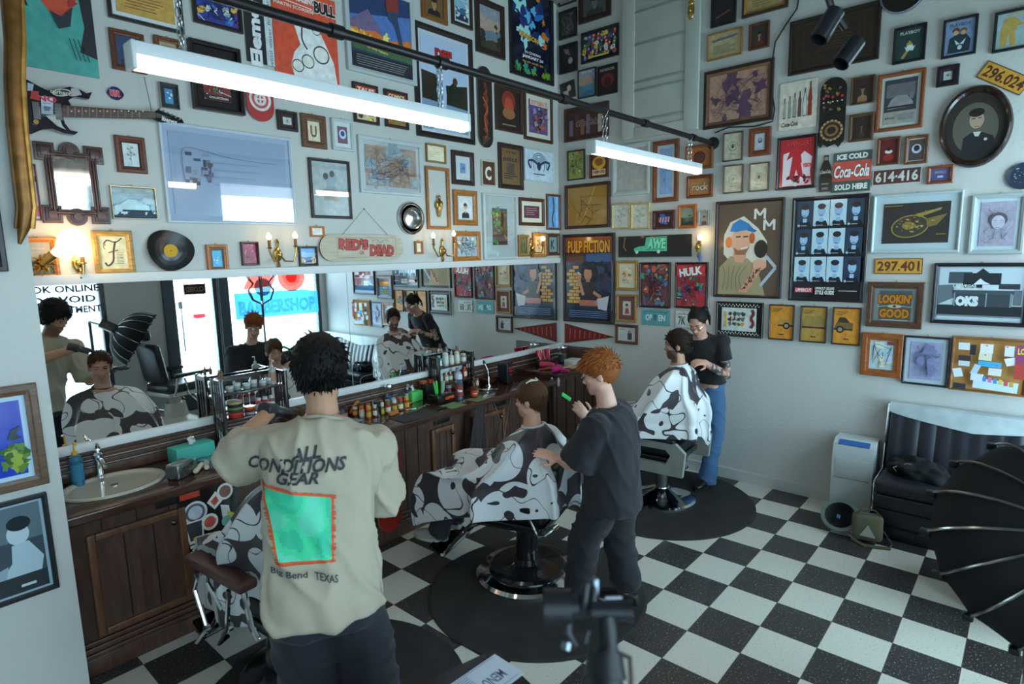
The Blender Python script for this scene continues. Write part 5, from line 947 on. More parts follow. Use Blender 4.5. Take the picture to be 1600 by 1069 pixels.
# ================================================================ counter
DW = mat('dark_wood', None, .34, coat=.15, var=.3, vscale=7, vstretch=(6, 6, .8), bump=.06, bscale=60)
DWH = mat('dark_wood_top', None, .16, coat=.5, var=.3, vscale=8, vstretch=(.8, 6, 6))
CF, CB, PLF = 2.245, 2.69, 2.225
D1, D2, D3, DT = '#4a342b', '#4f352a', '#5f3d29', '#3c241b'
t = thing('worktop', 'long glossy dark wooden counter top under the mirror', 'counter', (-2.4, 2.43, CZ))
b = MB(); b.box((-2.84, 2.418, CZ - .02), (4.02, .55, .04), CC(DT, 1.25), bev=.008); b.box((-2.84, 2.140, CZ - .028), (4.02, .03, .055), CC(DT, 1.35), bev=.012); b.build('slab', DWH, t, True)
b = MB()
for k, (z0, dz, dy) in enumerate(((CZ + .03, .06, .02), (CZ + .085, .03, .026), (CZ + .122, .028, .018), (CZ + .155, .026, .026))): b.box((-2.43, MW - .004 - dy / 2, z0), (4.82, dy, dz), CC(D1 if k % 2 else D2, 1.2), bev=.005)
b.build('back_board', DW, t, True)
# raised end by the right wall
t = thing('counter_end', 'raised dark wooden end section of the counter in the room corner', 'counter', (-.42, 2.3, 0))
b = MB(); b.box((-.42, 2.40, CZ + .03), (.80, .58, .03), CC(DT, 1.25), bev=.006); b.build('slab', DWH, t, True)
b = MB(); b.box((-.42, 2.44, (CZ + .015) / 2), (.76, .48, CZ + .015), CC(D1, 1.2)); 
for k in range(5): b.box((-.75 + .16 * k, 2.197, .47), (.004, .006, .82), (.01, .008, .006))
b.build('plank_front', DW, t, True, ang=0)
b = MB(); b.box((-.012, 2.36, .56), (.02, .66, 1.12), CC(D1, 1.2), bev=.004); tag(b.build('wooden_divider', DW), 'tall dark wooden end panel standing against the right wall', 'panel')
b = MB(); b.box((-4.85, 2.25, .845), (.018, .34, .12), CC('#a87c4c', 1.2), bev=.003); tag(b.build('end_board', WOODF), 'pale wooden board closing the left end of the counter', 'board')
# cabinet fronts
def cab(x0, x1, label, kind='planks', n=4):
    t = thing('counter_cabinet', label, 'cabinet', ((x0 + x1) / 2, 2.44, 0), group=None); w = x1 - x0; ztop = CZ - .045
    b = MB(); b.box((0, .025, ztop / 2 + .002), (w - .004, .44, ztop - .006), CC(D1, 1.15)); 
    for k in range(1, n): b.box((-w / 2 + w * k / n, CF - 2.44 - .001, .5), (.005, .004, .7), (.008, .006, .005))
    b.build('carcass', DW, t, ang=0)
    p = MB()
    for z0, dz, dy in ((.05, .10, .022), (.115, .028, .030), (.145, .03, .022), (.175, .026, .016)): p.box((0, CF - 2.44 - dy / 2, z0), (w, dy, dz), CC(D2, 1.2), bev=.006)
    p.build('plinth', DW, t)
    if kind == 'door' or kind == 'drawer':
        d = MB(); z0, z1 = .20, .77; ww = w * .74 if kind == 'door' else w * .5; y = CF - 2.44 - .012
        for s in (-1, 1): d.box((s * (ww / 2 - .02), y, (z0 + z1) / 2), (.04, .026, z1 - z0), CC(D3, 1.25), bev=.008)
        for z in (z0 + .02, z1 - .02): d.box((0, y, z), (ww - .08, .026, .04), CC(D3, 1.25), bev=.008)
        d.box((0, y + .006, (z0 + z1) / 2), (ww - .08, .008, z1 - z0 - .08), CC(D1, 1.2))
        for k in (-1, 1): d.box((k * ww * .15, y + .0015, (z0 + z1) / 2), (.006, .002, z1 - z0 - .1), (.008, .006, .005))
        o = d.build('door', DW, t)
        k = MB(); k.lathe([(.012, 0), (.016, .012), (0, .022)], (.1, .07, .05), (ww * .36, y - .012, .7), Matrix.Rotation(PI / 2, 3, 'X'), 12); k.build('knob', METAL, o)
        d = MB(); d.box((w * .28 if kind == 'door' else 0, CF - 2.44 - .004, .825), (.17, .012, .055), (.006, .005, .005), bev=.003); dr = d.build('drawer_slot', DW, t)
    return t
cab(-4.82, -4.17, 'dark cabinet under the basin with a framed plank door', 'door', 4)
cab(-4.166, -3.40, 'dark plank cabinet with the sticker board, behind the cream-shirted barber', 'planks', 4)
cab(-3.396, -2.52, 'dark plank cabinet behind the leaning red skateboard', 'planks', 7)
cab(-2.516, -2.0, 'narrow dark cabinet with a small door and slot beside the draped cloth', 'drawer', 2)
cab(-1.996, -1.42, 'dark plank cabinet behind the boy in the middle chair', 'door', 4)
cab(-1.416, -.85, 'dark plank cabinet nearest the raised counter end', 'planks', 4)
# sticker board
t = thing('sticker_board', 'black board plastered with white stickers on the cabinet front', 'board', U(330, 815, 1, CF) + Vector((0, -.004, 0)), WM['M'][1]); c = U(330, 815, 1, CF)
b = MB(); b.box((0, 0, .006), (.34, .46, .012), (.012, .01, .012)); b.build('panel', GLOS, t, ang=0)
a = Art(.34, .46, 'stk'); a.rect(.02, .9, .34, .99, '#a8301c'); a.ell(.76, .86, .14, .15, '#c8c8bc'); a.ell(.76, .86, .1, .11, '#7a4a48'); a.pg([(.44, .78), (.6, .9), (.72, .76), (.56, .66)], '#c8c4b8'); a.pg([(.5, .78), (.6, .84), (.64, .76), (.56, .71)], '#a84034')
a.ell(.24, .7, .2, .2, '#b8bcc0'); a.ell(.24, .7, .16, .16, '#4a5058'); a.ell(.24, .7, .12, .12, '#a8acb4'); a.pg([(.04, .6), (.36, .6), (.34, .32), (.1, .3)], '#c4c4bc'); a.pg([(.07, .58), (.33, .58), (.31, .35), (.12, .34)], '#2c2c38'); a.ell(.2, .36, .035, .035, '#c8b43c')
a.ell(.46, .52, .14, .15, '#c4c8c0'); a.ell(.46, .52, .1, .1, '#b44c44'); a.pg([(.66, .7), (.8, .66), (.82, .52), (.68, .5)], '#b4b8bc'); a.pg([(.76, .6), (.94, .5), (.96, .34), (.78, .38)], '#a8a83c'); a.ell(.74, .46, .09, .1, '#5c8a80'); a.ell(.5, .27, .15, .1, '#b4c0c4'); a.ell(.5, .27, .11, .07, '#7890a0')
for k in range(12): q = k * PI / 6; a.ell(.24 + .15 * math.cos(q), .13 + .11 * math.sin(q), .04, .035, '#c8c4a8', 8)
a.ell(.24, .13, .09, .09, '#33261c'); a.pg([(.5, .14), (.8, .2), (.82, .13), (.54, .07)], '#b43c28'); a.ell(.88, .2, .06, .05, '#7c94b0'); a.line([(.1, .27), (.36, .3)], .05, '#c4c4bc')
a.build('stickers', PRINT, t, ang=0).location = (0, 0, .0122)
# red skateboard leaning against the counter
p0, p1 = U(640, 680, 1, 2.16), U(612, 762, 1, 2.05)
t = thing('leaning_skateboard', 'red and black skateboard leaning upright against the counter front', 'skateboard', (p1.x, p1.y, .17))
p1 = Vector((-2.95, 2.08, .16)); p0 = Vector((-2.86, 2.16, .82)); ax = (p0 - p1).normalized(); nn = Vector((0, -1, .12)).normalized(); sd = ax.cross(nn).normalized(); M = Matrix(((sd.x, ax.x, nn.x, 0), (sd.y, ax.y, nn.y, 0), (sd.z, ax.z, nn.z, 0), (0, 0, 0, 1))); M.translation = (p0 + p1) / 2; hh = (p0 - p1).length
b = MB(); b.prism(stadium(.20, hh), -.006, .006, M, CC('#7a1c14', 1.3), side=CC('#c8a878')); b.build('deck', GLOS, t, True, ang=30)
a = Art(.2, hh, 'ls'); a.rect(.12, .72, .92, .9, '#141214'); a.rect(.3, .3, .7, .7, '#5c1812'); a.ell(.25, .64, .12, .14, '#c4c8c4'); a.ell(.25, .64, .07, .08, '#a83c44'); a.ell(.7, .2, .13, .16, '#b8c4c4'); a.ell(.7, .2, .08, .1, '#b4443c'); a.v = [tuple(M @ Vector((x, y, z + .0065))) for x, y, z in a.v]; a.build('graphic', PRINT, t, True, ang=0)
b = MB()
for k in (-.3, .3):
    for s in (-1, 1): q = M @ Vector((s * .07, k * hh, -.03)); b.lathe([(.012, -.016), (.026, -.014), (.026, .014), (.012, .016)], (.6, .58, .5), q, Vector((0, 0, 1)).rotation_difference(sd).to_matrix(), 14)
b.build('wheels', PLAS, t, True)
# basin and tap
bc = Vector((-4.53, 2.44, CZ)); rx, ry = .255, .205
t = thing('wash_basin', 'white oval wash basin set into the left end of the counter', 'basin', bc)
b = MB(); b.lathe([(1, .002), (1.0, .012), (.97, .018), (.9, .016), (.84, .004), (.7, -.0), (.45, .001), (0, .002)], CC('#aaa698', 1.3), sx=rx, sy=ry, seg=48, rot=Matrix.Identity(3)); 
b.v = [(x, y, z) for x, y, z in b.v]; b.build('bowl', mat('porcelain', None, .12, coat=.4), t, ang=60)
b = MB(); b.lathe([(.02, .003), (.02, .006), (0, .006)], (.5,) * 3, seg=14); b.build('drain', CHROME, t)
t = thing('basin_tap', 'chrome tap with a ribbed lever behind the wash basin', 'tap', bc + Vector((-.02, ry - .03, .014)))
b = MB(); b.lathe([(.026, 0), (.026, .01), (.02, .016), (.018, .10), (.024, .11), (.024, .135), (.012, .15)], (.7,) * 3, seg=16); b.tube([(0, 0, .11), (0, -.06, .115), (0, -.12, .085)], [.013, .011, .01], (.7,) * 3, 10); b.build('body', CHROME, t)
b = MB(); b.tube([(0, 0, .15), (.0, -.01, .18), (-.01, -.05, .21)], [.014, .012, .006], (.7,) * 3, 10); b.ell((0, 0, .165), (.022, .022, .016), (.7,) * 3); b.build('lever', CHROME, t)
# ---------------------------------------------------------------- bottles, tins and tools
def CT(u, v, z=CZ):
    p = U(u, v, 2, z); p.y = min(max(p.y, 2.20), 2.62); q = U(u, v, 1, p.y); return Vector((q.x, p.y, z))
def GM(): return mat('bottle', None, .12, coat=.3, spec=.6)
def bottle(p, h, r, col, cap, label, cat='bottle', lab=None, kind='round', name='bottle', group=None, capk=.5, txt=None, lc='#c8c4b8'):
    t = thing(name, label, cat, p, group=group); b = MB(); hb = h * .72 if kind != 'spray' else h * .8
    if kind == 'box': b.box((0, 0, hb / 2), (r * 2, r * 1.1, hb), CC(col, 1.3), bev=r * .18); b.lathe([(r * .3, hb), (r * .3, hb + .01)], CC(col, 1.3), seg=12)
    else: b.lathe([(r * .92, 0), (r, .004), (r, hb * .85), (r * .8, hb * .95), (r * .38, hb), (r * .38, hb + .008)], CC(col, 1.3), seg=16)
    b.build('body', GM(), t)
    c = MB()
    if kind == 'pump': c.lathe([(r * .42, hb), (r * .42, hb + h * .08), (r * .14, hb + h * .1), (r * .14, h)], CC(cap, 1.3), seg=12); c.tube([(0, 0, h), (0, -r * 1.3, h - .004)], r * .2, CC(cap, 1.3), 8)
    elif kind == 'spray': c.lathe([(r * .9, hb), (r * .88, h * .98), (r * .6, h), (0, h)], CC(cap, 1.3), seg=16)
    else: c.lathe([(r * capk, hb), (r * capk, h), (0, h)], CC(cap, 1.3), seg=12)
    c.build('pump' if kind == 'pump' else 'cap', PLAS, t)
    if lab:
        l = MB(); k = 1.012
        if kind == 'box': l.box((0, -r * .555, hb * .45), (r * 1.5, .002, hb * .6), CC(lab, 1.3))
        else: l.lathe([(r * k, hb * .2), (r * k, hb * .72)], CC(lab, 1.3), seg=16); l.f = l.f[:-2]; l.c = l.c[:-2]; l.m = l.m[:-2]
        if txt:
            v, f, _ = textpoly(txt, .04); w_, h_ = r * 1.3, hb * .14; yy = -r * .56 if kind == 'box' else None
            vs = []
            for x, y in v:
                a = -PI / 2 + x * w_ / r - .55; vs.append((r * 1.03 * math.cos(a), r * 1.03 * math.sin(a), hb * .46 + y * h_) if yy is None else (x * w_, yy, hb * .46 + y * h_))
            l.add(vs, f, CC(lc, 1.3))
        l.build('paper_label', PAPER, t)
    return t
def tin(p, r, h, col, lid, label, group=None, lab=None, name='tin'):
    t = thing(name, label, 'tin', p, group=group)
    b = MB(); b.lathe([(r * .96, 0), (r, .003), (r, h * .6), (0, h * .6)], CC(col, 1.3), seg=20); b.build('body', GLOS, t)
    b = MB(); b.lathe([(r * 1.03, h * .58), (r * 1.03, h * .96), (r * .98, h), (0, h)], CC(lid, 1.3), seg=20); b.build('lid', GLOS, t)
    if lab: b = MB(); b.lathe([(r * 1.01, h * .12), (r * 1.01, h * .5)], CC(lab, 1.3), seg=20); b.f = b.f[:-2]; b.c = b.c[:-2]; b.m = b.m[:-2]; b.build('paper_label', PAPER, t)
    return t
bottle(Vector((-4.66, 2.60, CZ)), .25, .032, '#1c5a74', '#c8941c', 'blue soap bottle with a yellow pump behind the basin', kind='pump', lab='#2c6c8c', name='soap_bottle')
bottle(Vector((-4.76, 2.60, CZ)), .16, .026, '#1c6080', '#8a4a24', 'small blue bottle with a brown cap at the left end of the counter', lab='#5a4a44')
def boxthing(p, d, col, label, cat, name, rz=0, m=None, bev=.004, part='body'):
    t = thing(name, label, cat, p, RZ(rz)); b = MB(); b.box((0, 0, d[2] / 2), d, CC(col, 1.25), bev=bev); b.build(part, m or PLAS, t); return t
def tissue(p, col, label, rz=0, d=(.19, .11, .085)):
    t = boxthing(p, d, col, label, 'tissue box', 'tissue_box', rz, PAPER, .003, 'carton')
    b = MB(); b.tube([(0, 0, d[2]), (.005, 0, d[2] + .018), (-.008, .004, d[2] + .036), (.006, 0, d[2] + .05)], [.03, .028, .024, .006], (.72, .73, .72), 7, flat=.45); b.build('tissue', PAPER, t)
tissue(Vector((-4.06, 2.59, CZ)), '#48a89c', 'teal tissue box at the back of the counter beside the basin', .1, (.24, .12, .09))
# chrome fan heater style box with grille
p = CT(283, 745); t = thing('clipper_box', 'small chrome box with a round grille at the counter edge', 'appliance', p, RZ(.5))
b = MB(); b.box((0, 0, .045), (.13, .085, .09), CC('#8c9498', 1.2), bev=.01); b.build('case', METAL, t)
b = MB(); b.lathe([(.036, 0), (.036, .004), (.03, .005), (.03, .002), (0, .002)], (.1,) * 3, (-.066, 0, .045), Matrix.Rotation(-PI / 2, 3, 'Y'), 20)
for k in range(6): b.box((.02 * (k % 3) - .02, -.0435 + .0, .03 + .03 * (k // 3)), (.014, .003, .016), (.05,) * 3)
b.build('grille', PLAS, t)
def clipper(p, label, col, rz, L=.15, tip='#b4b4b0', up=False, group=None):
    t = thing('hair_clipper', label, 'hair clipper', p, RZ(rz), group=group); R = .018
    b = MB(); M = Matrix.Identity(3) if up else Matrix.Rotation(PI / 2, 3, 'Y'); o = (0, 0, 0) if up else (-L / 2, 0, R + .001)
    b.lathe([(R * .6, 0), (R * .85, .01), (R * .8, L * .4), (R, L * .72), (R * .85, L * .84)], CC(col, 1.3), o, M, 12); b.build('body', GLOS, t)
    b = MB(); b.lathe([(R * .82, L * .84), (R * .9, L * .95), (R * .8, L), (0, L)], CC(tip, 1.2), o, M, 12, sy=.6); b.build('blade', METAL, t); return t
clipper(CT(312, 735), 'pale cream hair clipper lying next to the chrome box', '#c0b8a0', .9)
clipper(CT(323, 730), 'silver hair clipper lying under the forearm of the cream-shirted barber', '#a8a498', 1.2)
clipper(CT(303, 705), 'slim chrome trimmer standing upright before the teal tissue box', '#a4a8ac', 0, .13, up=True)
boxthing(CT(298, 718), (.10, .07, .012), '#b4b4b0', 'white and violet card behind the chrome box', 'card', 'card', .5, PAPER, .001)
boxthing(CT(322, 720), (.09, .06, .015), '#3c8494', 'flat teal case by the tissue box', 'case', 'clipper_case', .3)
# slatted racks
def rack(p, w, d, tiers, label):
    t = thing('product_rack', label, 'shelf', p); zt = tiers[-1] + .10; k = '#2a2422'
    for s in (-1, 1):
        b = MB()
        for y in (-d / 2, d / 2): b.box((s * w / 2, y, zt / 2), (.022, .022, zt), CC(k, 1.2), bev=.003)
        for z in (.03, zt - .02): b.box((s * w / 2, 0, z), (.018, d, .03), CC(k, 1.2))
        for q in range(3): b.box((s * w / 2, -d / 4 + d / 4 * q, zt / 2), (.008, .014, zt - .06), CC(k, 1.2))
        b.build('side_frame', GLOS, t)
    for z in tiers: b = MB(); b.box((0, 0, z), (w, d, .014), CC('#3a2820', 1.2), bev=.002); b.build('shelf', GLOS, t); 
    b = MB(); b.box((0, d / 2, zt - .02), (w, .012, .03), CC(k, 1.2)); b.build('back_rail', GLOS, t)
    return t
ra = Vector((-3.66, 2.575, CZ)); rw, rd = .43, .14; TA = (.03, .20, .375)
rack(ra, rw, rd, TA, 'tall black slatted rack of tins left of the dark-haired barber')
def on(r, x, y, z): return r + Vector((x, y, z + .008))
for i, (x, y, tz, r, h, c, l, lb) in enumerate(((-.12, -.02, 1, .046, .036, '#8a2420', '#a83028', 'bottom red tin of the tall stack on the middle rack tier'), (-.12, -.02, 2, .046, .034, '#2a3428', '#5a7448', 'green lidded tin in the middle of the tall stack'), (-.12, -.02, 3, .046, .036, '#241c1c', '#a08a60', 'cream lidded tin on top of the tall stack'),
   (-.02, -.01, 1, .034, .026, '#8a8c90', '#5a2c2c', 'low silver tin under the orange one on the rack'), (-.02, -.01, 2, .034, .026, '#7a3420', '#c8682c', 'orange lidded tin right of the tall stack'))):
    z = TA[1] + {1: 0, 2: .037 if i < 3 else .027, 3: .072}[tz]; tin(on(ra, x, y, z), r, h, c, l, lb, 'tins on the middle rack tier')
for i, (x, c, cap, lb) in enumerate(((.04, '#a83030', '#a8a8a4', 'red spray can left of its twin on the rack'), (.085, '#a02830', '#a8a4a0', 'red spray can right of its twin on the rack'), (.13, '#7a4858', '#a8a4ac', 'slim mauve bottle at the right end of the middle tier'))): bottle(on(ra, x, -.02, TA[1]), .10, .019, c, cap, lb, kind='spray', lab='#b8b0a8')
for i in range(6): tin(on(ra, -.14 + .056 * i, -.01 + .02 * (i % 2), TA[2]), .024, .035 + .01 * (i % 2), '#7c8484', '#a8b0b0', ('squat silver tin at the left end of the top rack tier', 'second silver tin from the left on the top rack tier', 'third silver tin from the left on the top rack tier', 'third silver tin from the right on the top rack tier', 'second silver tin from the right on the top rack tier', 'squat silver tin at the right end of the top rack tier')[i], 'silver tins on the top rack tier')
tin(on(ra, -.12, -.02, TA[0]), .048, .075, '#9ab0c0', '#a8b4bc', 'pale blue jar at the left of the lowest rack tier'); tin(on(ra, -.01, -.025, TA[0]), .042, .07, '#4a4468', '#a87c3c', 'purple banded jar with a gold lid on the lowest rack tier')
bottle(on(ra, .07, 0, TA[0]), .09, .022, '#5a7484', '#8a9aa4', 'grey-blue tube on the lowest rack tier'); bottle(on(ra, .13, 0, TA[0]), .10, .026, '#1c1c20', '#2c2c30', 'black tube with pale print on the lowest rack tier', lab='#6a7074')
for i, x in enumerate((-.19, -.165)): bottle(ra + Vector((x, .01 + .03 * i, TA[2] + .10)), .055, .010, '#6a4420', '#5a3c24', ('left amber dropper bottle on top of the rack side', 'right amber dropper bottle on top of the rack side')[i])
bottle(ra + Vector((.16, 0, TA[2] + .0)), .17, .024, '#8a9490', '#a4a09c', 'clear pump bottle on top of the rack beside the mirror', kind='pump', lab='#9c6c60')
bottle(CT(441, 646), .19, .026, '#a8b4c4', '#9cb4b4', 'white and blue spray bottle right of the tall rack', kind='pump', lab='#4a5ca0'); bottle(CT(452, 644), .15, .024, '#b4481c', '#a83c1c', 'orange bottle next to the white spray bottle', lab='#b8b4ac')
bottle(CT(442, 652), .07, .018, '#8a9c2c', '#a8a83c', 'small lime green bottle in front of the white spray bottle')
# middle group
tin(CT(533, 645), .048, .085, '#5a6434', '#34202c', 'green jar with a red label and dark lid beside the wooden brush', lab='#b4586c')
t = thing('wooden_brush', 'orange wooden brush leaning on the green jar', 'brush', CT(556, 640), RZ(.4)); b = MB(); R_ = Matrix.Rotation(-1.0, 3, 'X'); b.prism(stadium(.075, .13), 0, .018, R_.to_4x4(), CC('#a8682c', 1.3)); b.v = [(x, y, z + .052) for x, y, z in b.v]; b.build('back', WOODF, t, ang=30); b = MB(); b.prism(stadium(.06, .11), -.012, 0, R_.to_4x4(), CC('#5a3c24')); b.v = [(x, y, z + .052) for x, y, z in b.v]; b.build('bristles', CLOTH, t, ang=0)
bottle(CT(590, 650), .12, .031, '#0e0d10', '#141318', 'black tumbler at the counter edge', name='tumbler', cat='cup', kind='spray')
jc = ['#a83428', '#b8862c', '#7a2a24', '#b4b0a4', '#5a5c30', '#c05830']
k = 0
for j in range(3):
    for i in range(7):
        x = 553 + 12.5 * i + 5 * j; v = 608 + 9 * j - 1.5 * i; nm = ('back', 'middle', 'front')[j]; od = ('leftmost', 'second from left', 'third from left', 'central', 'third from right', 'second from right', 'rightmost')[i]; p = CT(x, v + 8)
        p.y = 2.60 - .075 * j; p.x = -2.84 + .062 * i + .01 * j
        bottle(p, .075 + .012 * ((i * 3 + j) % 3), .021, jc[(i * 2 + j * 3) % 6], jc[(i + j * 2 + 3) % 6] if (i + j) % 3 else '#b4b4ac', '%s little jar in the %s row beside the green tissue box' % (od, nm), 'jar', lab='#c8c4b0' if (i + j) % 2 else '#b09030', name='jar', group='little product jars', capk=.9)
t = thing('hand_mirror', 'round black hand mirror standing on edge by the green tissue box', 'hand mirror', CT(627, 634)); b = MB(); b.lathe([(.055, 0), (.055, .012), (0, .012)], (.02, .018, .02), (0, 0, .075), Matrix.Rotation(PI / 2, 3, 'X') @ Matrix.Rotation(1.1, 3, 'Y'), 24); b.tube([(0, 0, .03), (0, 0, 0)], .01, (.02,) * 3); b.build('back', GLOS, t)
tissue(CT(645, 622), '#4cb058', 'bright green tissue box in the middle of the counter', .1, (.13, .12, .085))
t = boxthing(CT(690, 628), (.20, .12, .075), '#141214', 'black caddy with a red lettered front holding green clipper guards', 'caddy', 'tool_caddy', .05, GLOS, .004)
a = Art(.12, .035, 'cd'); a.text('CLIPPER', .5, .5, .9, .7, '#c83c1c', .05); a.v = [(x + .04, -.062 - z, y + .04) for x, y, z in a.v]; a.build('lettering', PRINT, t, ang=0)
pc = CT(690, 628)
for i, (x, y, c, lb) in enumerate(((-.05, .02, '#2c9c34', 'short bright green clipper guard at the left of the caddy'), (-.02, .03, '#3ca43c', 'tallest green clipper guard in the caddy'), (.01, .0, '#5c8c54', 'dull green clipper guard in the caddy middle'), (.045, .02, '#7c8c84', 'grey-green comb standing at the right of the caddy'))):
    o = MB(); o.box((0, 0, .05), (.018, .012, .1 + .02 * (i == 1)), CC(c, 1.3), Matrix.Rotation(.15 * (i - 1.5), 3, 'Y'), bev=.003); q = o.build('clipper_guard', PLAS); q.location = pc + Vector((x, y, .072)); tag(q, lb, 'clipper guard', 'guards in the black caddy')
boxthing(CT(668, 622), (.09, .08, .13), '#100f12', 'black box behind the caddy beside the green tissue box', 'box', 'storage_box', .05)
bottle(CT(718, 624), .225, .034, '#3c4c5c', '#b4bcc8', 'tall blue-grey spray can with a white cap and red lettering', kind='spray', lab='#7a3430', txt='Clubman', lc='#d8d4cc')
bottle(CT(741, 622), .14, .03, '#4a2414', '#6a3018', 'brown bottle with a red label on the green mat', lab='#a83824', txt='Clubman', lc='#d8b8a0')
bottle(CT(692, 585), .15, .02, '#24308a', '#8a98c4', 'dark blue bottle behind the green guards'); bottle(CT(684, 590), .12, .018, '#3c4c78', '#a0b0b8', 'slim blue-grey bottle behind the green guards')
for i, (u, lb) in enumerate(((662, 'left amber carton below the mirrored cape'), (676, 'right amber carton with a pale label'))): o = boxthing(CT(u, 600), (.06, .05, .15), '#9a4c1c', lb, 'carton', 'amber_carton', .1, GLOS, .003); b = MB(); b.box((.0, -.026, .07), (.04, .002, .09), CC('#b4a884')); b.build('paper_label', PAPER, o)
tr = boxthing(CT(764, 598), (.17, .10, .05), '#3a1c10', 'glossy brown lacquered tray with a chrome rail', 'tray', 'lacquer_tray', .1, DWH, .01); b = MB(); b.tube([(-.085, -.055, .056), (.085, -.055, .056)], .005, (.7,) * 3); b.build('rail', CHROME, tr)
for i, (u, v, lb) in enumerate(((760, 612, 'chrome scissors lying left on the lacquered tray edge'), (770, 610, 'chrome scissors lying right on the lacquered tray edge'), (650, 640, 'silver scissors on the black mat left'), (664, 636, 'silver scissors on the black mat right'))):
    o = thing('scissors', lb, 'scissors', CT(u, v) + Vector((0, 0, .012)), RZ(.6 * i)); b = MB()
    for s in (-1, 1): b.tube([(s * .006, .0, 0), (-s * .004, .09, 0)], [.005, .001], (.7,) * 3, 6, flat=.4); 
    b.build('blades', CHROME, o); b = MB()
    for s in (-1, 1): b.tube([(s * .014 + .012 * math.cos(q), -.03 + .016 * math.sin(q), 0) for q in [k * PI / 4 for k in range(8)]], .0025, (.1,) * 3, 5, closed=True)
    b.build('finger_rings', GLOS, o)
sp = boxthing(CT(790, 598), (.10, .12, .20), '#141317', 'black upright box with red lettering left of the gooseneck', 'speaker', 'black_speaker', .08, PLAS, .01)
a = Art(.07, .1, 'sp'); a.text('BABYLISS', .5, .8, .95, .2, '#a8281c', .04); a.text('PRO', .5, .5, .6, .22, '#a8281c', .04); a.text('Clipper', .45, .15, .5, .16, '#a8302c', .02); a.v = [(x + .01, -.0605 - z, y + .12) for x, y, z in a.v]; a.build('lettering', PRINT, sp, ang=0)
rb = Vector((-1.80, 2.595, CZ)); TB = (.10, .245)
rack(rb, .42, .12, TB, 'black slatted rack of bottles right of the tattooed barber reflection')
for i, (x, z, h, r, c, cap, lb, kd) in enumerate(((-.16, 1, .10, .028, '#3c8c9c', '#5aa0a8', 'teal round-cornered bottle at the left of the upper tier', 'box'), (-.08, 1, .17, .026, '#a8b0ac', '#5a3424', 'clear bottle with a swan-neck cap on the upper tier', 'pump'), (-.01, 1, .12, .024, '#b0aca0', '#8a8478', 'cream bottle in the middle of the upper tier', 'round'), (.06, 1, .16, .024, '#b4a88c', '#6a4030', 'tall clear bottle with a brown cap on the upper tier', 'round'), (.14, 1, .08, .026, '#8c8478', '#a8a49c', 'low beige jar at the right of the upper tier', 'spray'),
    (-.15, 0, .11, .022, '#7cb0ac', '#a8bcbc', 'mint green tube on the lower tier', 'spray'), (-.08, 0, .09, .02, '#a88c5c', '#b4b4ac', 'small straw-coloured bottle on the lower tier', 'round'), (-.03, 0, .085, .02, '#8c5034', '#a8a49c', 'small russet bottle on the lower tier', 'round'), (.06, 0, .10, .036, '#9c9cac', '#8c8490', 'wide pale jar on the lower tier', 'round'), (.15, 0, .10, .022, '#a83c2c', '#b45038', 'red bottle at the right of the lower tier', 'box'))): bottle(on(rb, x, -.01, TB[z]), h, r, c, cap, lb, kind=kd, lab='#b8bcb4')
for i, (x, c, lb) in enumerate(((-.14, '#8a8c94', 'clear glass jar left under the black rack'), (-.06, '#7a2c34', 'dark red jar right under the black rack'))): tin(on(rb, x, -.01, 0.0), .028, .065, c, '#8c8c90', lb)
# mats and loose tools along the edge
def flat(u, v, w, d, col, rz, label, name='counter_mat', cat='mat', th=.004, z=0, m=None):
    p = CT(u, v); b = MB(); b.box((0, 0, th / 2), (w, d, th), CC(col, 1.2), bev=.0015); o = b.build(name, m or CLOTH, ang=0); o.location = p + Vector((0, 0, z + .0005)); o.rotation_euler.z = rz; tag(o, label, cat); return o
flat(648, 650, .36, .20, '#1c1c1e', .0, 'black ribbed rubber mat with tools at the counter edge', m=MATR); flat(708, 634, .17, .15, '#5c7434', .05, 'left green cloth mat at the counter edge'); flat(748, 626, .20, .13, '#5a7038', .05, 'right green cloth mat under the brown bottle')
flat(550, 660, .12, .10, '#6c7c88', .3, 'grey folded cloth near the right elbow of the cream-shirted barber', 'folded_cloth', 'cloth', .012)
for i, (u, v, c, lb) in enumerate(((690, 640, '#1c1c1c', 'black comb on the left green mat'), (632, 640, '#a84838', 'red comb at the back of the black mat'), (640, 632, '#c8a030', 'yellow strip at the back of the black mat'), (758, 621, '#b4bc9c', 'pale label card on the right green mat'))): flat(u, v, .11, .018 if i < 3 else .03, c, .2 * i, lb, 'comb' if i < 2 else 'card_strip', 'comb' if i < 2 else 'card', .004, .006, PLAS)
t = thing('oval_brush', 'orange oval wooden brush lying left on the black mat', 'brush', CT(615, 648) + Vector((0, 0, .005)), RZ(.3)); b = MB(); b.prism(stadium(.11, .05), 0, .022, I4, CC('#a86434', 1.3)); b.build('back', WOODF, t, ang=30)
t = thing('gooseneck_stand', 'chrome gooseneck arm standing on the counter right of the black box', 'stand', Vector((-1.42, 2.50, CZ))); b = MB(); b.tube([(0, 0, 0), (.0, 0, .08), (-.01, 0, .15), (-.05, .0, .22)], .009, (.7,) * 3, 10); b.lathe([(.03, 0), (.03, .008), (0, .01)], (.2,) * 3); b.build('arm', CHROME, t); b = MB(); b.tube([(-.05, 0, .22), (-.062, 0, .245)], [.014, .01], (.03,) * 3, 10); b.build('tip', PLAS, t)
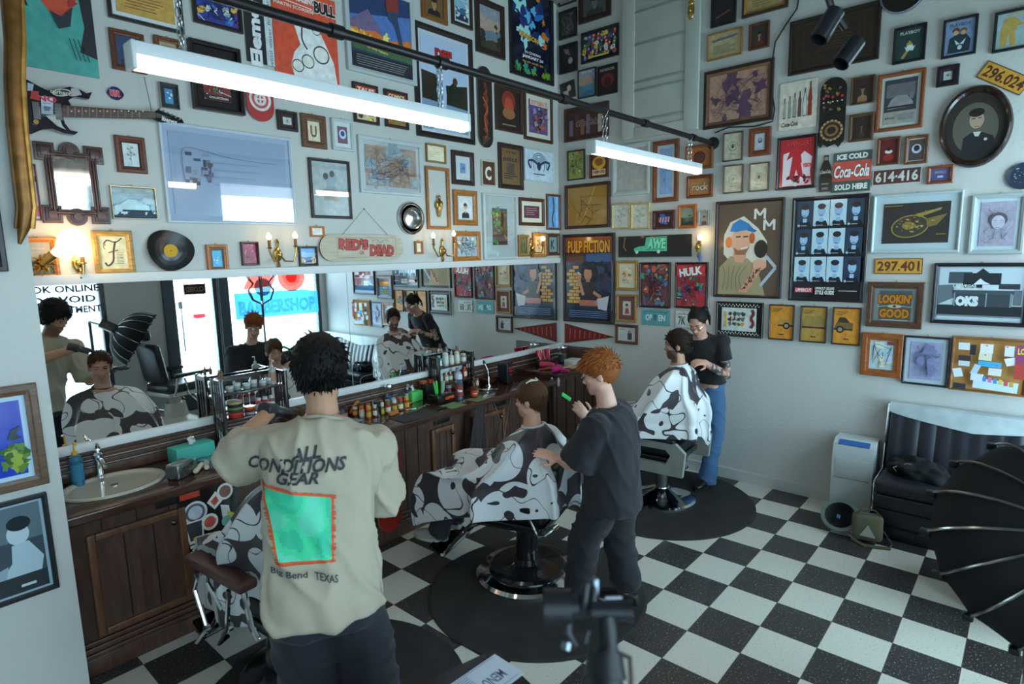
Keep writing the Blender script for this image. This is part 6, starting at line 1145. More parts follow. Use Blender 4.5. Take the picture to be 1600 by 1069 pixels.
# raised end: dryers, brushes
CE = CZ + .046
def dryer(p, rz, col, label):
    t = thing('hair_dryer', label, 'hair dryer', p + Vector((0, 0, .035)), RZ(rz)); b = MB(); b.lathe([(.018, -.09), (.028, -.07), (.034, 0), (.036, .05), (.03, .075), (0, .08)], CC(col, 1.3), (0, 0, 0), Matrix.Rotation(PI / 2, 3, 'Y'), 16); b.build('barrel', GLOS, t)
    b = MB(); b.tube([(.03, 0, 0), (.02, -.06, -.012), (.0, -.13, -.018)], [.018, .015, .013], CC(col, 1.3), 10); b.build('handle', GLOS, t); return t
dryer(Vector((-.72, 2.22, CE)), .3, '#b41c6c', 'magenta hair dryer lying at the counter corner')
dryer(Vector((-.62, 2.42, CE)), 1.9, '#a83050', 'dark pink hair dryer lying further back')
for i, (x, y, c, lb) in enumerate(((-.70, 2.36, '#8a4c2c', 'brown round brush left among the hair dryers'), (-.5, 2.24, '#b09078', 'beige paddle brush right of the hair dryers'), (-.6, 2.31, '#9c5a34', 'tan brush between the two hair dryers'))):
    t = thing('hair_brush', lb, 'brush', (x, y, CE + .014), RZ(.5 * i - .4)); b = MB(); b.tube([(-.1, 0, 0), (-.02, 0, 0), (.0, 0, 0), (.08, 0, 0), (.09, 0, 0)], [.007, .008, .016, .016, .006], CC(c, 1.3), 10); b.build('handle', GLOS, t)
bx = boxthing(Vector((-.52, 2.52, CE)), (.20, .12, .07), '#181214', 'black box holding red brushes in the corner', 'box', 'brush_box', 0, GLOS, .003)
for i in range(7):
    x = -.07 + .023 * i; c = ['#a82430', '#b41c34', '#8a1c24', '#c04848', '#2c1a18', '#a8284c', '#b43830'][i]; b = MB(); b.tube([(x, .01 * (i % 3), .06), (x * 1.3, .02, .12), (x * 1.5, .03, .17)], [.008, .012, .016], CC(c, 1.3), 8); o = b.build('round_brush', GLOS); o.location = (-.52, 2.52, CE); tag(o, ('first', 'second', 'third', 'fourth', 'fifth', 'sixth', 'seventh')[i] + ' brush from the left standing in the black corner box', 'brush', 'red brushes in the corner box')
t = thing('disinfectant_jar', 'glass jar with dark liquid and chrome lid in the corner', 'jar', (-.24, 2.50, CE)); b = MB(); b.lathe([(.045, 0), (.045, .09), (0, .09)], (.05, .07, .10), seg=20); b.build('liquid', GLOS, t); b = MB(); b.lathe([(.05, 0), (.05, .15), (.046, .16)], (1, 1, 1), seg=20); b.build('glass', CLEAR, t); b = MB(); b.lathe([(.052, .16), (.05, .175), (.012, .18), (.012, .2), (0, .2)], (.6,) * 3, seg=20); b.build('lid', CHROME, t)
t = thing('disinfectant_jar', 'tall glass jar of blue liquid below the mirrored cape', 'jar', CT(606, 590)); b = MB(); b.lathe([(.03, 0), (.03, .09), (0, .09)], CC('#2c6ca0'), seg=20); b.build('liquid', GLOS, t); b = MB(); b.lathe([(.034, 0), (.034, .16), (.032, .17)], (1, 1, 1), seg=20); b.build('glass', CLEAR, t); b = MB(); b.lathe([(.036, .17), (.034, .185), (0, .19)], (.6,) * 3, seg=20); b.build('lid', CHROME, t)
bottle(CT(575, 592), .06, .018, '#2c8c34', '#1c1c1c', 'small bright green bottle below the mirrored cape')
for i, (x, y, c, w, lb) in enumerate(((-.40, 2.25, '#b09478', .22, 'tan magazine on the raised counter end'), (-.30, 2.32, '#b4b4b0', .16, 'white box beside the ginger barber on the counter end'))): boxthing(Vector((x, y, CE)), (w, .12, .012 if i == 0 else .06), c, lb, ('magazine', 'box')[i], ('magazine', 'white_box')[i], .1, PAPER, .002)
# draped cloth and cable on the counter front
b = MB(); n = 12; vs = []
for j in range(8):
    for i in range(n): x = (i / (n - 1) - .5) * (.10 + .02 * j); vs.append((x - .01 * j, -.015 - .014 * math.sin(i * 1.9) * (.3 + j / 8), -.075 * j))
b.add(vs, [(j * n + i, j * n + i + 1, (j + 1) * n + i + 1, (j + 1) * n + i) for j in range(7) for i in range(n - 1)], (.03, .02, .022)); o = b.build('hanging_towel', CLOTH, ang=80); o.location = (-1.93, 2.135, .90); tag(o, 'dark towel hanging over the counter front behind the boy', 'towel')
b = MB(); b.tube([(-1.72, 2.16, .88), (-1.70, 2.10, .7), (-1.76, 2.1, .56), (-1.66, 2.12, .46), (-1.6, 2.14, .6), (-1.5, 2.16, .86)], .004, (.012,) * 3, 6); tag(b.build('hanging_cable', PLAS), 'thin black cable looping over the counter front', 'cable')
for i, (x, z, c, lb) in enumerate(((-.86, .86, '#2c4cb0', 'blue hair clipper hanging on the counter end front'), (-.76, .84, '#a8a8a8', 'white hair clipper hanging on the counter end front'))): o = clipper(Vector((x, 2.17, z)), lb, c, 0, .09, up=True)
b = MB(); b.tube([(-.9, 2.18, .9), (-.93, 2.15, .6), (-.9, 2.15, .4)], .008, (.015,) * 3, 6); tag(b.build('charging_cable', PLAS), 'thick black cord hanging on the counter end front', 'cable')
for i, (x, y, h, r, c, cp, kd, lb) in enumerate(((-2.02, 2.60, .13, .02, '#7a2a20', '#b4b0a8', 'round', 'slim red bottle with a pale cap between the caddy and the black rack'), (-1.96, 2.56, .10, .022, '#5a3418', '#1c1a18', 'round', 'small amber bottle with a black cap left of the lacquered tray'), (-2.08, 2.58, .16, .018, '#b0b4b0', '#8a2c24', 'spray', 'tall white can with a red top behind the blue-grey spray can'), (-2.30, 2.62, .15, .022, '#3a2c5c', '#b4b4bc', 'pump', 'violet pump bottle at the mirror behind the caddy'), (-1.62, 2.50, .12, .022, '#1c1c20', '#3c3c40', 'box', 'square black bottle in front of the black rack'), (-1.52, 2.56, .11, .02, '#8a4a20', '#2a1a14', 'round', 'brown bottle with a dark cap beside the black upright box'), (-3.30, 2.60, .12, .022, '#a83c28', '#b4ac9c', 'round', 'red bottle right of the orange one at the mirror'), (-3.22, 2.57, .10, .02, '#34344a', '#a0a0a8', 'spray', 'dark navy can standing left of the green jar'))):
    bottle(Vector((x, y, CZ)), h, r, c, cp, lb, kind=kd, lab='#b4b0a4' if i % 2 else None)
# ================================================================ furniture
BLK = '#141316'
V_ = lambda *a: Vector(a)
def lerp(a, b, t): return a + (b - a) * t
def barber_chair(loc, rz, label, style):
    t = thing('barber_chair', label, 'barber chair', loc, RZ(rz)); ch = style == 'chrome'; vin = style in ('white', 'vintage')
    m = {'black': GLOS, 'chrome': CHROME, 'white': GLOS, 'vintage': GLOS}[style]; bc = CC('#b0aca0', 1.25) if style == 'white' else (.012, .012, .014)
    b = MB()
    if ch: b.lathe([(.29, 0), (.29, .014), (.27, .026), (.18, .06), (.10, .095), (.065, .11)], (.7,) * 3, seg=40)
    elif style == 'black': b.lathe([(.265, .02), (.265, .06), (.245, .075), (.14, .085), (.095, .095), (.085, .13)], bc, seg=40)
    else: b.lathe([(.28, 0), (.28, .04), (.25, .07), (.15, .12), (.12, .3)], bc, seg=40)
    base = b.build('base', m, t)
    if style == 'black': b = MB(); b.lathe([(.35, 0), (.35, .02), (.33, .038), (.265, .05), (.265, .02)], (.7,) * 3, seg=48); b.build('base_ring', CHROME, base)
    b = MB(); b.lathe([(.055 if ch else .075, .08), (.055 if ch else .075, .36), (.09, .38), (.09, .40)], (.7,) * 3 if ch else bc, seg=24); b.build('column', CHROME if ch else m, t)
    sz = .50; b = MB(); b.box((0, .02, sz - .06), (.50, .48, .05), bc if style == 'white' else (.012,) * 3, bev=.01); b.build('seat_frame', GLOS, t)
    b = MB(); b.box((0, .03, sz + .02), (.50, .50, .11), CC(BLK, 1.3), bev=.04); b.build('seat', LEATH, t)
    b = MB(); R_ = Matrix.Rotation(.16, 3, 'X'); hb = {'white': .52, 'vintage': .34}.get(style, .26); b.box((0, -.25, sz + .10 + hb / 2), (.46, .09, hb), CC(BLK, 1.3), R_, bev=.04); bk = b.build('backrest', LEATH, t)
    if style == 'white':
        b = MB(); b.box((0, -.33, sz + .74), (.26, .10, .15), CC(BLK, 1.3), R_, bev=.045); b.tube([(0, -.31, sz + .55), (0, -.33, sz + .7)], .012, (.5,) * 3); b.build('headrest', LEATH, t)
    for s in (-1, 1):
        x = s * (.285 if style == 'black' else .31); b = MB(); pad = '#4a2c26' if style == 'vintage' else BLK
        if ch:   # pale D-shaped side panel with an opening
            o = [(-.30, .0), (.20, .0), (.28, .05), (.30, .14), (.24, .27), (-.24, .27), (-.32, .2)]; i_ = [(-.16, .09), (.14, .09), (.18, .13), (.18, .17), (.13, .21), (-.16, .21), (-.2, .17)]
            z0 = sz - .15; n = 7
            for xx in (x - s * .02, x + s * .02):
                b.add([(xx, y, z0 + z) for y, z in o] + [(xx, y, z0 + z) for y, z in i_], [(k, (k + 1) % n, n + (k + 1) % n, n + k) for k in range(n)], CC('#7c7f7a', 1.25))
            for pl in (o, i_): b.add([(x - .02, y, z0 + z) for y, z in pl] + [(x + .02, y, z0 + z) for y, z in pl], [(k, (k + 1) % n, n + (k + 1) % n, n + k) for k in range(n)], CC('#8a8d88', 1.25))
            a = b.build('armrest', LEATH, t, ang=30); b = MB(); b.box((x, .0, z0 + .285), (.07, .46, .03), CC(BLK, 1.3), bev=.012); b.build('arm_pad', LEATH, a)
        else:
            z1 = sz + (.20 if vin else .10); b.box((x, .08 if vin else .03, z1), (.095 if vin else .07, .50 if vin else .38, .05), CC(pad, 1.3), bev=.016); a = b.build('arm_pad', LEATH, t); b = MB()
            b.tube([(x, .2, z1 - .02), (x, .21, z1 - .1), (x * .95, .12, sz - .02)], .012, (.7,) * 3, 10); b.tube([(x, -.12, z1 - .02), (x, -.16, sz), (x * .95, -.18, sz - .06)], .014, (.7,) * 3, 10)
            if vin:
                b.tube([(x * 1.06, .24, z1 - .05), (x * 1.06, .3, z1 - .16), (x * 1.06, .22, sz - .14), (x * 1.06, .34, sz - .26)], .011, (.7,) * 3, 8); b.tube([(x * 1.1, -.05, z1 - .04), (x * 1.1, .0, sz - .05), (x * 1.08, .10, sz - .17), (x * .9, .12, sz - .17)], .011, (.7,) * 3, 8)
                for q in ((.24, z1 - .05), (.22, sz - .14), (0, sz - .05)): b.lathe([(.02, -.012), (.02, .012), (0, .014)], (.7,) * 3, (x * 1.06, *q), Matrix.Rotation(PI / 2, 3, 'Y'), 12)
            b.build('arm_bracket', CHROME, a)
    b = MB()
    for s in (-1, 1): b.tube([(s * .17, .20, sz - .08), (s * .17, .36, .34), (s * .17, .55, .12)], .013, (.7,) * 3, 8); 
    b.tube([(-.2, .55, .12), (.2, .55, .12)], .014, (.7,) * 3, 8); b.tube([(-.19, .40, .30), (.19, .40, .30)], .012, (.7,) * 3, 8); f = b.build('footrest', CHROME, t)
    b = MB(); b.box((0, .60, .135), (.40, .13, .02), (.03,) * 3, Matrix.Rotation(.5, 3, 'X'), bev=.006); b.build('foot_plate', METAL, f)
    b = MB(); b.tube([(.06, 0, .2), (.22, -.04, .17), (.32, -.08, .19)], .010, (.7,) * 3, 8); b.tube([(.30, -.075, .187), (.36, -.09, .197)], .015, (.05,) * 3, 8); b.build('pump_lever', CHROME, t)
    return t
barber_chair((-2.55, 1.10, .012), .30, 'black hydraulic barber chair with a chrome-ringed base in the middle', 'black')
barber_chair((-.85, .98, .012), .08, 'barber chair with a chrome base and grey side panels by the right wall', 'chrome')
barber_chair((-4.08, 1.40, .012), .10, 'vintage barber chair with brown arm pads and chrome linkage, nearest the camera', 'vintage')
barber_chair((-2.58, -1.78, 0), -1.78, 'vintage barber chair with white base seen only in the mirror', 'white')
# diner booth along the right wall
t = thing('booth_sofa', 'black channelled diner booth sofa with a white scalloped back along the right wall', 'sofa', (-.30, -1.34, 0))
Y0, Y1 = -.56, FW + .03; L = Y0 - Y1; b = MB()
for k, (z0, z1, d) in enumerate(((.0, .10, .46), (.105, .235, .475), (.24, .345, .49))): b.box((-.02 - d / 2, (Y0 + Y1) / 2, (z0 + z1) / 2), (d, L, z1 - z0), CC('#1c1d24', 1.3), bev=.012)
b.build('plinth', LEATH, t, True)
b = MB(); b.box((-.27, (Y0 + Y1) / 2, .40), (.50, L, .12), CC('#1e1f27', 1.3), bev=.045); b.build('seat', LEATH, t, True)
def scal(y): q = ((Y0 - y) % 1.06) / 1.06; return .885 - .085 * (1 - abs(2 * q - 1)) ** .7
def backx(z): return -.16 + .10 * (z - .42) / .5
n = 72; vs = []; b = MB()
for i in range(n + 1):
    y = Y0 - .012 - (L - .02) * i / n; ph = ((Y0 - y) % .103) / .103; bul = .016 * (1 - abs(2 * ph - 1) ** 4)
    zt = scal(y)
    for j in range(9): z = .42 + (zt - .42) * j / 8; vs.append((backx(z) - bul - .02 * math.sin(PI * j / 8) , y, z))
b.add(vs, [(i * 9 + j, (i + 1) * 9 + j, (i + 1) * 9 + j + 1, i * 9 + j + 1) for i in range(n) for j in range(8)], CC('#1e1f27', 1.3)); b.build('channel_back', LEATH, t, True, ang=50)
b = MB(); vs = []
for i in range(n + 1):
    y = Y0 - L * i / n; zt = scal(y)
    vs += [(backx(zt) + .002, y, zt - .01), (backx(zt) - .022, y, zt), (-.10, y, .945), (-.06, y, .955), (-.012, y, .945), (-.012, y, .2)]
b.add(vs, [(i * 6 + j, (i + 1) * 6 + j, (i + 1) * 6 + j + 1, i * 6 + j + 1) for i in range(n) for j in range(5)], CC('#b4c0c2', 1.2)); b.add(vs[:6] + [(-.17, Y0, .42)], [(0, 1, 2, 3, 4, 5, 6)], CC('#1c1d24')); b.build('white_back_panel', LEATH, t, True, ang=50)
b = MB(); b.tube([(-.10, Y0 + .004, .945), (-.17, Y0 + .004, .46), (-.20, Y0 + .004, .44), (-.46, Y0 + .004, .43), (-.505, Y0 + .004, .40), (-.505, Y0 + .004, .22)], .007, (.7,) * 3, 8); b.build('chrome_piping', CHROME, t, True)
# crumpled black jacket with a hook on the booth seat
def lump(name, mat_, c, r, col, seed, amp=.35, sq=.6, n=24, freq=5.0):
    b = MB(); b.ell((0, 0, 0), r, col, seg=n * 2); o = b.build(name, mat_, None, ang=80)
    for v in o.data.vertices:
        d = noise.noise(v.co * freq + Vector((seed, 0, 0))) + .5 * noise.noise(v.co * freq * 2.3 + Vector((0, seed, 0))); v.co *= 1 + amp * d
        if v.co.z < -r[2] * .45: v.co.z = -r[2] * .45
    o.location = Vector(c) + Vector((0, 0, r[2] * .45)); return o
o = lump('black_jacket', mat('black_cloth', (.005, .005, .007), .95), (-.27, -.80, .462), (.13, .20, .095), (.005, .005, .007), 3.1, .5, freq=9); t2 = thing('folded_jacket', 'crumpled black jacket lying on the booth seat', 'jacket', (-.27, -.80, .462)); o.parent = t2; o.location = (0, 0, .095 * .45)
b = MB(); b.tube([(-.14, .12, .05), (-.15, .14, .08), (-.14, .10, .10), (-.13, .06, .12), (-.13, .03, .12)], .004, (.7,) * 3, 6); b.build('drawstring', METAL, t2)
# portable air conditioner
t = thing('air_conditioner', 'white portable air conditioner beside the booth sofa', 'air conditioner', (-.14, -.36, 0)); b = MB()
pr = [(-.13, .03), (-.13, .50), (-.10, .60), (-.05, .635), (.11, .635), (.12, .60), (.12, .03)]
b.prism([(y, z) for y, z in pr][::-1], -.145, .145, Matrix(((1, 0, 0, 0), (0, 0, 1, 0), (0, 1, 0, 0), (0, 0, 0, 1))), CC('#a8b0b0', 1.3)); o = b.build('housing', PLAS, t, ang=30); mo = o.modifiers.new('bev', 'BEVEL'); mo.width = .012; mo.segments = 3
b = MB(); b.box((-.085, -.0, .612), (.05, .22, .006), CC('#2c5a94', 1.3), Matrix.Rotation(-.62, 3, 'Y')); b.build('control_strip', PLAS, t); b = MB(); b.box((-.132, 0, .33), (.004, .25, .004), (.15,) * 3); b.box((-.131, 0, .42), (.004, .24, .15), CC('#b0b8b8', 1.25), bev=.001); b.build('front_panel', PLAS, t)
b = MB()
for x in (-.1, .1):
    for y in (-.11, .11): b.lathe([(.015, -.008), (.015, .008)], (.05,) * 3, (x, y, .0155), Matrix.Rotation(PI / 2, 3, 'Y'), 12)
    b.box((x, 0, .024), (.02, .24, .012), (.05,) * 3)
b.build('castors', PLAS, t)
# cap and satchel on the floor
t = thing('bucket_cap', 'grey-green cap lying open on the floor beside the satchel', 'cap', (-.52, -.36, .0)); b = MB(); Rk = Matrix.Rotation(-.75, 3, 'Y')
b.lathe([(.135, .060), (.132, .072), (.105, .07), (.10, .02), (.07, -.02), (0, -.03)], CC('#5a6a62', 1.3), (0, 0, .085), Rk, 28); b.f.pop(); b.c.pop(); b.m.pop(); b.build('outside', CLOTH, t); b = MB(); b.lathe([(.104, .072), (.095, .02), (.066, -.012), (0, -.02)], (.008, .008, .01), (0, 0, .085), Rk, 28); b.f.pop(); b.c.pop(); b.m.pop(); b.build('lining', CLOTH, t)
b = MB(); b.box((-.02, .015, .11), (.03, .025, .002), CC('#5a7090'), Rk @ Matrix.Rotation(.6, 3, 'X')); b.build('care_tag', PAPER, t)
t = thing('satchel', 'small olive canvas satchel with a pale triangle on the floor', 'bag', (-.60, -.55, 0), RZ(.25)); b = MB(); b.box((0, 0, .11), (.10, .20, .20), CC('#5a5844', 1.3), Matrix.Rotation(.16, 3, 'Y'), bev=.035); b.build('pouch', CLOTH, t)
b = MB(); b.tube([(0, -.09, .19), (-.02, -.04, .25), (-.02, .04, .25), (0, .09, .19)], .012, CC('#4a4a38', 1.3), 8, flat=.4); b.tube([(-.05, .1, .02), (-.12, .02, .012), (-.10, -.14, .012), (-.02, -.16, .012), (.0, -.1, .1)], .012, CC('#4a4a38', 1.3), 8, flat=.4); b.build('strap', CLOTH, t)
b = MB(); b.prism([(-.05, -.04), (.05, -.04), (0, .05)], 0, .003, Matrix(((.16, 0, -.987, -.066), (1, 0, 0, 0), (0, .987, -.16, .10), (0, 0, 0, 1))), CC('#a8b0a8', 1.3)); b.build('triangle_patch', PAPER, t)
b = MB(); b.tube([(-.55, -.42, .008), (-.62, -.44, .01), (-.66, -.49, .008)], .014, (.7,) * 3, 6, flat=.5); o = b.build('crumpled_tissue', PAPER); o.location.z = .008; tag(o, 'crumpled white tissue between the cap and the satchel', 'tissue')
# softbox on a stand by the front window
c = U(1646, 858, 0, -3.0); nx = Vector((.80, .28, -.53)).normalized(); t = thing('softbox_light', 'large black softbox with pale ribs on a stand at the right edge', 'studio light', (c.x, c.y, 0))
ap = c - nx * .28; sd = nx.cross(Vector((0, 0, 1))).normalized(); u2 = sd.cross(nx).normalized(); R_ = .335; NR = 16; b = MB(); rings = 9; vs = []
for j in range(rings):
    s = j / (rings - 1); rr = .035 + (R_ - .035) * math.sin(s * PI / 2) ** .9; q = ap + nx * (.28 * (1 - math.cos(s * PI / 2)))
    for k in range(NR * 3):
        a = 2 * PI * k / (NR * 3); w = 1 - .05 * s * (1 - abs(math.cos(a * NR / 2)))
        vs.append(q + (sd * math.cos(a) + u2 * math.sin(a)) * rr * w)
nn = NR * 3; b.add(vs, [(j * nn + k, j * nn + (k + 1) % nn, (j + 1) * nn + (k + 1) % nn, (j + 1) * nn + k) for j in range(rings - 1) for k in range(nn)], (.012, .012, .015)); b.build('fabric_shell', mat('softbox_fabric', (.005, .005, .007), .85, bump=.1, bscale=60), t, True, ang=60)
for k in range(NR):
    a = 2 * PI * k / NR; P_ = []
    for j in range(rings):
        s = j / (rings - 1); rr = .04 + (R_ - .03) * math.sin(s * PI / 2) ** .9; P_.append(ap + nx * (.28 * (1 - math.cos(s * PI / 2)) - .004) + (sd * math.cos(a) + u2 * math.sin(a)) * rr)
    b = MB(); b.tube(P_[:-1] + [P_[-2].lerp(P_[-1], .7)], .0045, (.42, .40, .38), 6); r_ = b.build('rib', METAL, t, True); b = MB(); b.box(P_[-1], (.03, .03, .022), (.01,) * 3, bev=.005); b.build('end_tab', PLAS, r_, True)
b = MB(); b.lathe([(R_ * .94, 0), (R_ * .94, .004), (0, .004)], (.75, .77, .78), c - nx * .02, Vector((0, 0, 1)).rotation_difference(nx).to_matrix(), 48); b.build('diffuser', PAPER, t, True)
b = MB(); Rh = Vector((0, 0, 1)).rotation_difference(-nx).to_matrix(); b.lathe([(.06, 0), (.06, .03), (.05, .04)], (.02,) * 3, ap, Rh, 20); b.box(ap - nx * .10, (.10, .10, .16), (.02, .02, .024), Rh, bev=.01); b.build('lamp_head', PLAS, t, True)
b = MB(); hp = ap - nx * .06; hq = V_(hp.x - .10, FW + .14, hp.z + .05); b.tube([hp, hq], .014, (.02,) * 3); b.tube([hq, (hq.x, hq.y, .3)], .018, (.02,) * 3)
for k in range(3): a = 2.1 * k + 2.6; b.tube([(hq.x, hq.y, .42), (hq.x + .30 * math.cos(a), hq.y + .10 * math.sin(a), .012)], .011, (.02,) * 3)
b.build('stand', PLAS, t, True)
# camera gimbal on a stick, out of focus in the foreground
DG = .80
def GP(u, v, d=DG): r = RAY(u, v); return CP + r.normalized() * d
def k_(px, d=DG): return px / FPX * d
t = thing('camera_gimbal', 'dark handheld camera gimbal out of focus in the foreground', 'gimbal', GP(948, 1069)); gx, gy = _r, _u
def ori(): return Matrix((_r, _u, -_f)).transposed()
b = MB(); b.tube([GP(950, 1330), GP(948, 1100), GP(945, 1035), GP(950, 1010), GP(948, 965)], [k_(24), k_(26), k_(22), k_(14), k_(13)], (.03, .035, .04), 16); b.tube([GP(945, 1060), GP(945, 1020)], [k_(30), k_(24)], (.02,) * 3, 16); g = b.build('grip', mat('gimbal_shell', (.018, .02, .024), .35, metal=.2), t, True)
b = MB(); b.tube([GP(925, 955), GP(985, 955)], k_(13), (.04, .045, .05), 16); b.tube([GP(980, 955), GP(990, 955)], k_(14.5), (.05, .05, .06), 16); b.build('tilt_motor', MATS['gimbal_shell'], t, True)
b = MB(); b.tube([GP(850, 948), GP(893, 948)], k_(24), (.03, .03, .035), 20); b.tube([GP(893, 948), GP(905, 948)], k_(15), (.12, .14, .17), 16); b.build('roll_motor', MATS['gimbal_shell'], t, True)
b = MB(); b.tube([GP(888, 950), GP(886, 990), GP(900, 1012)], [k_(8), k_(7), k_(5)], (.02,) * 3, 8); b.tube([GP(905, 960), GP(925, 955), GP(930, 905)], [k_(7), k_(6), k_(5)], (.03,) * 3, 8); b.tube([GP(918, 985), GP(912, 1005)], [k_(5), k_(6)], (.02,) * 3, 8); b.tube([GP(910, 962), GP(916, 912)], k_(6), (.03,) * 3, 8); b.build('arm', MATS['gimbal_shell'], t, True)
b = MB(); b.box(GP(931, 918), (k_(8), k_(26), k_(8)), (.3, .36, .42), ori(), bev=k_(2)); b.tube([GP(946, 935), GP(972, 934)], k_(3.5), (.35, .4, .45), 8); b.tube([GP(884, 1016), GP(886, 1004)], k_(7), (.3, .36, .42), 8); b.build('clamp_lever', METAL, t, True)
b = MB(); b.tube([GP(960, 1018), GP(984, 1028), GP(986, 1062), GP(984, 1100)], k_(3.5), (.05, .03, .02), 6); b.build('handle_bracket', PLAS, t, True)
b = MB(); q = GP(950, 1330); b.tube([q, (q.x, q.y, .55)], .014, (.02,) * 3)
for k in range(3): b.tube([(q.x, q.y, .7), (q.x + .3 * math.cos(2.1 * k), q.y + .3 * math.sin(2.1 * k), .008)], .01, (.02,) * 3)
b.build('tripod_leg', PLAS, t, True)
# desk corner with a price sheet
t = thing('reception_desk', 'dark desk corner at the bottom edge', 'desk', (-4.7, -.6, 0)); dz = .92
cor = U(772, 1014, 2, dz); e1 = (U(655, 1069, 2, dz) - cor).normalized(); e2 = (U(860, 1069, 2, dz) - cor); e2 = (e2 - e1 * e2.dot(e1)).normalized()
M = Matrix(((e1.x, e2.x, 0, cor.x), (e1.y, e2.y, 0, cor.y), (0, 0, 1, 0), (0, 0, 0, 1))); b = MB(); 
for d, z0, z1, mi in ((0, dz - .035, dz, 0),): b.prism([(0, 0), (.62, 0), (.62, .62), (0, .62)] if e1.cross(e2).z > 0 else [(0, 0), (0, .62), (.62, .62), (.62, 0)], z0, z1, M, CC('#241812', 1.2))
b.build('desk_top', DWH, t, True, ang=0); b = MB(); b.prism([(.03, .03), (.59, .03), (.59, .59), (.03, .59)] if e1.cross(e2).z > 0 else [(.03, .03), (.03, .59), (.59, .59), (.59, .03)], 0, dz - .036, M, CC('#1c1310', 1.2)); b.build('desk_body', DW, t, True, ang=0)
pc = [U(*q, 2, dz + .002) for q in ((773, 1022), (820, 1052))]; a1 = (pc[1] - pc[0]); w_ = a1.length; a1.normalize(); a2 = Vector((-a1.y, a1.x, 0)); a2 = a2 if a2.dot(e1) > 0 else -a2
t = thing('price_sheet', 'white printed sheet lying on the desk corner', 'paper', pc[0]); a = Art(.26, w_, 'ps'); a.rect(0, 0, 1, 1, '#a8b0bc')
a.text('MENU', .3, .6, .3, .3, '#5a5c6c', .02, rot=PI / 2 * 0); [a.rect(.5, .9 - .07 * i, .92, .92 - .07 * i, '#7a8090') for i in range(12)]; a.rect(.08, .06, .94, .08, '#7a8090'); a.rect(.08, .92, .94, .94, '#7a8090'); a.box((0, 0, -.0006), (.26, w_, .001), (.6, .6, .6))
o = pc[0] + a2 * .13 + a1 * w_ / 2; MM = Matrix(((a2.x, a1.x, 0, o.x), (a2.y, a1.y, 0, o.y), (0, 0, 1, o.z), (0, 0, 0, 1))); a.v = [tuple(MM @ Vector(p)) for p in a.v]; a.build('sheet', PAPER, t, True, ang=0)
# ---------------------------------------------------------------- things seen only in the mirror, along the front window
def coat_stand(x, y):
    t = thing('coat_stand', 'black bentwood coat stand before the shop window, seen in the mirror', 'coat stand', (x, y, 0)); b = MB(); b.tube([(0, 0, .0), (0, 0, 1.85)], .018, (.02, .016, .014), 10); b.build('pole', GLOS, t)
    for k in range(6): a = k * PI / 3; d = Vector((math.cos(a), math.sin(a), 0)); b = MB(); b.tube([d * .02 + Vector((0, 0, 1.50)), d * .14 + Vector((0, 0, 1.56)), d * .20 + Vector((0, 0, 1.70)), d * .12 + Vector((0, 0, 1.80)), d * .22 + Vector((0, 0, 1.92))], .011, (.02, .016, .014), 8); b.build('hook', GLOS, t)
    for k in range(4): a = k * PI / 2 + .4; d = Vector((math.cos(a), math.sin(a), 0)); b = MB(); b.tube([d * .02 + Vector((0, 0, .4)), d * .12 + Vector((0, 0, .15)), d * .20 + Vector((0, 0, .012))], .012, (.02, .016, .014), 8); b.build('leg', GLOS, t)
coat_stand(-1.22, -1.90)
SIGNF = mat('translucent_print', None, .6); SIGNF.node_tree.nodes['Principled BSDF'].inputs['Transmission Weight'].default_value = .0
_n = SIGNF.node_tree; _t = _n.nodes.new('ShaderNodeBsdfTranslucent'); _x = _n.nodes.new('ShaderNodeMixShader'); _x.inputs[0].default_value = .6; _a = [q for q in _n.nodes if q.type == 'VERTEX_COLOR'][0]; _n.links.new(_a.outputs[0], _t.inputs[0]); _n.links.new(_n.nodes['Principled BSDF'].outputs[0], _x.inputs[1]); _n.links.new(_t.outputs[0], _x.inputs[2]); _n.links.new(_x.outputs[0], _n.nodes['Material Output'].inputs[0])
def wsign(loc, w, h, art, label, out=True, name='window_sign', cat='sign', m=None, th=.006):
    R = Matrix(((1, 0, 0), (0, 0, -1), (0, 1, 0))) if out else Matrix(((-1, 0, 0), (0, 0, 1), (0, 1, 0)))
    t = thing(name, label, cat, loc, R); a = Art(w, h, label); art(a); o = a.build('printed_face', m or SIGNF, t, ang=0); o.location = (0, 0, .003); return t, a
def a_shop(s):
    s.pg([(0, 0), (1, 0), (1, .5), (.9, .52), (.82, .56), (0, .56), (0, .5)], '#3478a8'); s.text('BARBERSHOP', .5, .23, .92, .32, '#d8e4ec', .05)
    s.ell(.68, .86, .17, .17, '#c8443c', 24); s.ell(.68, .86, .11, .11, '#d8d4cc', 24); s.ell(.68, .86, .07, .07, '#c8443c', 20); s.pg([(.1, .62), (.2, .98), (.52, .98), (.44, .68)], '#c8443c'); s.ell(.33, .66, .10, .10, '#4c5c68')
t, a = wsign((-.84, FW + .012, 1.62), 1.36, .70, a_shop, 'blue and red shop sign on the corner window with white capitals'); t.scale = (1, 1, 1)
wsign((-2.06, FW + .012, 1.76), .30, .15, lambda s: (s.rect(0, 0, 1, 1, '#4a2018'), s.rect(.03, .06, .97, .94, '#1c1414'), s.text('CLOSED', .5, .5, .8, .5, '#b09080', .04)), 'dark closed sign hanging inside the glass door', out=False)
wsign((-2.03, FW + .012, 1.38), .17, .08, lambda s: (s.pg([(0, .2), (1, .2), (1, .9), (0, .9)], '#a82830'), s.pg([(0, .2), (.5, 0), (1, .2)], '#a82830'), s.text('UPPERCUT', .5, .52, .84, .34, '#d8b8b8', .03)), 'small red sticker on the glass door')
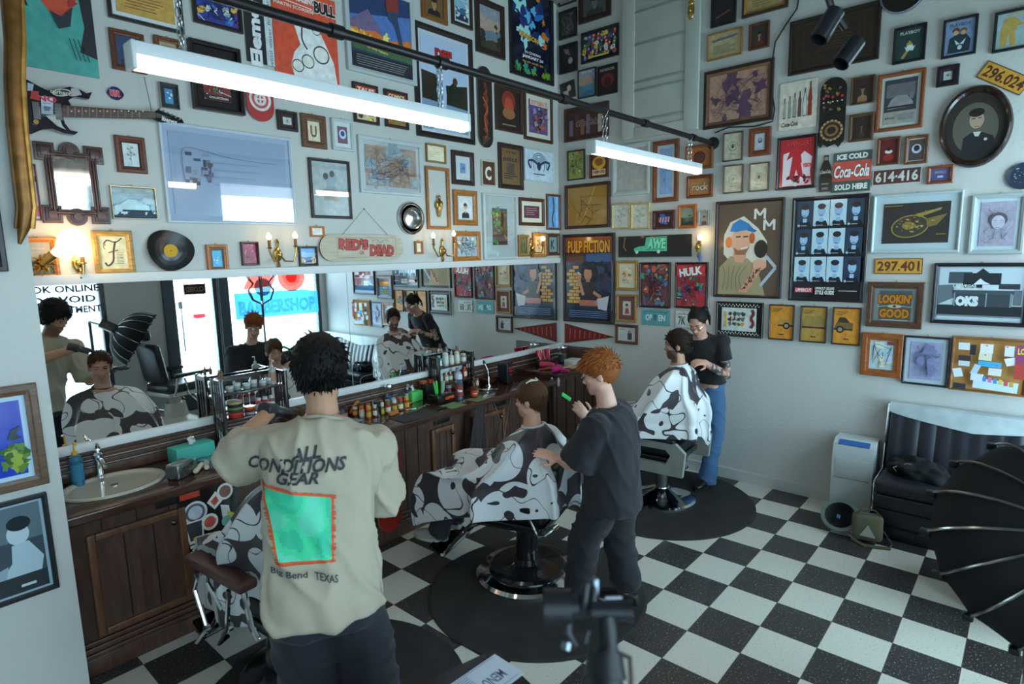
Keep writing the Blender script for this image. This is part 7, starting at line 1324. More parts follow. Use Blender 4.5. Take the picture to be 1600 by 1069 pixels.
wsign((-3.62, FW + .012, 1.70), .95, .5, lambda s: [s.text(q, .5, .8 - .26 * i, .9 - .1 * (i == 1), .18, '#16181a', .035) for i, q in enumerate(('BOOK ONLINE', 'TO AVOID', 'DISAPPOINTMENT'))], 'black lettering on the large shop window')
# round brown tub chair and a display rail in front of the windows
t = thing('tub_chair', 'round olive-brown tub chair before the corner window, seen in the mirror', 'armchair', (-1.0, -1.46, 0)); b = MB(); b.lathe([(.26, .06), (.31, .10), (.33, .5), (.31, .74), (.27, .78), (.24, .70), (.24, .42), (0, .42)], CC('#3c382a', 1.3), seg=36, sx=1.0); b.build('shell', CLOTH, t); b = MB(); b.lathe([(.22, .0), (.22, .06)], (.02,) * 3, seg=24); b.build('foot', PLAS, t)
# ================================================================ people
SKIN = mat('skin', None, .5, bump=.06, bscale=140, var=.05, vscale=18)
SKIN.node_tree.nodes['Principled BSDF'].inputs['Subsurface Weight'].default_value = .08
SKIN.node_tree.nodes['Principled BSDF'].inputs['Subsurface Radius'].default_value = (.02, .008, .004)
HAIRM = mat('hair', None, .6, bump=.3, bscale=260, spec=.22)
V3 = Vector; UP = Vector((0, 0, 1))
def remesh(mb, vox, sm=4):
    me = bpy.data.meshes.new('t'); me.from_pydata(mb.v, [], mb.f); o = bpy.data.objects.new('t', me); COL.objects.link(o)
    m = o.modifiers.new('r', 'REMESH'); m.mode = 'VOXEL'; m.voxel_size = vox
    if sm: q = o.modifiers.new('s', 'SMOOTH'); q.iterations = sm; q.factor = .5
    dg = bpy.context.evaluated_depsgraph_get(); n = bpy.data.meshes.new_from_object(o.evaluated_get(dg)); bpy.data.objects.remove(o); bpy.data.meshes.remove(me); return n
def paint(me, fn):
    if 'Col' in me.color_attributes: me.color_attributes.remove(me.color_attributes['Col'])
    ca = me.color_attributes.new('Col', 'FLOAT_COLOR', 'POINT'); buf = []
    for v in me.vertices: c = fn(v.co); buf += [c[0], c[1], c[2], 1.0]
    ca.data.foreach_set('color', buf)
def meshobj(name, me, m, parent, col=None, fn=None):
    me.name = name; me.materials.clear(); me.materials.append(m); paint(me, fn or (lambda co: col)); me.shade_smooth(); return link(name, me, parent, True)
def loft(mb, rings, seg=20):
    """rings: (centre, right vector, forward vector) already scaled"""
    vs = []
    for c, a, b in rings:
        for k in range(seg): t = 2 * PI * k / seg; x, y = math.cos(t), math.sin(t); q = 1 / (abs(x) ** 2.4 + abs(y) ** 2.4) ** (1 / 2.4); vs.append(c + a * x * q + b * y * q)
    n = len(rings); mb.add(vs, [(i * seg + k, i * seg + (k + 1) % seg, (i + 1) * seg + (k + 1) % seg, (i + 1) * seg + k) for i in range(n - 1) for k in range(seg)] + [tuple(range(seg))[::-1], tuple((n - 1) * seg + k for k in range(seg))], (.5,) * 3)
def limb(mb, pts, rs, seg=14):
    for p, r in zip(pts, rs): mb.ell(p, (r,) * 3, (.5,) * 3, seg=12)
    mb.tube(pts, list(rs), (.5,) * 3, seg)
def hand(mb, wr, d, n, side, k=1.0, curl=.5, fat=0.0):
    """palm and five fingers: d along the hand, n out of the back of the hand, side=+1 puts the thumb along n x d"""
    d = d.normalized(); n = (n - d * n.dot(d)).normalized(); s = n.cross(d) * side; e = .0 + fat
    loft(mb, [(wr, s * (.026 * k + e), n * (.019 * k + e)), (wr + d * .035 * k, s * (.036 * k + e), n * (.017 * k + e)), (wr + d * .085 * k, s * (.041 * k + e), n * (.014 * k + e)), (wr + d * .096 * k, s * (.036 * k + e), n * (.010 * k + e))], 12)
    for i, (o, L) in enumerate(((.030, .068), (.010, .078), (-.011, .072), (-.030, .056))):
        p = wr + d * .084 * k + s * o * k; a = (.25 + .1 * i) * curl; dd = (d + s * o * 1.5).normalized(); P_ = [p]
        for j, q in enumerate((.44, .32, .24)): a2 = a + curl * .55 * j; P_.append(P_[-1] + (dd * math.cos(a2) - n * math.sin(a2)) * L * q * k)
        mb.tube(P_, [(.0092 + e) * k, (.0088 + e) * k, (.0080 + e) * k, (.0062 + e) * k], (.5,) * 3, 8); mb.ell(P_[-1], ((.0062 + e) * k,) * 3, (.5,) * 3, seg=8)
    t0 = wr + d * .022 * k + s * .026 * k; t1 = t0 + (d * .5 + s * .75 - n * .25).normalized() * .045 * k; t2 = t1 + (d * .85 + s * .15 - n * .4 * curl).normalized() * .034 * k; t3 = t2 + (d - n * .5 * curl).normalized() * .024 * k
    mb.tube([t0, t1, t2, t3], [(.014 + e) * k, (.0115 + e) * k, (.0102 + e) * k, (.007 + e) * k], (.5,) * 3, 8)
def headmat(c, hf, hu, k):
    hf = hf.normalized(); r = hf.cross(hu).normalized(); u = r.cross(hf).normalized(); M = Matrix((r, hf, u)).transposed() * k; M = M.to_4x4(); M.translation = c; return M
def headparts(mb, M, jaw=1.0, nose=1.0):
    R = M.to_3x3()
    def E(c, r, rx=0): mb.ell(M @ V3(c), r, (.5,) * 3, R @ Matrix.Rotation(rx, 3, 'X'), 20)
    E((0, -.012, .030), (.0745, .094, .088)); E((0, .028, -.035), (.058 * jaw, .062, .080)); E((0, .052, -.082), (.034 * jaw, .036, .028)); E((0, .066, -.098), (.020 * jaw, .020, .016))
    for s in (-1, 1):
        E((s * .034, .060, -.022), (.024, .026, .022)); E((s * .044 * jaw, .012, -.068), (.018, .034, .024)); E((s * .0745, -.008, -.012), (.010, .020, .032), -.2); E((s * .078, -.016, -.002), (.009, .012, .018)); E((s * .031, .074, .004), (.0135, .012, .0105)); E((s * .012, .094, -.037), (.008, .009, .007))
    E((0, .072, .026), (.052, .020, .013)); E((0, .088, -.004), (.010, .013, .028 * nose), -.3); E((0, .100, -.030), (.012, .015 * nose, .011)); E((0, .085, -.064), (.023, .010, .0065)); E((0, .083, -.075), (.019, .011, .0075))
def scalp(d, front=.05, side=-.01, nape=-.07):
    """True where hair grows, d in head space"""
    x, y, z = d; t = max(0, min(1, (y + .05) / .11)); a = max(0, min(1, (abs(x) - .02) / .05)) * (1 if y > 0 else .3)
    return z > lerp(nape, lerp(front, side + .02, a * .6), t) if y > -.05 else z > nape
def hair(parent, M, style, col, n=620, L=.05, lift=.5, comb=(0, .5, 0), front=.05, side=-.01, nape=-.07, topL=None, thick=.004, seed=1, var=.25, rad=.0055, name='hair'):
    R = random.Random(seed); R3 = M.to_3x3(); k = R3.col[0].length; b = MB(); c0 = CC(col); C0 = V3((0, -.012, .030)); rr = V3((.0745, .094, .088))
    seg, nv = 40, 24; vs, idx = [], {}
    for j in range(nv + 1):
        for i in range(seg):
            th = PI * j / nv; ph = 2 * PI * i / seg; d = V3((math.sin(th) * math.cos(ph), math.sin(th) * math.sin(ph), math.cos(th))); t = max(0, d.z) ** .7
            w = thick + (L if topL is None else topL) * .28 * t * (1 + .25 * noise.noise(d * 4 + V3((seed, 0, 0)))); vs.append(M @ (C0 + V3((d.x * (rr.x + w), d.y * (rr.y + w), d.z * (rr.z + w)))))
    fs = []
    for j in range(nv):
        for i in range(seg):
            th = PI * (j + .5) / nv; ph = 2 * PI * (i + .5) / seg; p = C0 + V3((math.sin(th) * math.cos(ph) * rr.x, math.sin(th) * math.sin(ph) * rr.y, math.cos(th) * rr.z))
            if scalp(p, front, side, nape): fs.append((j * seg + i, (j + 1) * seg + i, (j + 1) * seg + (i + 1) % seg, j * seg + (i + 1) % seg))
    b.add(vs, fs, [x * .8 for x in c0])
    for i in range(n):
        z = 1 - 2 * (i + .5) / n; q = math.sqrt(1 - z * z); a = i * 2.39996; d = V3((q * math.cos(a), q * math.sin(a), z)); p = C0 + V3((d.x * rr.x, d.y * rr.y, d.z * rr.z))
        if not scalp(p, front, side, nape): continue
        t = max(0, min(1, (p.z - .02) / .07)); ln = lerp(L, topL if topL is not None else L, t) * R.uniform(.75, 1.2)
        cb = comb(p) if callable(comb) else V3(comb); cb = V3(cb) + V3((R.uniform(-.25, .25), R.uniform(-.25, .25), 0)); tn = cb - d * cb.dot(d); dr = (d * lift * R.uniform(.6, 1.3) + tn + V3((0, 0, -.35 * (1 - t)))).normalized()
        P_ = [p + d * .001]
        for s in range(3): P_.append(P_[-1] + dr * ln / 3); dr = (dr + V3((0, 0, -.22)) + tn * .15).normalized(); o = P_[-1] - C0; e = math.sqrt((o.x / rr.x) ** 2 + (o.y / rr.y) ** 2 + (o.z / rr.z) ** 2); P_[-1] = C0 + o * max(1, (1.03) / e) if e < 1.03 else P_[-1]
        v = 1 + R.uniform(-var, var); b.tube([M @ x for x in P_], [rad * k, rad * .95 * k, rad * .7 * k, .001], [x * v for x in c0], 5, flat=.55)
    return b.build(name, HAIRM, parent, True, ang=70)
def eyes(parent, M, iris='#3a2a1e', look=-.004, brow='#2a1c14', closed=False):
    R = M.to_3x3(); k = R.col[0].length
    for s in (-1, 1):
        c = V3((s * .031, .0815, .004)); b = MB(); b.ell(M @ c, (.0105, .007, .005 if not closed else .0025), CC('#c8c0b8') if not closed else CC(brow), R, 12)
        if not closed: b.ell(M @ (c + V3((0, .0052, look))), (.0048, .0028, .0048), CC(iris), R, 10)
        b.tube([M @ V3((s * .019, .0905, .010 + look * .3)), M @ V3((s * .031, .0925, .0125 + look * .4)), M @ V3((s * .044, .0845, .008 + look * .3))], .0022 * k, CC('#2a1c18'), 6); b.build('eye', GLOS, parent, True)
        b = MB(); b.tube([M @ V3((s * .013, .0935, .025)), M @ V3((s * .030, .0925, .031)), M @ V3((s * .047, .080, .026))], [.0036 * k, .0042 * k, .002 * k], CC(brow), 6, flat=.6); b.build('eyebrow', HAIRM, parent, True)
def glasses(parent, M):
    b = MB(); k = M.to_3x3().col[0].length
    for s in (-1, 1): b.tube([M @ V3((s * .032 + .021 * math.cos(a), .099, .001 + .017 * math.sin(a))) for a in [i * PI / 6 for i in range(12)]], .0013 * k, (.5, .45, .35), 5, closed=True); b.tube([M @ V3((s * .053, .098, .006)), M @ V3((s * .076, .05, .008)), M @ V3((s * .08, -.01, .004))], .0013 * k, (.5, .45, .35), 5)
    b.tube([M @ V3((-.011, .1, .004)), M @ V3((.011, .1, .004))], .0013 * k, (.5, .45, .35), 5); b.build('glasses', METAL, parent, True)
def folds(me, amp, freq=(7, 7, 3.2), seed=0, keep=None):
    ns = [v.normal.copy() for v in me.vertices]
    for v, n in zip(me.vertices, ns):
        p = V3((v.co.x * freq[0] + v.co.z * 2, v.co.y * freq[1] - v.co.z * 2, v.co.z * freq[2] + v.co.x * 1.5)) + V3((seed, seed * .7, 0)); w = max(0, 1 - abs(noise.noise(p)) * 3.6) ** 1.6; q = noise.noise(p * 2.2) * .45 + noise.noise(p * .5) * .6
        v.co += n * amp * (w * .9 + q) * (keep(v.co) if keep else 1)
    me.update()
def shoe(parent, an, fd, k=1.0, col='#141414', sole='#1c1c1c', up=None):
    fd = V3((fd[0], fd[1], 0)).normalized(); r = fd.cross(UP); b = MB(); z = an.z - .085 * k; o = V3((an.x, an.y, z))
    loft(b, [(o - fd * .07 * k + UP * .045 * k, r * .030 * k, UP * .04 * k), (o + UP * .055 * k, r * .040 * k, UP * .055 * k), (o + fd * .09 * k + UP * .042 * k, r * .046 * k, UP * .036 * k), (o + fd * .16 * k + UP * .034 * k, r * .044 * k, UP * .026 * k), (o + fd * .20 * k + UP * .028 * k, r * .024 * k, UP * .016 * k)], 14)
    me = remesh(b, .009, 3); s = meshobj('shoe', me, LEATH, parent, CC(col)); b = MB()
    n = 16; pl = [(math.cos(a) * (.135 if math.cos(a) > 0 else .085) * k, math.sin(a) * .047 * k) for a in [2 * PI * i / n for i in range(n)]]; M = Matrix(((fd.x, r.x, 0, o.x + fd.x * .066 * k), (fd.y, r.y, 0, o.y + fd.y * .066 * k), (0, 0, -1, o.z + .022 * k), (0, 0, 0, 1))); b.prism(pl, -.003, .0215 * k, M, CC(sole)); b.build('sole', PLAS, s, True)
LIPS = (.42, .19, .16)
def person(name, label, sp):
    k = sp.get('k', 1.0); f = V3(sp['f']).normalized(); r = f.cross(UP); pel, ch, nk, hd = (V3(sp[q]) for q in ('pel', 'chest', 'neck', 'head')); w = sp.get('w', 1.0) * k
    root = thing('person', label, 'person', (pel.x, pel.y, 0)); hf = V3(sp.get('hf', f)); hu = V3(sp.get('hu', (0, 0, 1))); M = headmat(hd, hf, hu, k * sp.get('hk', 1.0)); Mi = M.inverted()
    sh = [V3(q) for q in sp['sh']]; el = [V3(q) for q in sp['el']]; wr = [V3(q) for q in sp['wr']]; hp = [V3(q) for q in sp.get('hip', (pel - r * .095 * w, pel + r * .095 * w))]; kn = [V3(q) for q in sp['knee']]; an = [V3(q) for q in sp['ank']]
    skin = CC(sp.get('skin', '#b98a70'), 1.15); ax = (nk - pel).normalized(); sx = (sh[1] - sh[0]).normalized(); fw = ax.cross(sx).normalized() * -1
    if fw.dot(f) < 0: fw = -fw
    def rings(e, a=1.0, hem=0.0, col=.075):
        R_ = []
        if hem: R_.append((pel - UP * hem, r * (.178 * w * a + e), f * (.128 * w * a + e)))
        R_ += ([] if hem < 0 else [(pel - UP * .02, r * (.172 * w * a + e), f * (.120 * w * a + e))]) + [(pel.lerp(ch, .4), r * (.158 * w * a + e), f * (.112 * w * a + e)), (ch, sx * (.172 * w * a + e), fw * (.118 * w * a + e)), (ch.lerp(nk, .55), sx * (.185 * w * a + e), fw * (.105 * w * a + e)), (ch.lerp(nk, .82), sx * (.150 * w * a + e), fw * (.082 * w * a + e)), (nk + ax * .004, sx * (col * k + e * .4), fw * (col * .92 * k + e * .4))]
        return R_
    b = MB(); loft(b, rings(0)); limb(b, [nk - ax * .03, nk.lerp(hd, .35) + fw * .0, hd - hu * .05 * k], [.064 * k, .056 * k, .052 * k]); headparts(b, M, sp.get('jaw', 1), sp.get('nose', 1))
    for i in (0, 1):
        limb(b, [sh[i], sh[i].lerp(el[i], .5), el[i], el[i].lerp(wr[i], .35), wr[i]], [.056 * w, .047 * w, .040 * w, .041 * w, .027 * k]); limb(b, [sh[i], ch.lerp(nk, .7)], [.05 * w, .06 * w])
        d = V3(sp['hd'][i]); n = V3(sp['hn'][i]); hand(b, wr[i] - d.normalized() * .006, d, n, 1 if i == 0 else -1, k, sp.get('curl', (.5, .5))[i])
        limb(b, [hp[i], kn[i], an[i]], [.082 * w, .052 * w, .036 * k]); 
    me = remesh(b, sp.get('vox', .0065), 3); tat = sp.get('tattoo'); bd = sp.get('beard'); bdc = CC(bd) if bd else None
    def fn(co):
        q = Mi @ co
        if abs(q.x) < .09 and -.14 < q.z < .13 and abs(q.y) < .13:
            if q.y > .080 and -.083 < q.z < -.056 and abs(q.x) < .026: return LIPS
            if bd and q.z < -.035 and (q.y > .0 - abs(q.x) * 0) and (q.z < -.055 or abs(q.x) > .045 or -.056 < q.z < -.044): return tuple(lerp(a_, b_, .75) for a_, b_ in zip(skin, bdc))
            if q.y > .06 and abs(q.x) > .02 and -.05 < q.z < -.01: return (skin[0] * 1.05, skin[1] * .86, skin[2] * .84)
        if tat:
            for i in (0, 1):
                for a_, b_ in ((sh[i], el[i]), (el[i], wr[i])):
                    t = max(0, min(1, (co - a_).dot(b_ - a_) / (b_ - a_).length_squared))
                    if (co - a_.lerp(b_, t)).length < .075 and (b_ is el[i] or t < .93):
                        v = noise.noise(co * 26) + .5 * noise.noise(co * 55); return (.06, .065, .075) if v > .12 else ((.20, .17, .16) if v > -.05 else skin)
        return skin
    meshobj('body', me, SKIN, root, fn=fn); eyes(root, M, brow=sp.get('brow', '#2a1c14'), closed=sp.get('closed', False), look=sp.get('look', -.004))
    if 'shirt' in sp:
        s = sp['shirt']; b = MB(); loft(b, rings(s.get('e', .02), 1.0, s['hem'], s.get('col', .078)))
        for i in (0, 1):
            q = s.get('sl', (.62, .62))[i]; dn = UP * -s.get('sag', .012)
            if q <= 1: P_ = [ch.lerp(nk, .62), sh[i] + UP * .004, sh[i].lerp(el[i], q) + dn]
            else: P_ = [ch.lerp(nk, .62), sh[i] + UP * .004, el[i] + dn * .5, el[i].lerp(wr[i], q - 1) + dn]
            b.tube(P_, [s['e'] + .07 * w, s['e'] + .058 * w] + [s['e'] * s.get('wide', 1.6) + .05 * w] * (len(P_) - 2), (.5,) * 3, 16); b.ell(sh[i], (.058 * w + s['e'],) * 3, (.5,) * 3, seg=12)
        me = remesh(b, .011, 4); folds(me, s.get('amp', .012), seed=s.get('seed', 1)); o = meshobj('t_shirt', me, CLOTH, root, CC(s['c'], 1.2)); sp['_shirt'] = o
        b = MB(); cn = nk + ax * .012; b.tube([cn + sx * math.cos(a) * (.074 * k) + fw * math.sin(a) * (.070 * k) - ax * .012 * (1 + math.sin(a)) for a in [2 * PI * j / 20 for j in range(20)]], .008, CC(s['c'], 1.1), 8, closed=True); b.build('collar', CLOTH, o, True)
    if 'pants' in sp:
        s = sp['pants']; b = MB(); e = s.get('e', .02); loft(b, [(pel - UP * .12, r * (.165 * w + e), f * (.118 * w + e)), (pel - UP * .05, r * (.168 * w + e * .5), f * (.118 * w + e * .5)), (pel + UP * s.get('rise', .04), r * (.164 * w + .008), f * (.112 * w + .008))])
        for i in (0, 1): h0 = hp[i]; b.tube([h0, h0.lerp(kn[i], .5), kn[i], kn[i].lerp(an[i], .6), an[i] + UP * s.get('cuff', -.02)], [.080 * w + e * .6, .080 * w + e * 1.1, .062 * w + e * 1.3, .056 * w + e * 1.5, .052 * w + e * s.get('flare', 1.8)], (.5,) * 3, 16); b.ell(h0, (.078 * w + e * .6,) * 3, (.5,) * 3); b.ell(kn[i], (.064 * w + e * 1.2,) * 3, (.5,) * 3)
        me = remesh(b, .012, 3); folds(me, s.get('amp', .010), (6, 6, 9), s.get('seed', 4)); meshobj('trousers', me, s.get('m', CLOTH), root, CC(s['c'], 1.2), s.get('fn'))
    for i in (0, 1): shoe(root, an[i], sp.get('fd', (f, f))[i], k, sp.get('shoe', '#141416'), sp.get('sole', '#1a1a1c'))
    sp['M'] = M; sp['root'] = root; return root
def project(parent, shirt, art, org, right, up, dirv, name, m, off=.002):
    """press a flat print onto cloth along dirv"""
    me = shirt.data; bv = BVHTree.FromPolygons([v.co for v in me.vertices], [p.vertices for p in me.polygons]); inv = shirt.matrix_parent_inverse.inverted(); P_ = []
    for x, y, z in art.v:
        p = org + right * x + up * y; h = bv.ray_cast(p - dirv * .6, dirv); q = h[0] if h[0] is not None else bv.find_nearest(p)[0]; P_.append(q - dirv * (off + z * 1.5))
    art.v = [tuple(p) for p in P_]; return art.build(name, m, parent, True, ang=60)
# ---- cape
def cape_mat(name, seed, scale=5.2, thr=.50):
    m = mat(name, (.8, .8, .8), .42, sheen=.1); nt = m.node_tree; N = nt.nodes; L = nt.links; b = N['Principled BSDF']; tc = N.new('ShaderNodeTexCoord'); mp = N.new('ShaderNodeMapping'); mp.inputs['Location'].default_value = (seed, seed * 1.7, seed * .3); L.new(tc.outputs['Object'], mp.inputs[0])
    v = N.new('ShaderNodeTexVoronoi'); v.inputs['Scale'].default_value = scale; L.new(mp.outputs[0], v.inputs[0]); g = N.new('ShaderNodeMath'); g.operation = 'LESS_THAN'; g.inputs[1].default_value = thr; L.new(v.outputs['Distance'], g.inputs[0])
    n = N.new('ShaderNodeTexNoise'); n.inputs['Scale'].default_value = 4.2; n.inputs['Detail'].default_value = 1; L.new(mp.outputs[0], n.inputs[0]); a = N.new('ShaderNodeMath'); a.operation = 'SUBTRACT'; a.inputs[1].default_value = .5; L.new(n.outputs[0], a.inputs[0]); ab = N.new('ShaderNodeMath'); ab.operation = 'ABSOLUTE'; L.new(a.outputs[0], ab.inputs[0]); l = N.new('ShaderNodeMath'); l.operation = 'GREATER_THAN'; l.inputs[1].default_value = .006; L.new(ab.outputs[0], l.inputs[0])
    n2 = N.new('ShaderNodeTexNoise'); n2.inputs['Scale'].default_value = 9; n2.inputs['Detail'].default_value = 0; L.new(mp.outputs[0], n2.inputs[0]); g2 = N.new('ShaderNodeMath'); g2.operation = 'LESS_THAN'; g2.inputs[1].default_value = .66; L.new(n2.outputs[0], g2.inputs[0])
    x = N.new('ShaderNodeMath'); x.operation = 'MULTIPLY'; L.new(g.outputs[0], x.inputs[0]); L.new(l.outputs[0], x.inputs[1]); x2 = N.new('ShaderNodeMath'); x2.operation = 'MULTIPLY'; L.new(x.outputs[0], x2.inputs[0]); L.new(g2.outputs[0], x2.inputs[1])
    c = N.new('ShaderNodeMix'); c.data_type = 'RGBA'; L.new(x2.outputs[0], c.inputs[0]); c.inputs['A'].default_value = (.045, .035, .042, 1); c.inputs['B'].default_value = (.74, .76, .77, 1); L.new(c.outputs['Result'], b.inputs['Base Color']); return m
PROF = {0: [(0, .066, 1.062), (0, .15, .96), (0, .19, .80), (0, .36, .665), (0, .55, .61), (0, .65, .45), (0, .66, .28)], 45: [(.046, .046, 1.064), (.16, .13, 1.0), (.26, .20, .84), (.30, .38, .735), (.215, .61, .665), (.21, .71, .45), (.21, .70, .24)], 90: [(.066, 0, 1.072), (.235, .0, 1.025), (.32, .05, .89), (.37, .11, .78), (.385, .15, .66), (.39, .17, .53), (.39, .17, .40)], 135: [(.046, -.046, 1.076), (.165, -.10, 1.025), (.25, -.17, .92), (.29, -.25, .84), (.31, -.31, .73), (.315, -.33, .60), (.315, -.33, .48)], 180: [(0, -.066, 1.078), (0, -.14, 1.02), (0, -.20, .93), (0, -.31, .86), (0, -.37, .76), (0, -.39, .63), (0, -.39, .54)]}
def cape(parent_label, org, f, nk, m, seed, hem=1.0, collar='#b8c0c4', nar=1.0, side=0.0):
    f = V3(f).normalized(); r = f.cross(UP); of = V3(nk) - V3(org); nx, ny, nz = of.dot(r), of.dot(f), nk[2] + .012; t = thing('salon_cape', parent_label, 'cape', (org[0], org[1], 0)); na, ns = 120, 44; vs = []; ks = sorted(PROF)
    for i in range(na):
        a = 360 * i / na; s_ = 1 if a <= 180 else -1; a = a if a <= 180 else 360 - a; j = min(3, int(a // 45)); q = (a - 45 * j) / 45; q = q * q * (3 - 2 * q); A_, B_ = PROF[ks[j]], PROF[ks[j + 1]]
        for n in range(ns + 1):
            u = n / ns * 6 * (hem if n == ns else 1); u = min(6, n / ns * 6); g = min(5, int(u)); w = u - g
            def cr(P_):
                p0, p1, p2, p3 = P_[max(0, g - 1)], P_[g], P_[g + 1], P_[min(6, g + 2)]
                return [.5 * (2 * p1[c] + (p2[c] - p0[c]) * w + (2 * p0[c] - 5 * p1[c] + 4 * p2[c] - p3[c]) * w * w + (3 * p1[c] - p0[c] - 3 * p2[c] + p3[c]) * w ** 3) for c in range(3)]
            pa, pb = cr(A_), cr(B_); x, y, z = [lerp(pa[c], pb[c], q) for c in range(3)]
            z = .70 + (z - .70) * (nz - .70) / .365 if z > .70 else z; gz = max(0, (z - .7) / (nz - .7)); y += ny * gz
            th = math.radians(360 * i / na); sv = n / ns; am = .044 * min(1, sv * 1.6) * (1 if sv > .12 else sv / .12); fo = am * (math.sin(8 * th + seed + 2.2 * noise.noise(V3((math.cos(th) * 2, math.sin(th) * 2, seed)))) * .6 + .5 * noise.noise(V3((math.cos(th) * 4, math.sin(th) * 4, sv * 1.4 + seed))))
            z += side * max(0, sv - .45) / .55 * max(0, math.sin(math.radians(a))) ** .6; z += .06 * math.exp(-((abs(x) - .13) ** 2 + (y - .47) ** 2) / .011) if z > .5 else 0; x *= s_ * (1 - (1 - nar) * min(1, max(0, (sv - .3) * 3))); d = V3((x, y - .1, 0)); d = d.normalized() if d.length > 1e-5 else V3((0, 1, 0)); z += .05 * math.sin(5 * th + seed) * max(0, sv - .7)
            vs.append(V3(org) + r * (x + nx * gz + d.x * fo) + f * (y + d.y * fo) + UP * z)
    b = MB(); ns1 = ns + 1; b.add(vs, [(i * ns1 + n, ((i + 1) % na) * ns1 + n, ((i + 1) % na) * ns1 + n + 1, i * ns1 + n + 1) for i in range(na) for n in range(ns)], (.7, .7, .7)); o = b.build('cape_cloth', m, t, True, ang=80); md = o.modifiers.new('thick', 'SOLIDIFY'); md.thickness = .003
    cn = V3(org) + r * nx + f * ny + UP * (nz + .006); b = MB(); b.tube([cn + r * .068 * math.cos(a) + f * .068 * math.sin(a) + UP * (-.010 * math.sin(a)) for a in [2 * PI * j / 24 for j in range(24)]], .011, CC(collar, 1.2), 8, closed=True, flat=.6); b.build('neck_band', CLOTH, t, True); return t
def client(label, org, f, head, hf, hu, sp):
    f = V3(f).normalized(); r = f.cross(UP); o = V3((org[0], org[1], 0)); head = V3(head); nk = head - V3(hf).normalized() * .012 - UP * .185; sx = [-1, 1]
    d = dict(f=f, pel=o + UP * .665 - f * .03, chest=(o + UP * .665 - f * .03).lerp(nk, .58), neck=nk, head=head, hf=hf, hu=hu, sh=[nk + r * s * .125 - UP * .11 for s in sx], el=[o + r * s * .19 + f * .02 + UP * .80 for s in sx], wr=[o + r * s * .15 + f * .22 + UP * .735 for s in sx], hd=[f - r * s * .3 - UP * .1 for s in sx], hn=[UP, UP], knee=[o + r * s * .13 + f * .44 + UP * .59 for s in sx], ank=[o + r * s * .10 + f * .60 + UP * .262 for s in sx], pants=dict(c='#24242a', e=.012), vox=.008); d.update(sp); rt = person('person', label, d); return d
# ---- barber in the cream t-shirt, nearest the camera
f = (.54, .84, 0); fv = V3(f).normalized(); rv = fv.cross(UP); NK = V3((-4.285, .625, 1.560))
BH = V3((-4.10, 1.20, 1.345))   # his client's head
elL = U(350, 714, 1, .98); wrL = U(424, 641, 1, 1.14); elR = U(596, 790, 1, .62)
a = dict(k=1.04, w=.96, f=f, pel=(-4.415, .485, 1.00), chest=(-4.345, .578, 1.34), neck=NK, head=(-4.25, .685, 1.725), hf=(.50, .74, -.42), hu=(.2, .3, .9), sh=[NK - rv * .17 - UP * .085 + fv * .02, NK + rv * .18 - UP * .135], el=[elL, elR], wr=[wrL, elR + fv * .22 + UP * .10], hd=[BH + UP * .12 - wrL, fv + UP * .3], hn=[(0, -.2, 1), (0, 0, 1)], curl=(.35, .5),
  knee=[(-4.44, .56, .53), (-4.26, .44, .53)], ank=[(-4.44, .53, .10), (-4.24, .40, .10)], skin='#b4866a', beard='#5a4436', brow='#1c1410', closed=False, look=-.006,
  shirt=dict(c='#a69c88', e=.028, hem=.085, sl=(.80, .84), wide=1.5, amp=.020, seed=2.3, sag=.016), pants=dict(c='#1b1d26', e=.028, amp=.012), shoe='#1a1a1c')
person('person', 'barber in a cream t-shirt with a green back print, seen from behind', a)
hair(a['root'], a['M'], '', '#0f0c0b', 1100, .04, .30, lambda p: (p.x * 6 + .5 * noise.noise(p * 40), p.y * 5 + .5 * noise.noise(p * 40 + V3((9, 0, 0))), -.2), front=.062, side=-.015, nape=-.08, topL=.06, thick=.022, seed=3, rad=.008)
for i in (0, 1):
    b = MB(); w0 = a['wr'][i] if i == 0 else V3(a['wr'][1]); d = V3(a['hd'][i]).normalized(); hand(b, w0 - d * .006, d, V3(a['hn'][i]), 1 if i == 0 else -1, 1.06, a['curl'][i], .0035); b.tube([w0 - d * .055, w0 - d * .02, w0 + d * .02], [.036, .034, .034], (.5,) * 3, 14); meshobj('glove', remesh(b, .006, 2), LEATH, a['root'], (.03, .03, .034))
sh = a['_shirt']; dv = (fv * .93 - UP * .14).normalized(); upv = (UP - dv * dv.dot(UP)).normalized(); rt = dv.cross(upv)
def OP(u, v):
    r = RAY(u, v); q = V3(a['chest']) - dv * .14; return CP + r * ((q - CP).dot(dv) / r.dot(dv))
INK = mat('print_ink', None, .7)
g = Art(.6, .4, 'acg'); o = OP(461, 730)
for s_, x, y, w_, h_, ro in (('ALL', .04, .046, .12, .052, .06), ('CONDITIONS', 0, .0, .40, .056, -.05), ('GEAR', .005, -.048, .165, .048, -.05)):
    v, fc, _ = textpoly(s_, .03, .28); c_, q_ = math.cos(ro), math.sin(ro); kx = .86; g.add([((x + xx * w_ * c_ - yy * h_ * q_) * kx, (y + xx * w_ * q_ + yy * h_ * c_) * kx, 0) for xx, yy in v], fc, CC('#34363a'))
project(sh, sh, g, o, rt, upv, dv, 'lettering', INK, .006)
q4 = [OP(*q) for q in ((403, 763), (522, 774), (522, 870), (434, 880))]; b = Art(1, 1, 'patch'); n = 26; o0 = q4[0]
def lc(p): d = p - o0; return d.dot(rt), d.dot(upv)
Q = [lc(p) for p in q4]; nz0 = noise.noise
def bil(u, v): return tuple((Q[0][c] * (1 - u) + Q[1][c] * u) * (1 - v) + (Q[3][c] * (1 - u) + Q[2][c] * u) * v for c in (0, 1))
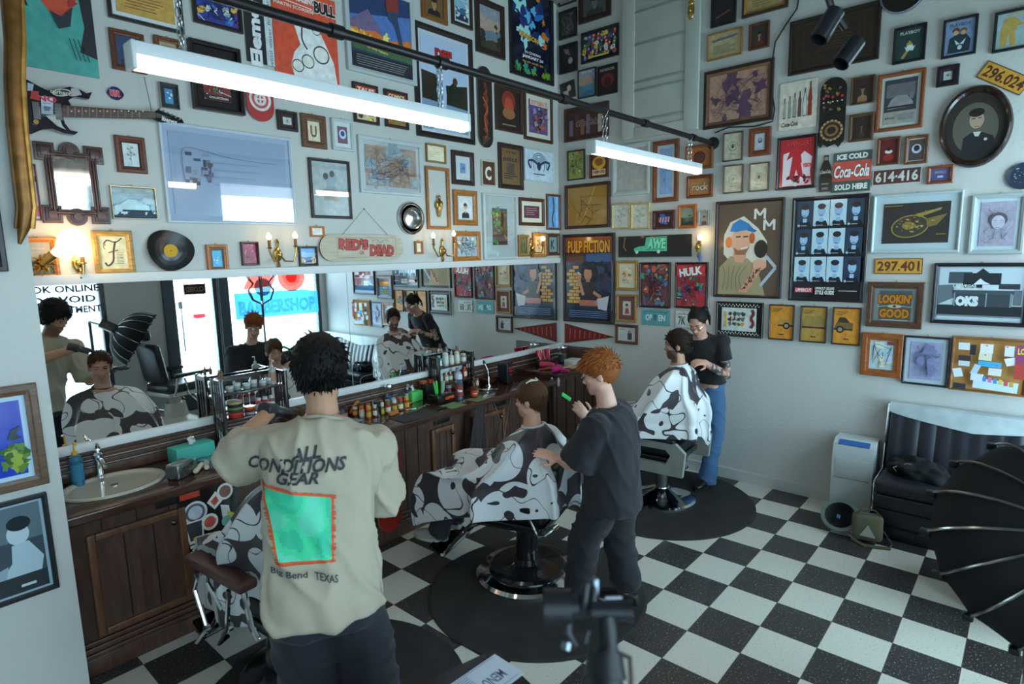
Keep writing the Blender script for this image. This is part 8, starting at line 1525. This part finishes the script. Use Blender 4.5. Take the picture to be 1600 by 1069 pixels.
for i in range(n):
    for j in range(n):
        u0, u1, v0, v1 = i / n, (i + 1) / n, j / n, (j + 1) / n; w_ = nz0(V3((u0 * 3, v0 * 3, .5))); ed = min(u0, v0, 1 - u1, 1 - v1)
        col = H('#c8552a', 1.2) if ed < .001 else ([H('#30b088', 1.25), H('#3cc08c', 1.25), H('#58c4a0', 1.2)][0 if w_ < 0 else (1 if w_ < .25 else 2)])
        b.add([(*bil(u0, v0), .001), (*bil(u0, v1), .001), (*bil(u1, v1), .001), (*bil(u1, v0), .001)], [(0, 1, 2, 3)], col)
R5 = random.Random(5)
for i in range(120):
    e_, t_ = i % 4, R5.random(); u, v = [(t_, 0), (1, t_), (t_, 1), (0, t_)][e_]; x, y = bil(u, v); d_ = .008; b.add([(x - d_, y - .002, .002), (x + d_, y - .002, .002), (x + d_ * R5.random(), y + .002, .002), (x - d_, y + .002, .002)], [(0, 1, 2, 3)], H('#c04a22', 1.2))
project(sh, sh, b, o0, rt, upv, dv, 'printed_patch', INK, .003)
g = Art(.3, .1, 'bbt'); o = OP(480, 890)
for s_, x, y, w_ in (('Big Bend', -.055, .008, .12), ('TEXAS', .065, -.014, .075)):
    v, fc, _ = textpoly(s_, .02, 0); g.add([(x + xx * w_, y + yy * .026 - xx * .02, 0) for xx, yy in v], fc, CC('#34363a'))
project(sh, sh, g, o, rt, upv, dv, 'small_lettering', INK, .016)
b = MB(); cn = NK + UP * .03; b.tube([cn + rv * .062 * math.cos(t_) + fv * .058 * math.sin(t_) for t_ in [2 * PI * j / 24 for j in range(24)]], .0016, (.7, .5, .2), 5, closed=True); b.build('necklace', METAL, a['root'], True)
# ---- his client, mostly hidden, seen in the mirror
c1 = client('short-haired client in the nearest chair, his face seen in the mirror', (-4.08, 1.36), (-.10, 1, 0), BH, (-.22, 1, -.16), (0, .16, 1), dict(skin='#b98b74', brow='#4a3020', closed=True, ank=[(-4.20, 1.93, .30), (-4.02, 1.94, .30)]))
hair(c1['root'], c1['M'], '', '#4a2f1e', 520, .014, .35, (0, .6, 0), front=.072, side=.0, nape=-.05, topL=.035, thick=.004, seed=5)
cape('white cape with dark blots on the client nearest the camera', (-4.08, 1.36, 0), (-.10, 1, 0), c1['neck'], cape_mat('cape_print_a', 1.3, 5.2, .63), 1.0, collar='#24242c', nar=.70)
# ---- boy in the middle chair
hC = V3((-2.572, 1.03, 1.235)); c2 = client('brown-haired boy with white hair clips, seen from behind in the middle chair', (-2.56, 1.13), (-.30, .95, 0), hC, (-.26, .96, -.05), (0, .05, 1), dict(skin='#c4947a', brow='#5a3c28', shoe='#a8a69c', sole='#b4b2a8', hk=.98))
def cmb(p): return (p.x * 2, -.6 if p.y < .03 else .4, -.5)
hair(c2['root'], c2['M'], '', '#5c3d28', 760, .035, .22, cmb, front=.066, side=-.02, nape=-.062, topL=.05, thick=.010, seed=8, var=.2)
cape('white cape with dark scalloped blots draped over the boy in the middle chair', (-2.56, 1.13, 0), (-.30, .95, 0), c2['neck'], cape_mat('cape_print_b', 4.1, 4.3, .64), 2.0, side=.12)
for s_, lb in ((-1, 'white hair clip on the left of the boy’s parting'), (1, 'white hair clip on the right of the boy’s parting')):
    M = c2['M']; b = MB(); b.tube([M @ V3((s_ * .055, .0, .120)), M @ V3((s_ * .03, -.03, .138)), M @ V3((s_ * .005, -.06, .134))], [.007, .009, .003], (.75, .75, .73), 8, flat=.5); tag(b.build('hair_clip', GLOS), lb.replace('’', "'"), 'hair clip')
# ---- ginger barber
nk = V3((-2.535, .475, 1.265)); fd = V3((-.22, .97, 0)).normalized(); rd = fd.cross(UP); wL = U(872, 716, 1, .70); hL = U(840, 706, 1, .80); wR = U(919, 656, 1, .82); hR = U(890, 620, 1, .90)
d = dict(k=1.0, w=1.02, f=fd, pel=(-2.545, .43, .80), chest=(-2.54, .45, 1.06), neck=nk, head=(-2.528, .535, 1.455), hf=(-.42, .90, -.22), hu=(0, .2, 1), sh=[nk - rd * .185 - UP * .08, nk + rd * .19 - UP * .08], el=[U(898, 728, 1, .56), nk + rd * .24 + fd * .2 - UP * .27], wr=[wL, wR], hd=[hL - wL, hR - wR], hn=[(-.3, -.4, .8), (-.6, -.3, .5)], curl=(.25, .6),
  knee=[(-2.66, .56, .46), (-2.47, .44, .46)], ank=[(-2.645, .62, .105), (-2.455, .385, .105)], skin='#cfa08c', brow='#9a6238', look=-.004, jaw=1.06,
  shirt=dict(c='#1d1d23', e=.034, hem=.12, sl=(.86, .9), wide=1.7, amp=.011, seed=7), pants=dict(c='#17181e', e=.024, amp=.012, seed=9, cuff=.03, flare=1.2), shoe='#1a1a1e', sole='#b0aca4')
person('person', 'ginger-haired barber in a loose black t-shirt holding a green comb', d); glasses(d['root'], d['M'])
hair(d['root'], d['M'], '', '#9a5624', 900, .022, .34, lambda p: (p.x * 3 - .2, .7, .0), front=.066, side=-.01, nape=-.05, topL=.08, thick=.014, seed=11, var=.3)
b = MB(); p0, p1 = U(874, 613, 1, .90), U(898, 629, 1, .90); dr = (p1 - p0).normalized(); b.box(p0.lerp(p1, .45), (.11, .004, .026), CC('#2ca850', 1.3), Vector((1, 0, 0)).rotation_difference(dr).to_matrix(), bev=.0015); tag(b.build('green_comb', PLAS), 'bright green comb held up by the ginger barber', 'comb')
# ---- bearded client by the right wall
hE = V3((-.925, .825, 1.395)); c3 = client('dark-haired client with a moustache and short beard, seated by the right wall', (-.86, .99), (-.16, .98, 0), hE, (-.36, .93, -.06), (0, .05, 1), dict(skin='#b08068', beard='#2c1c16', brow='#1c1210', nose=1.15))
hair(c3['root'], c3['M'], '', '#2a1a14', 700, .035, .3, lambda p: (p.x * 2, -.7, -.1), front=.05, side=-.02, nape=-.11, topL=.045, thick=.008, seed=14)
cape('white cape with dark scalloped blots on the bearded client by the right wall', (-.86, .99, 0), (-.16, .98, 0), c3['neck'], cape_mat('cape_print_c', 7.7, 4.0, .64), 3.0, side=.24)
# ---- tattooed barber
nk = V3((-.505, .815, 1.415)); g_ = V3((-.95, .25, 0)).normalized()
def jean(co): v = .5 + .5 * noise.noise(co * 3); return tuple(lerp(x, y, v) for x, y in zip(CC('#35587e'), CC('#4c7098')))
e = dict(k=.98, w=.90, f=g_, pel=(-.275, .835, .93), chest=(-.375, .825, 1.20), neck=nk, head=(-.60, .80, 1.555), hf=(-.80, -.05, -.52), hu=(-.5, 0, .85), sh=[(-.46, .635, 1.385), (-.49, .975, 1.375)], el=[U(1136, 587, 1, .60), (-.46, 1.08, 1.12)], wr=[U(1100, 566, 1, .69), (-.64, .95, 1.23)], hd=[(-.9, .25, .12), (-.95, -.25, .05)], hn=[(.1, -.5, .7), (0, .4, .9)], curl=(.9, .8),
  knee=[(-.305, .735, .50), (-.245, .99, .50)], ank=[(-.36, .785, .105), (-.235, 1.17, .105)], fd=[(-.95, .1), (-.8, .5)], skin='#bd8e7a', brow='#2a1a16', tattoo=True, closed=True,
  shirt=dict(c='#1b191c', e=.017, hem=-.045, sl=(.5, .5), wide=1.2, amp=.005, seed=3, col=.072), pants=dict(c='#3d6089', e=.014, amp=.008, flare=2.6, cuff=-.06, rise=.05, fn=jean), shoe='#121214', sole='#2a2420')
person('person', 'tattooed barber in a black top and jeans leaning over the bearded client', e); glasses(e['root'], e['M'])
h = hair(e['root'], e['M'], '', '#1c1412', 620, .03, .08, lambda p: (p.x * 8, -.9, 0), front=.086, side=-.01, nape=-.06, topL=.02, thick=.005, seed=17, rad=.004)
M = e['M']
for s_ in (-1, 1): b = MB(); b.ell(M @ V3((s_ * .05, -.085, .075)), (.030, .034, .030), CC('#1c1412'), M.to_3x3(), 14); b.tube([M @ V3((s_ * .06, -.09, .05)), M @ V3((s_ * .065, -.10, -.02)), M @ V3((s_ * .06, -.085, -.10))], [.016, .014, .006], CC('#1c1412'), 8); b.build('hair_bun', HAIRM, e['root'], True)
b = MB(); b.box(V3(e['neck']).lerp(V3(e['chest']), .45) + g_ * .12, (.03, .02, .02), (.6, .6, .6)) if False else None
# ---- repeats share a group
_n = {}
for o in COL.objects:
    if o.parent is None and 'category' in o and 'group' not in o: _n.setdefault(o['category'], []).append(o)
for c, os_ in _n.items():
    if len(os_) > 1:
        for o in os_: o['group'] = {'person': 'people in the barber shop', 'brush': 'brushes on the counter', 'box': 'boxes on the counter'}.get(c, c + ('es' if c.endswith(('s', 'x', 'sh')) else 's') + ' in the barber shop')
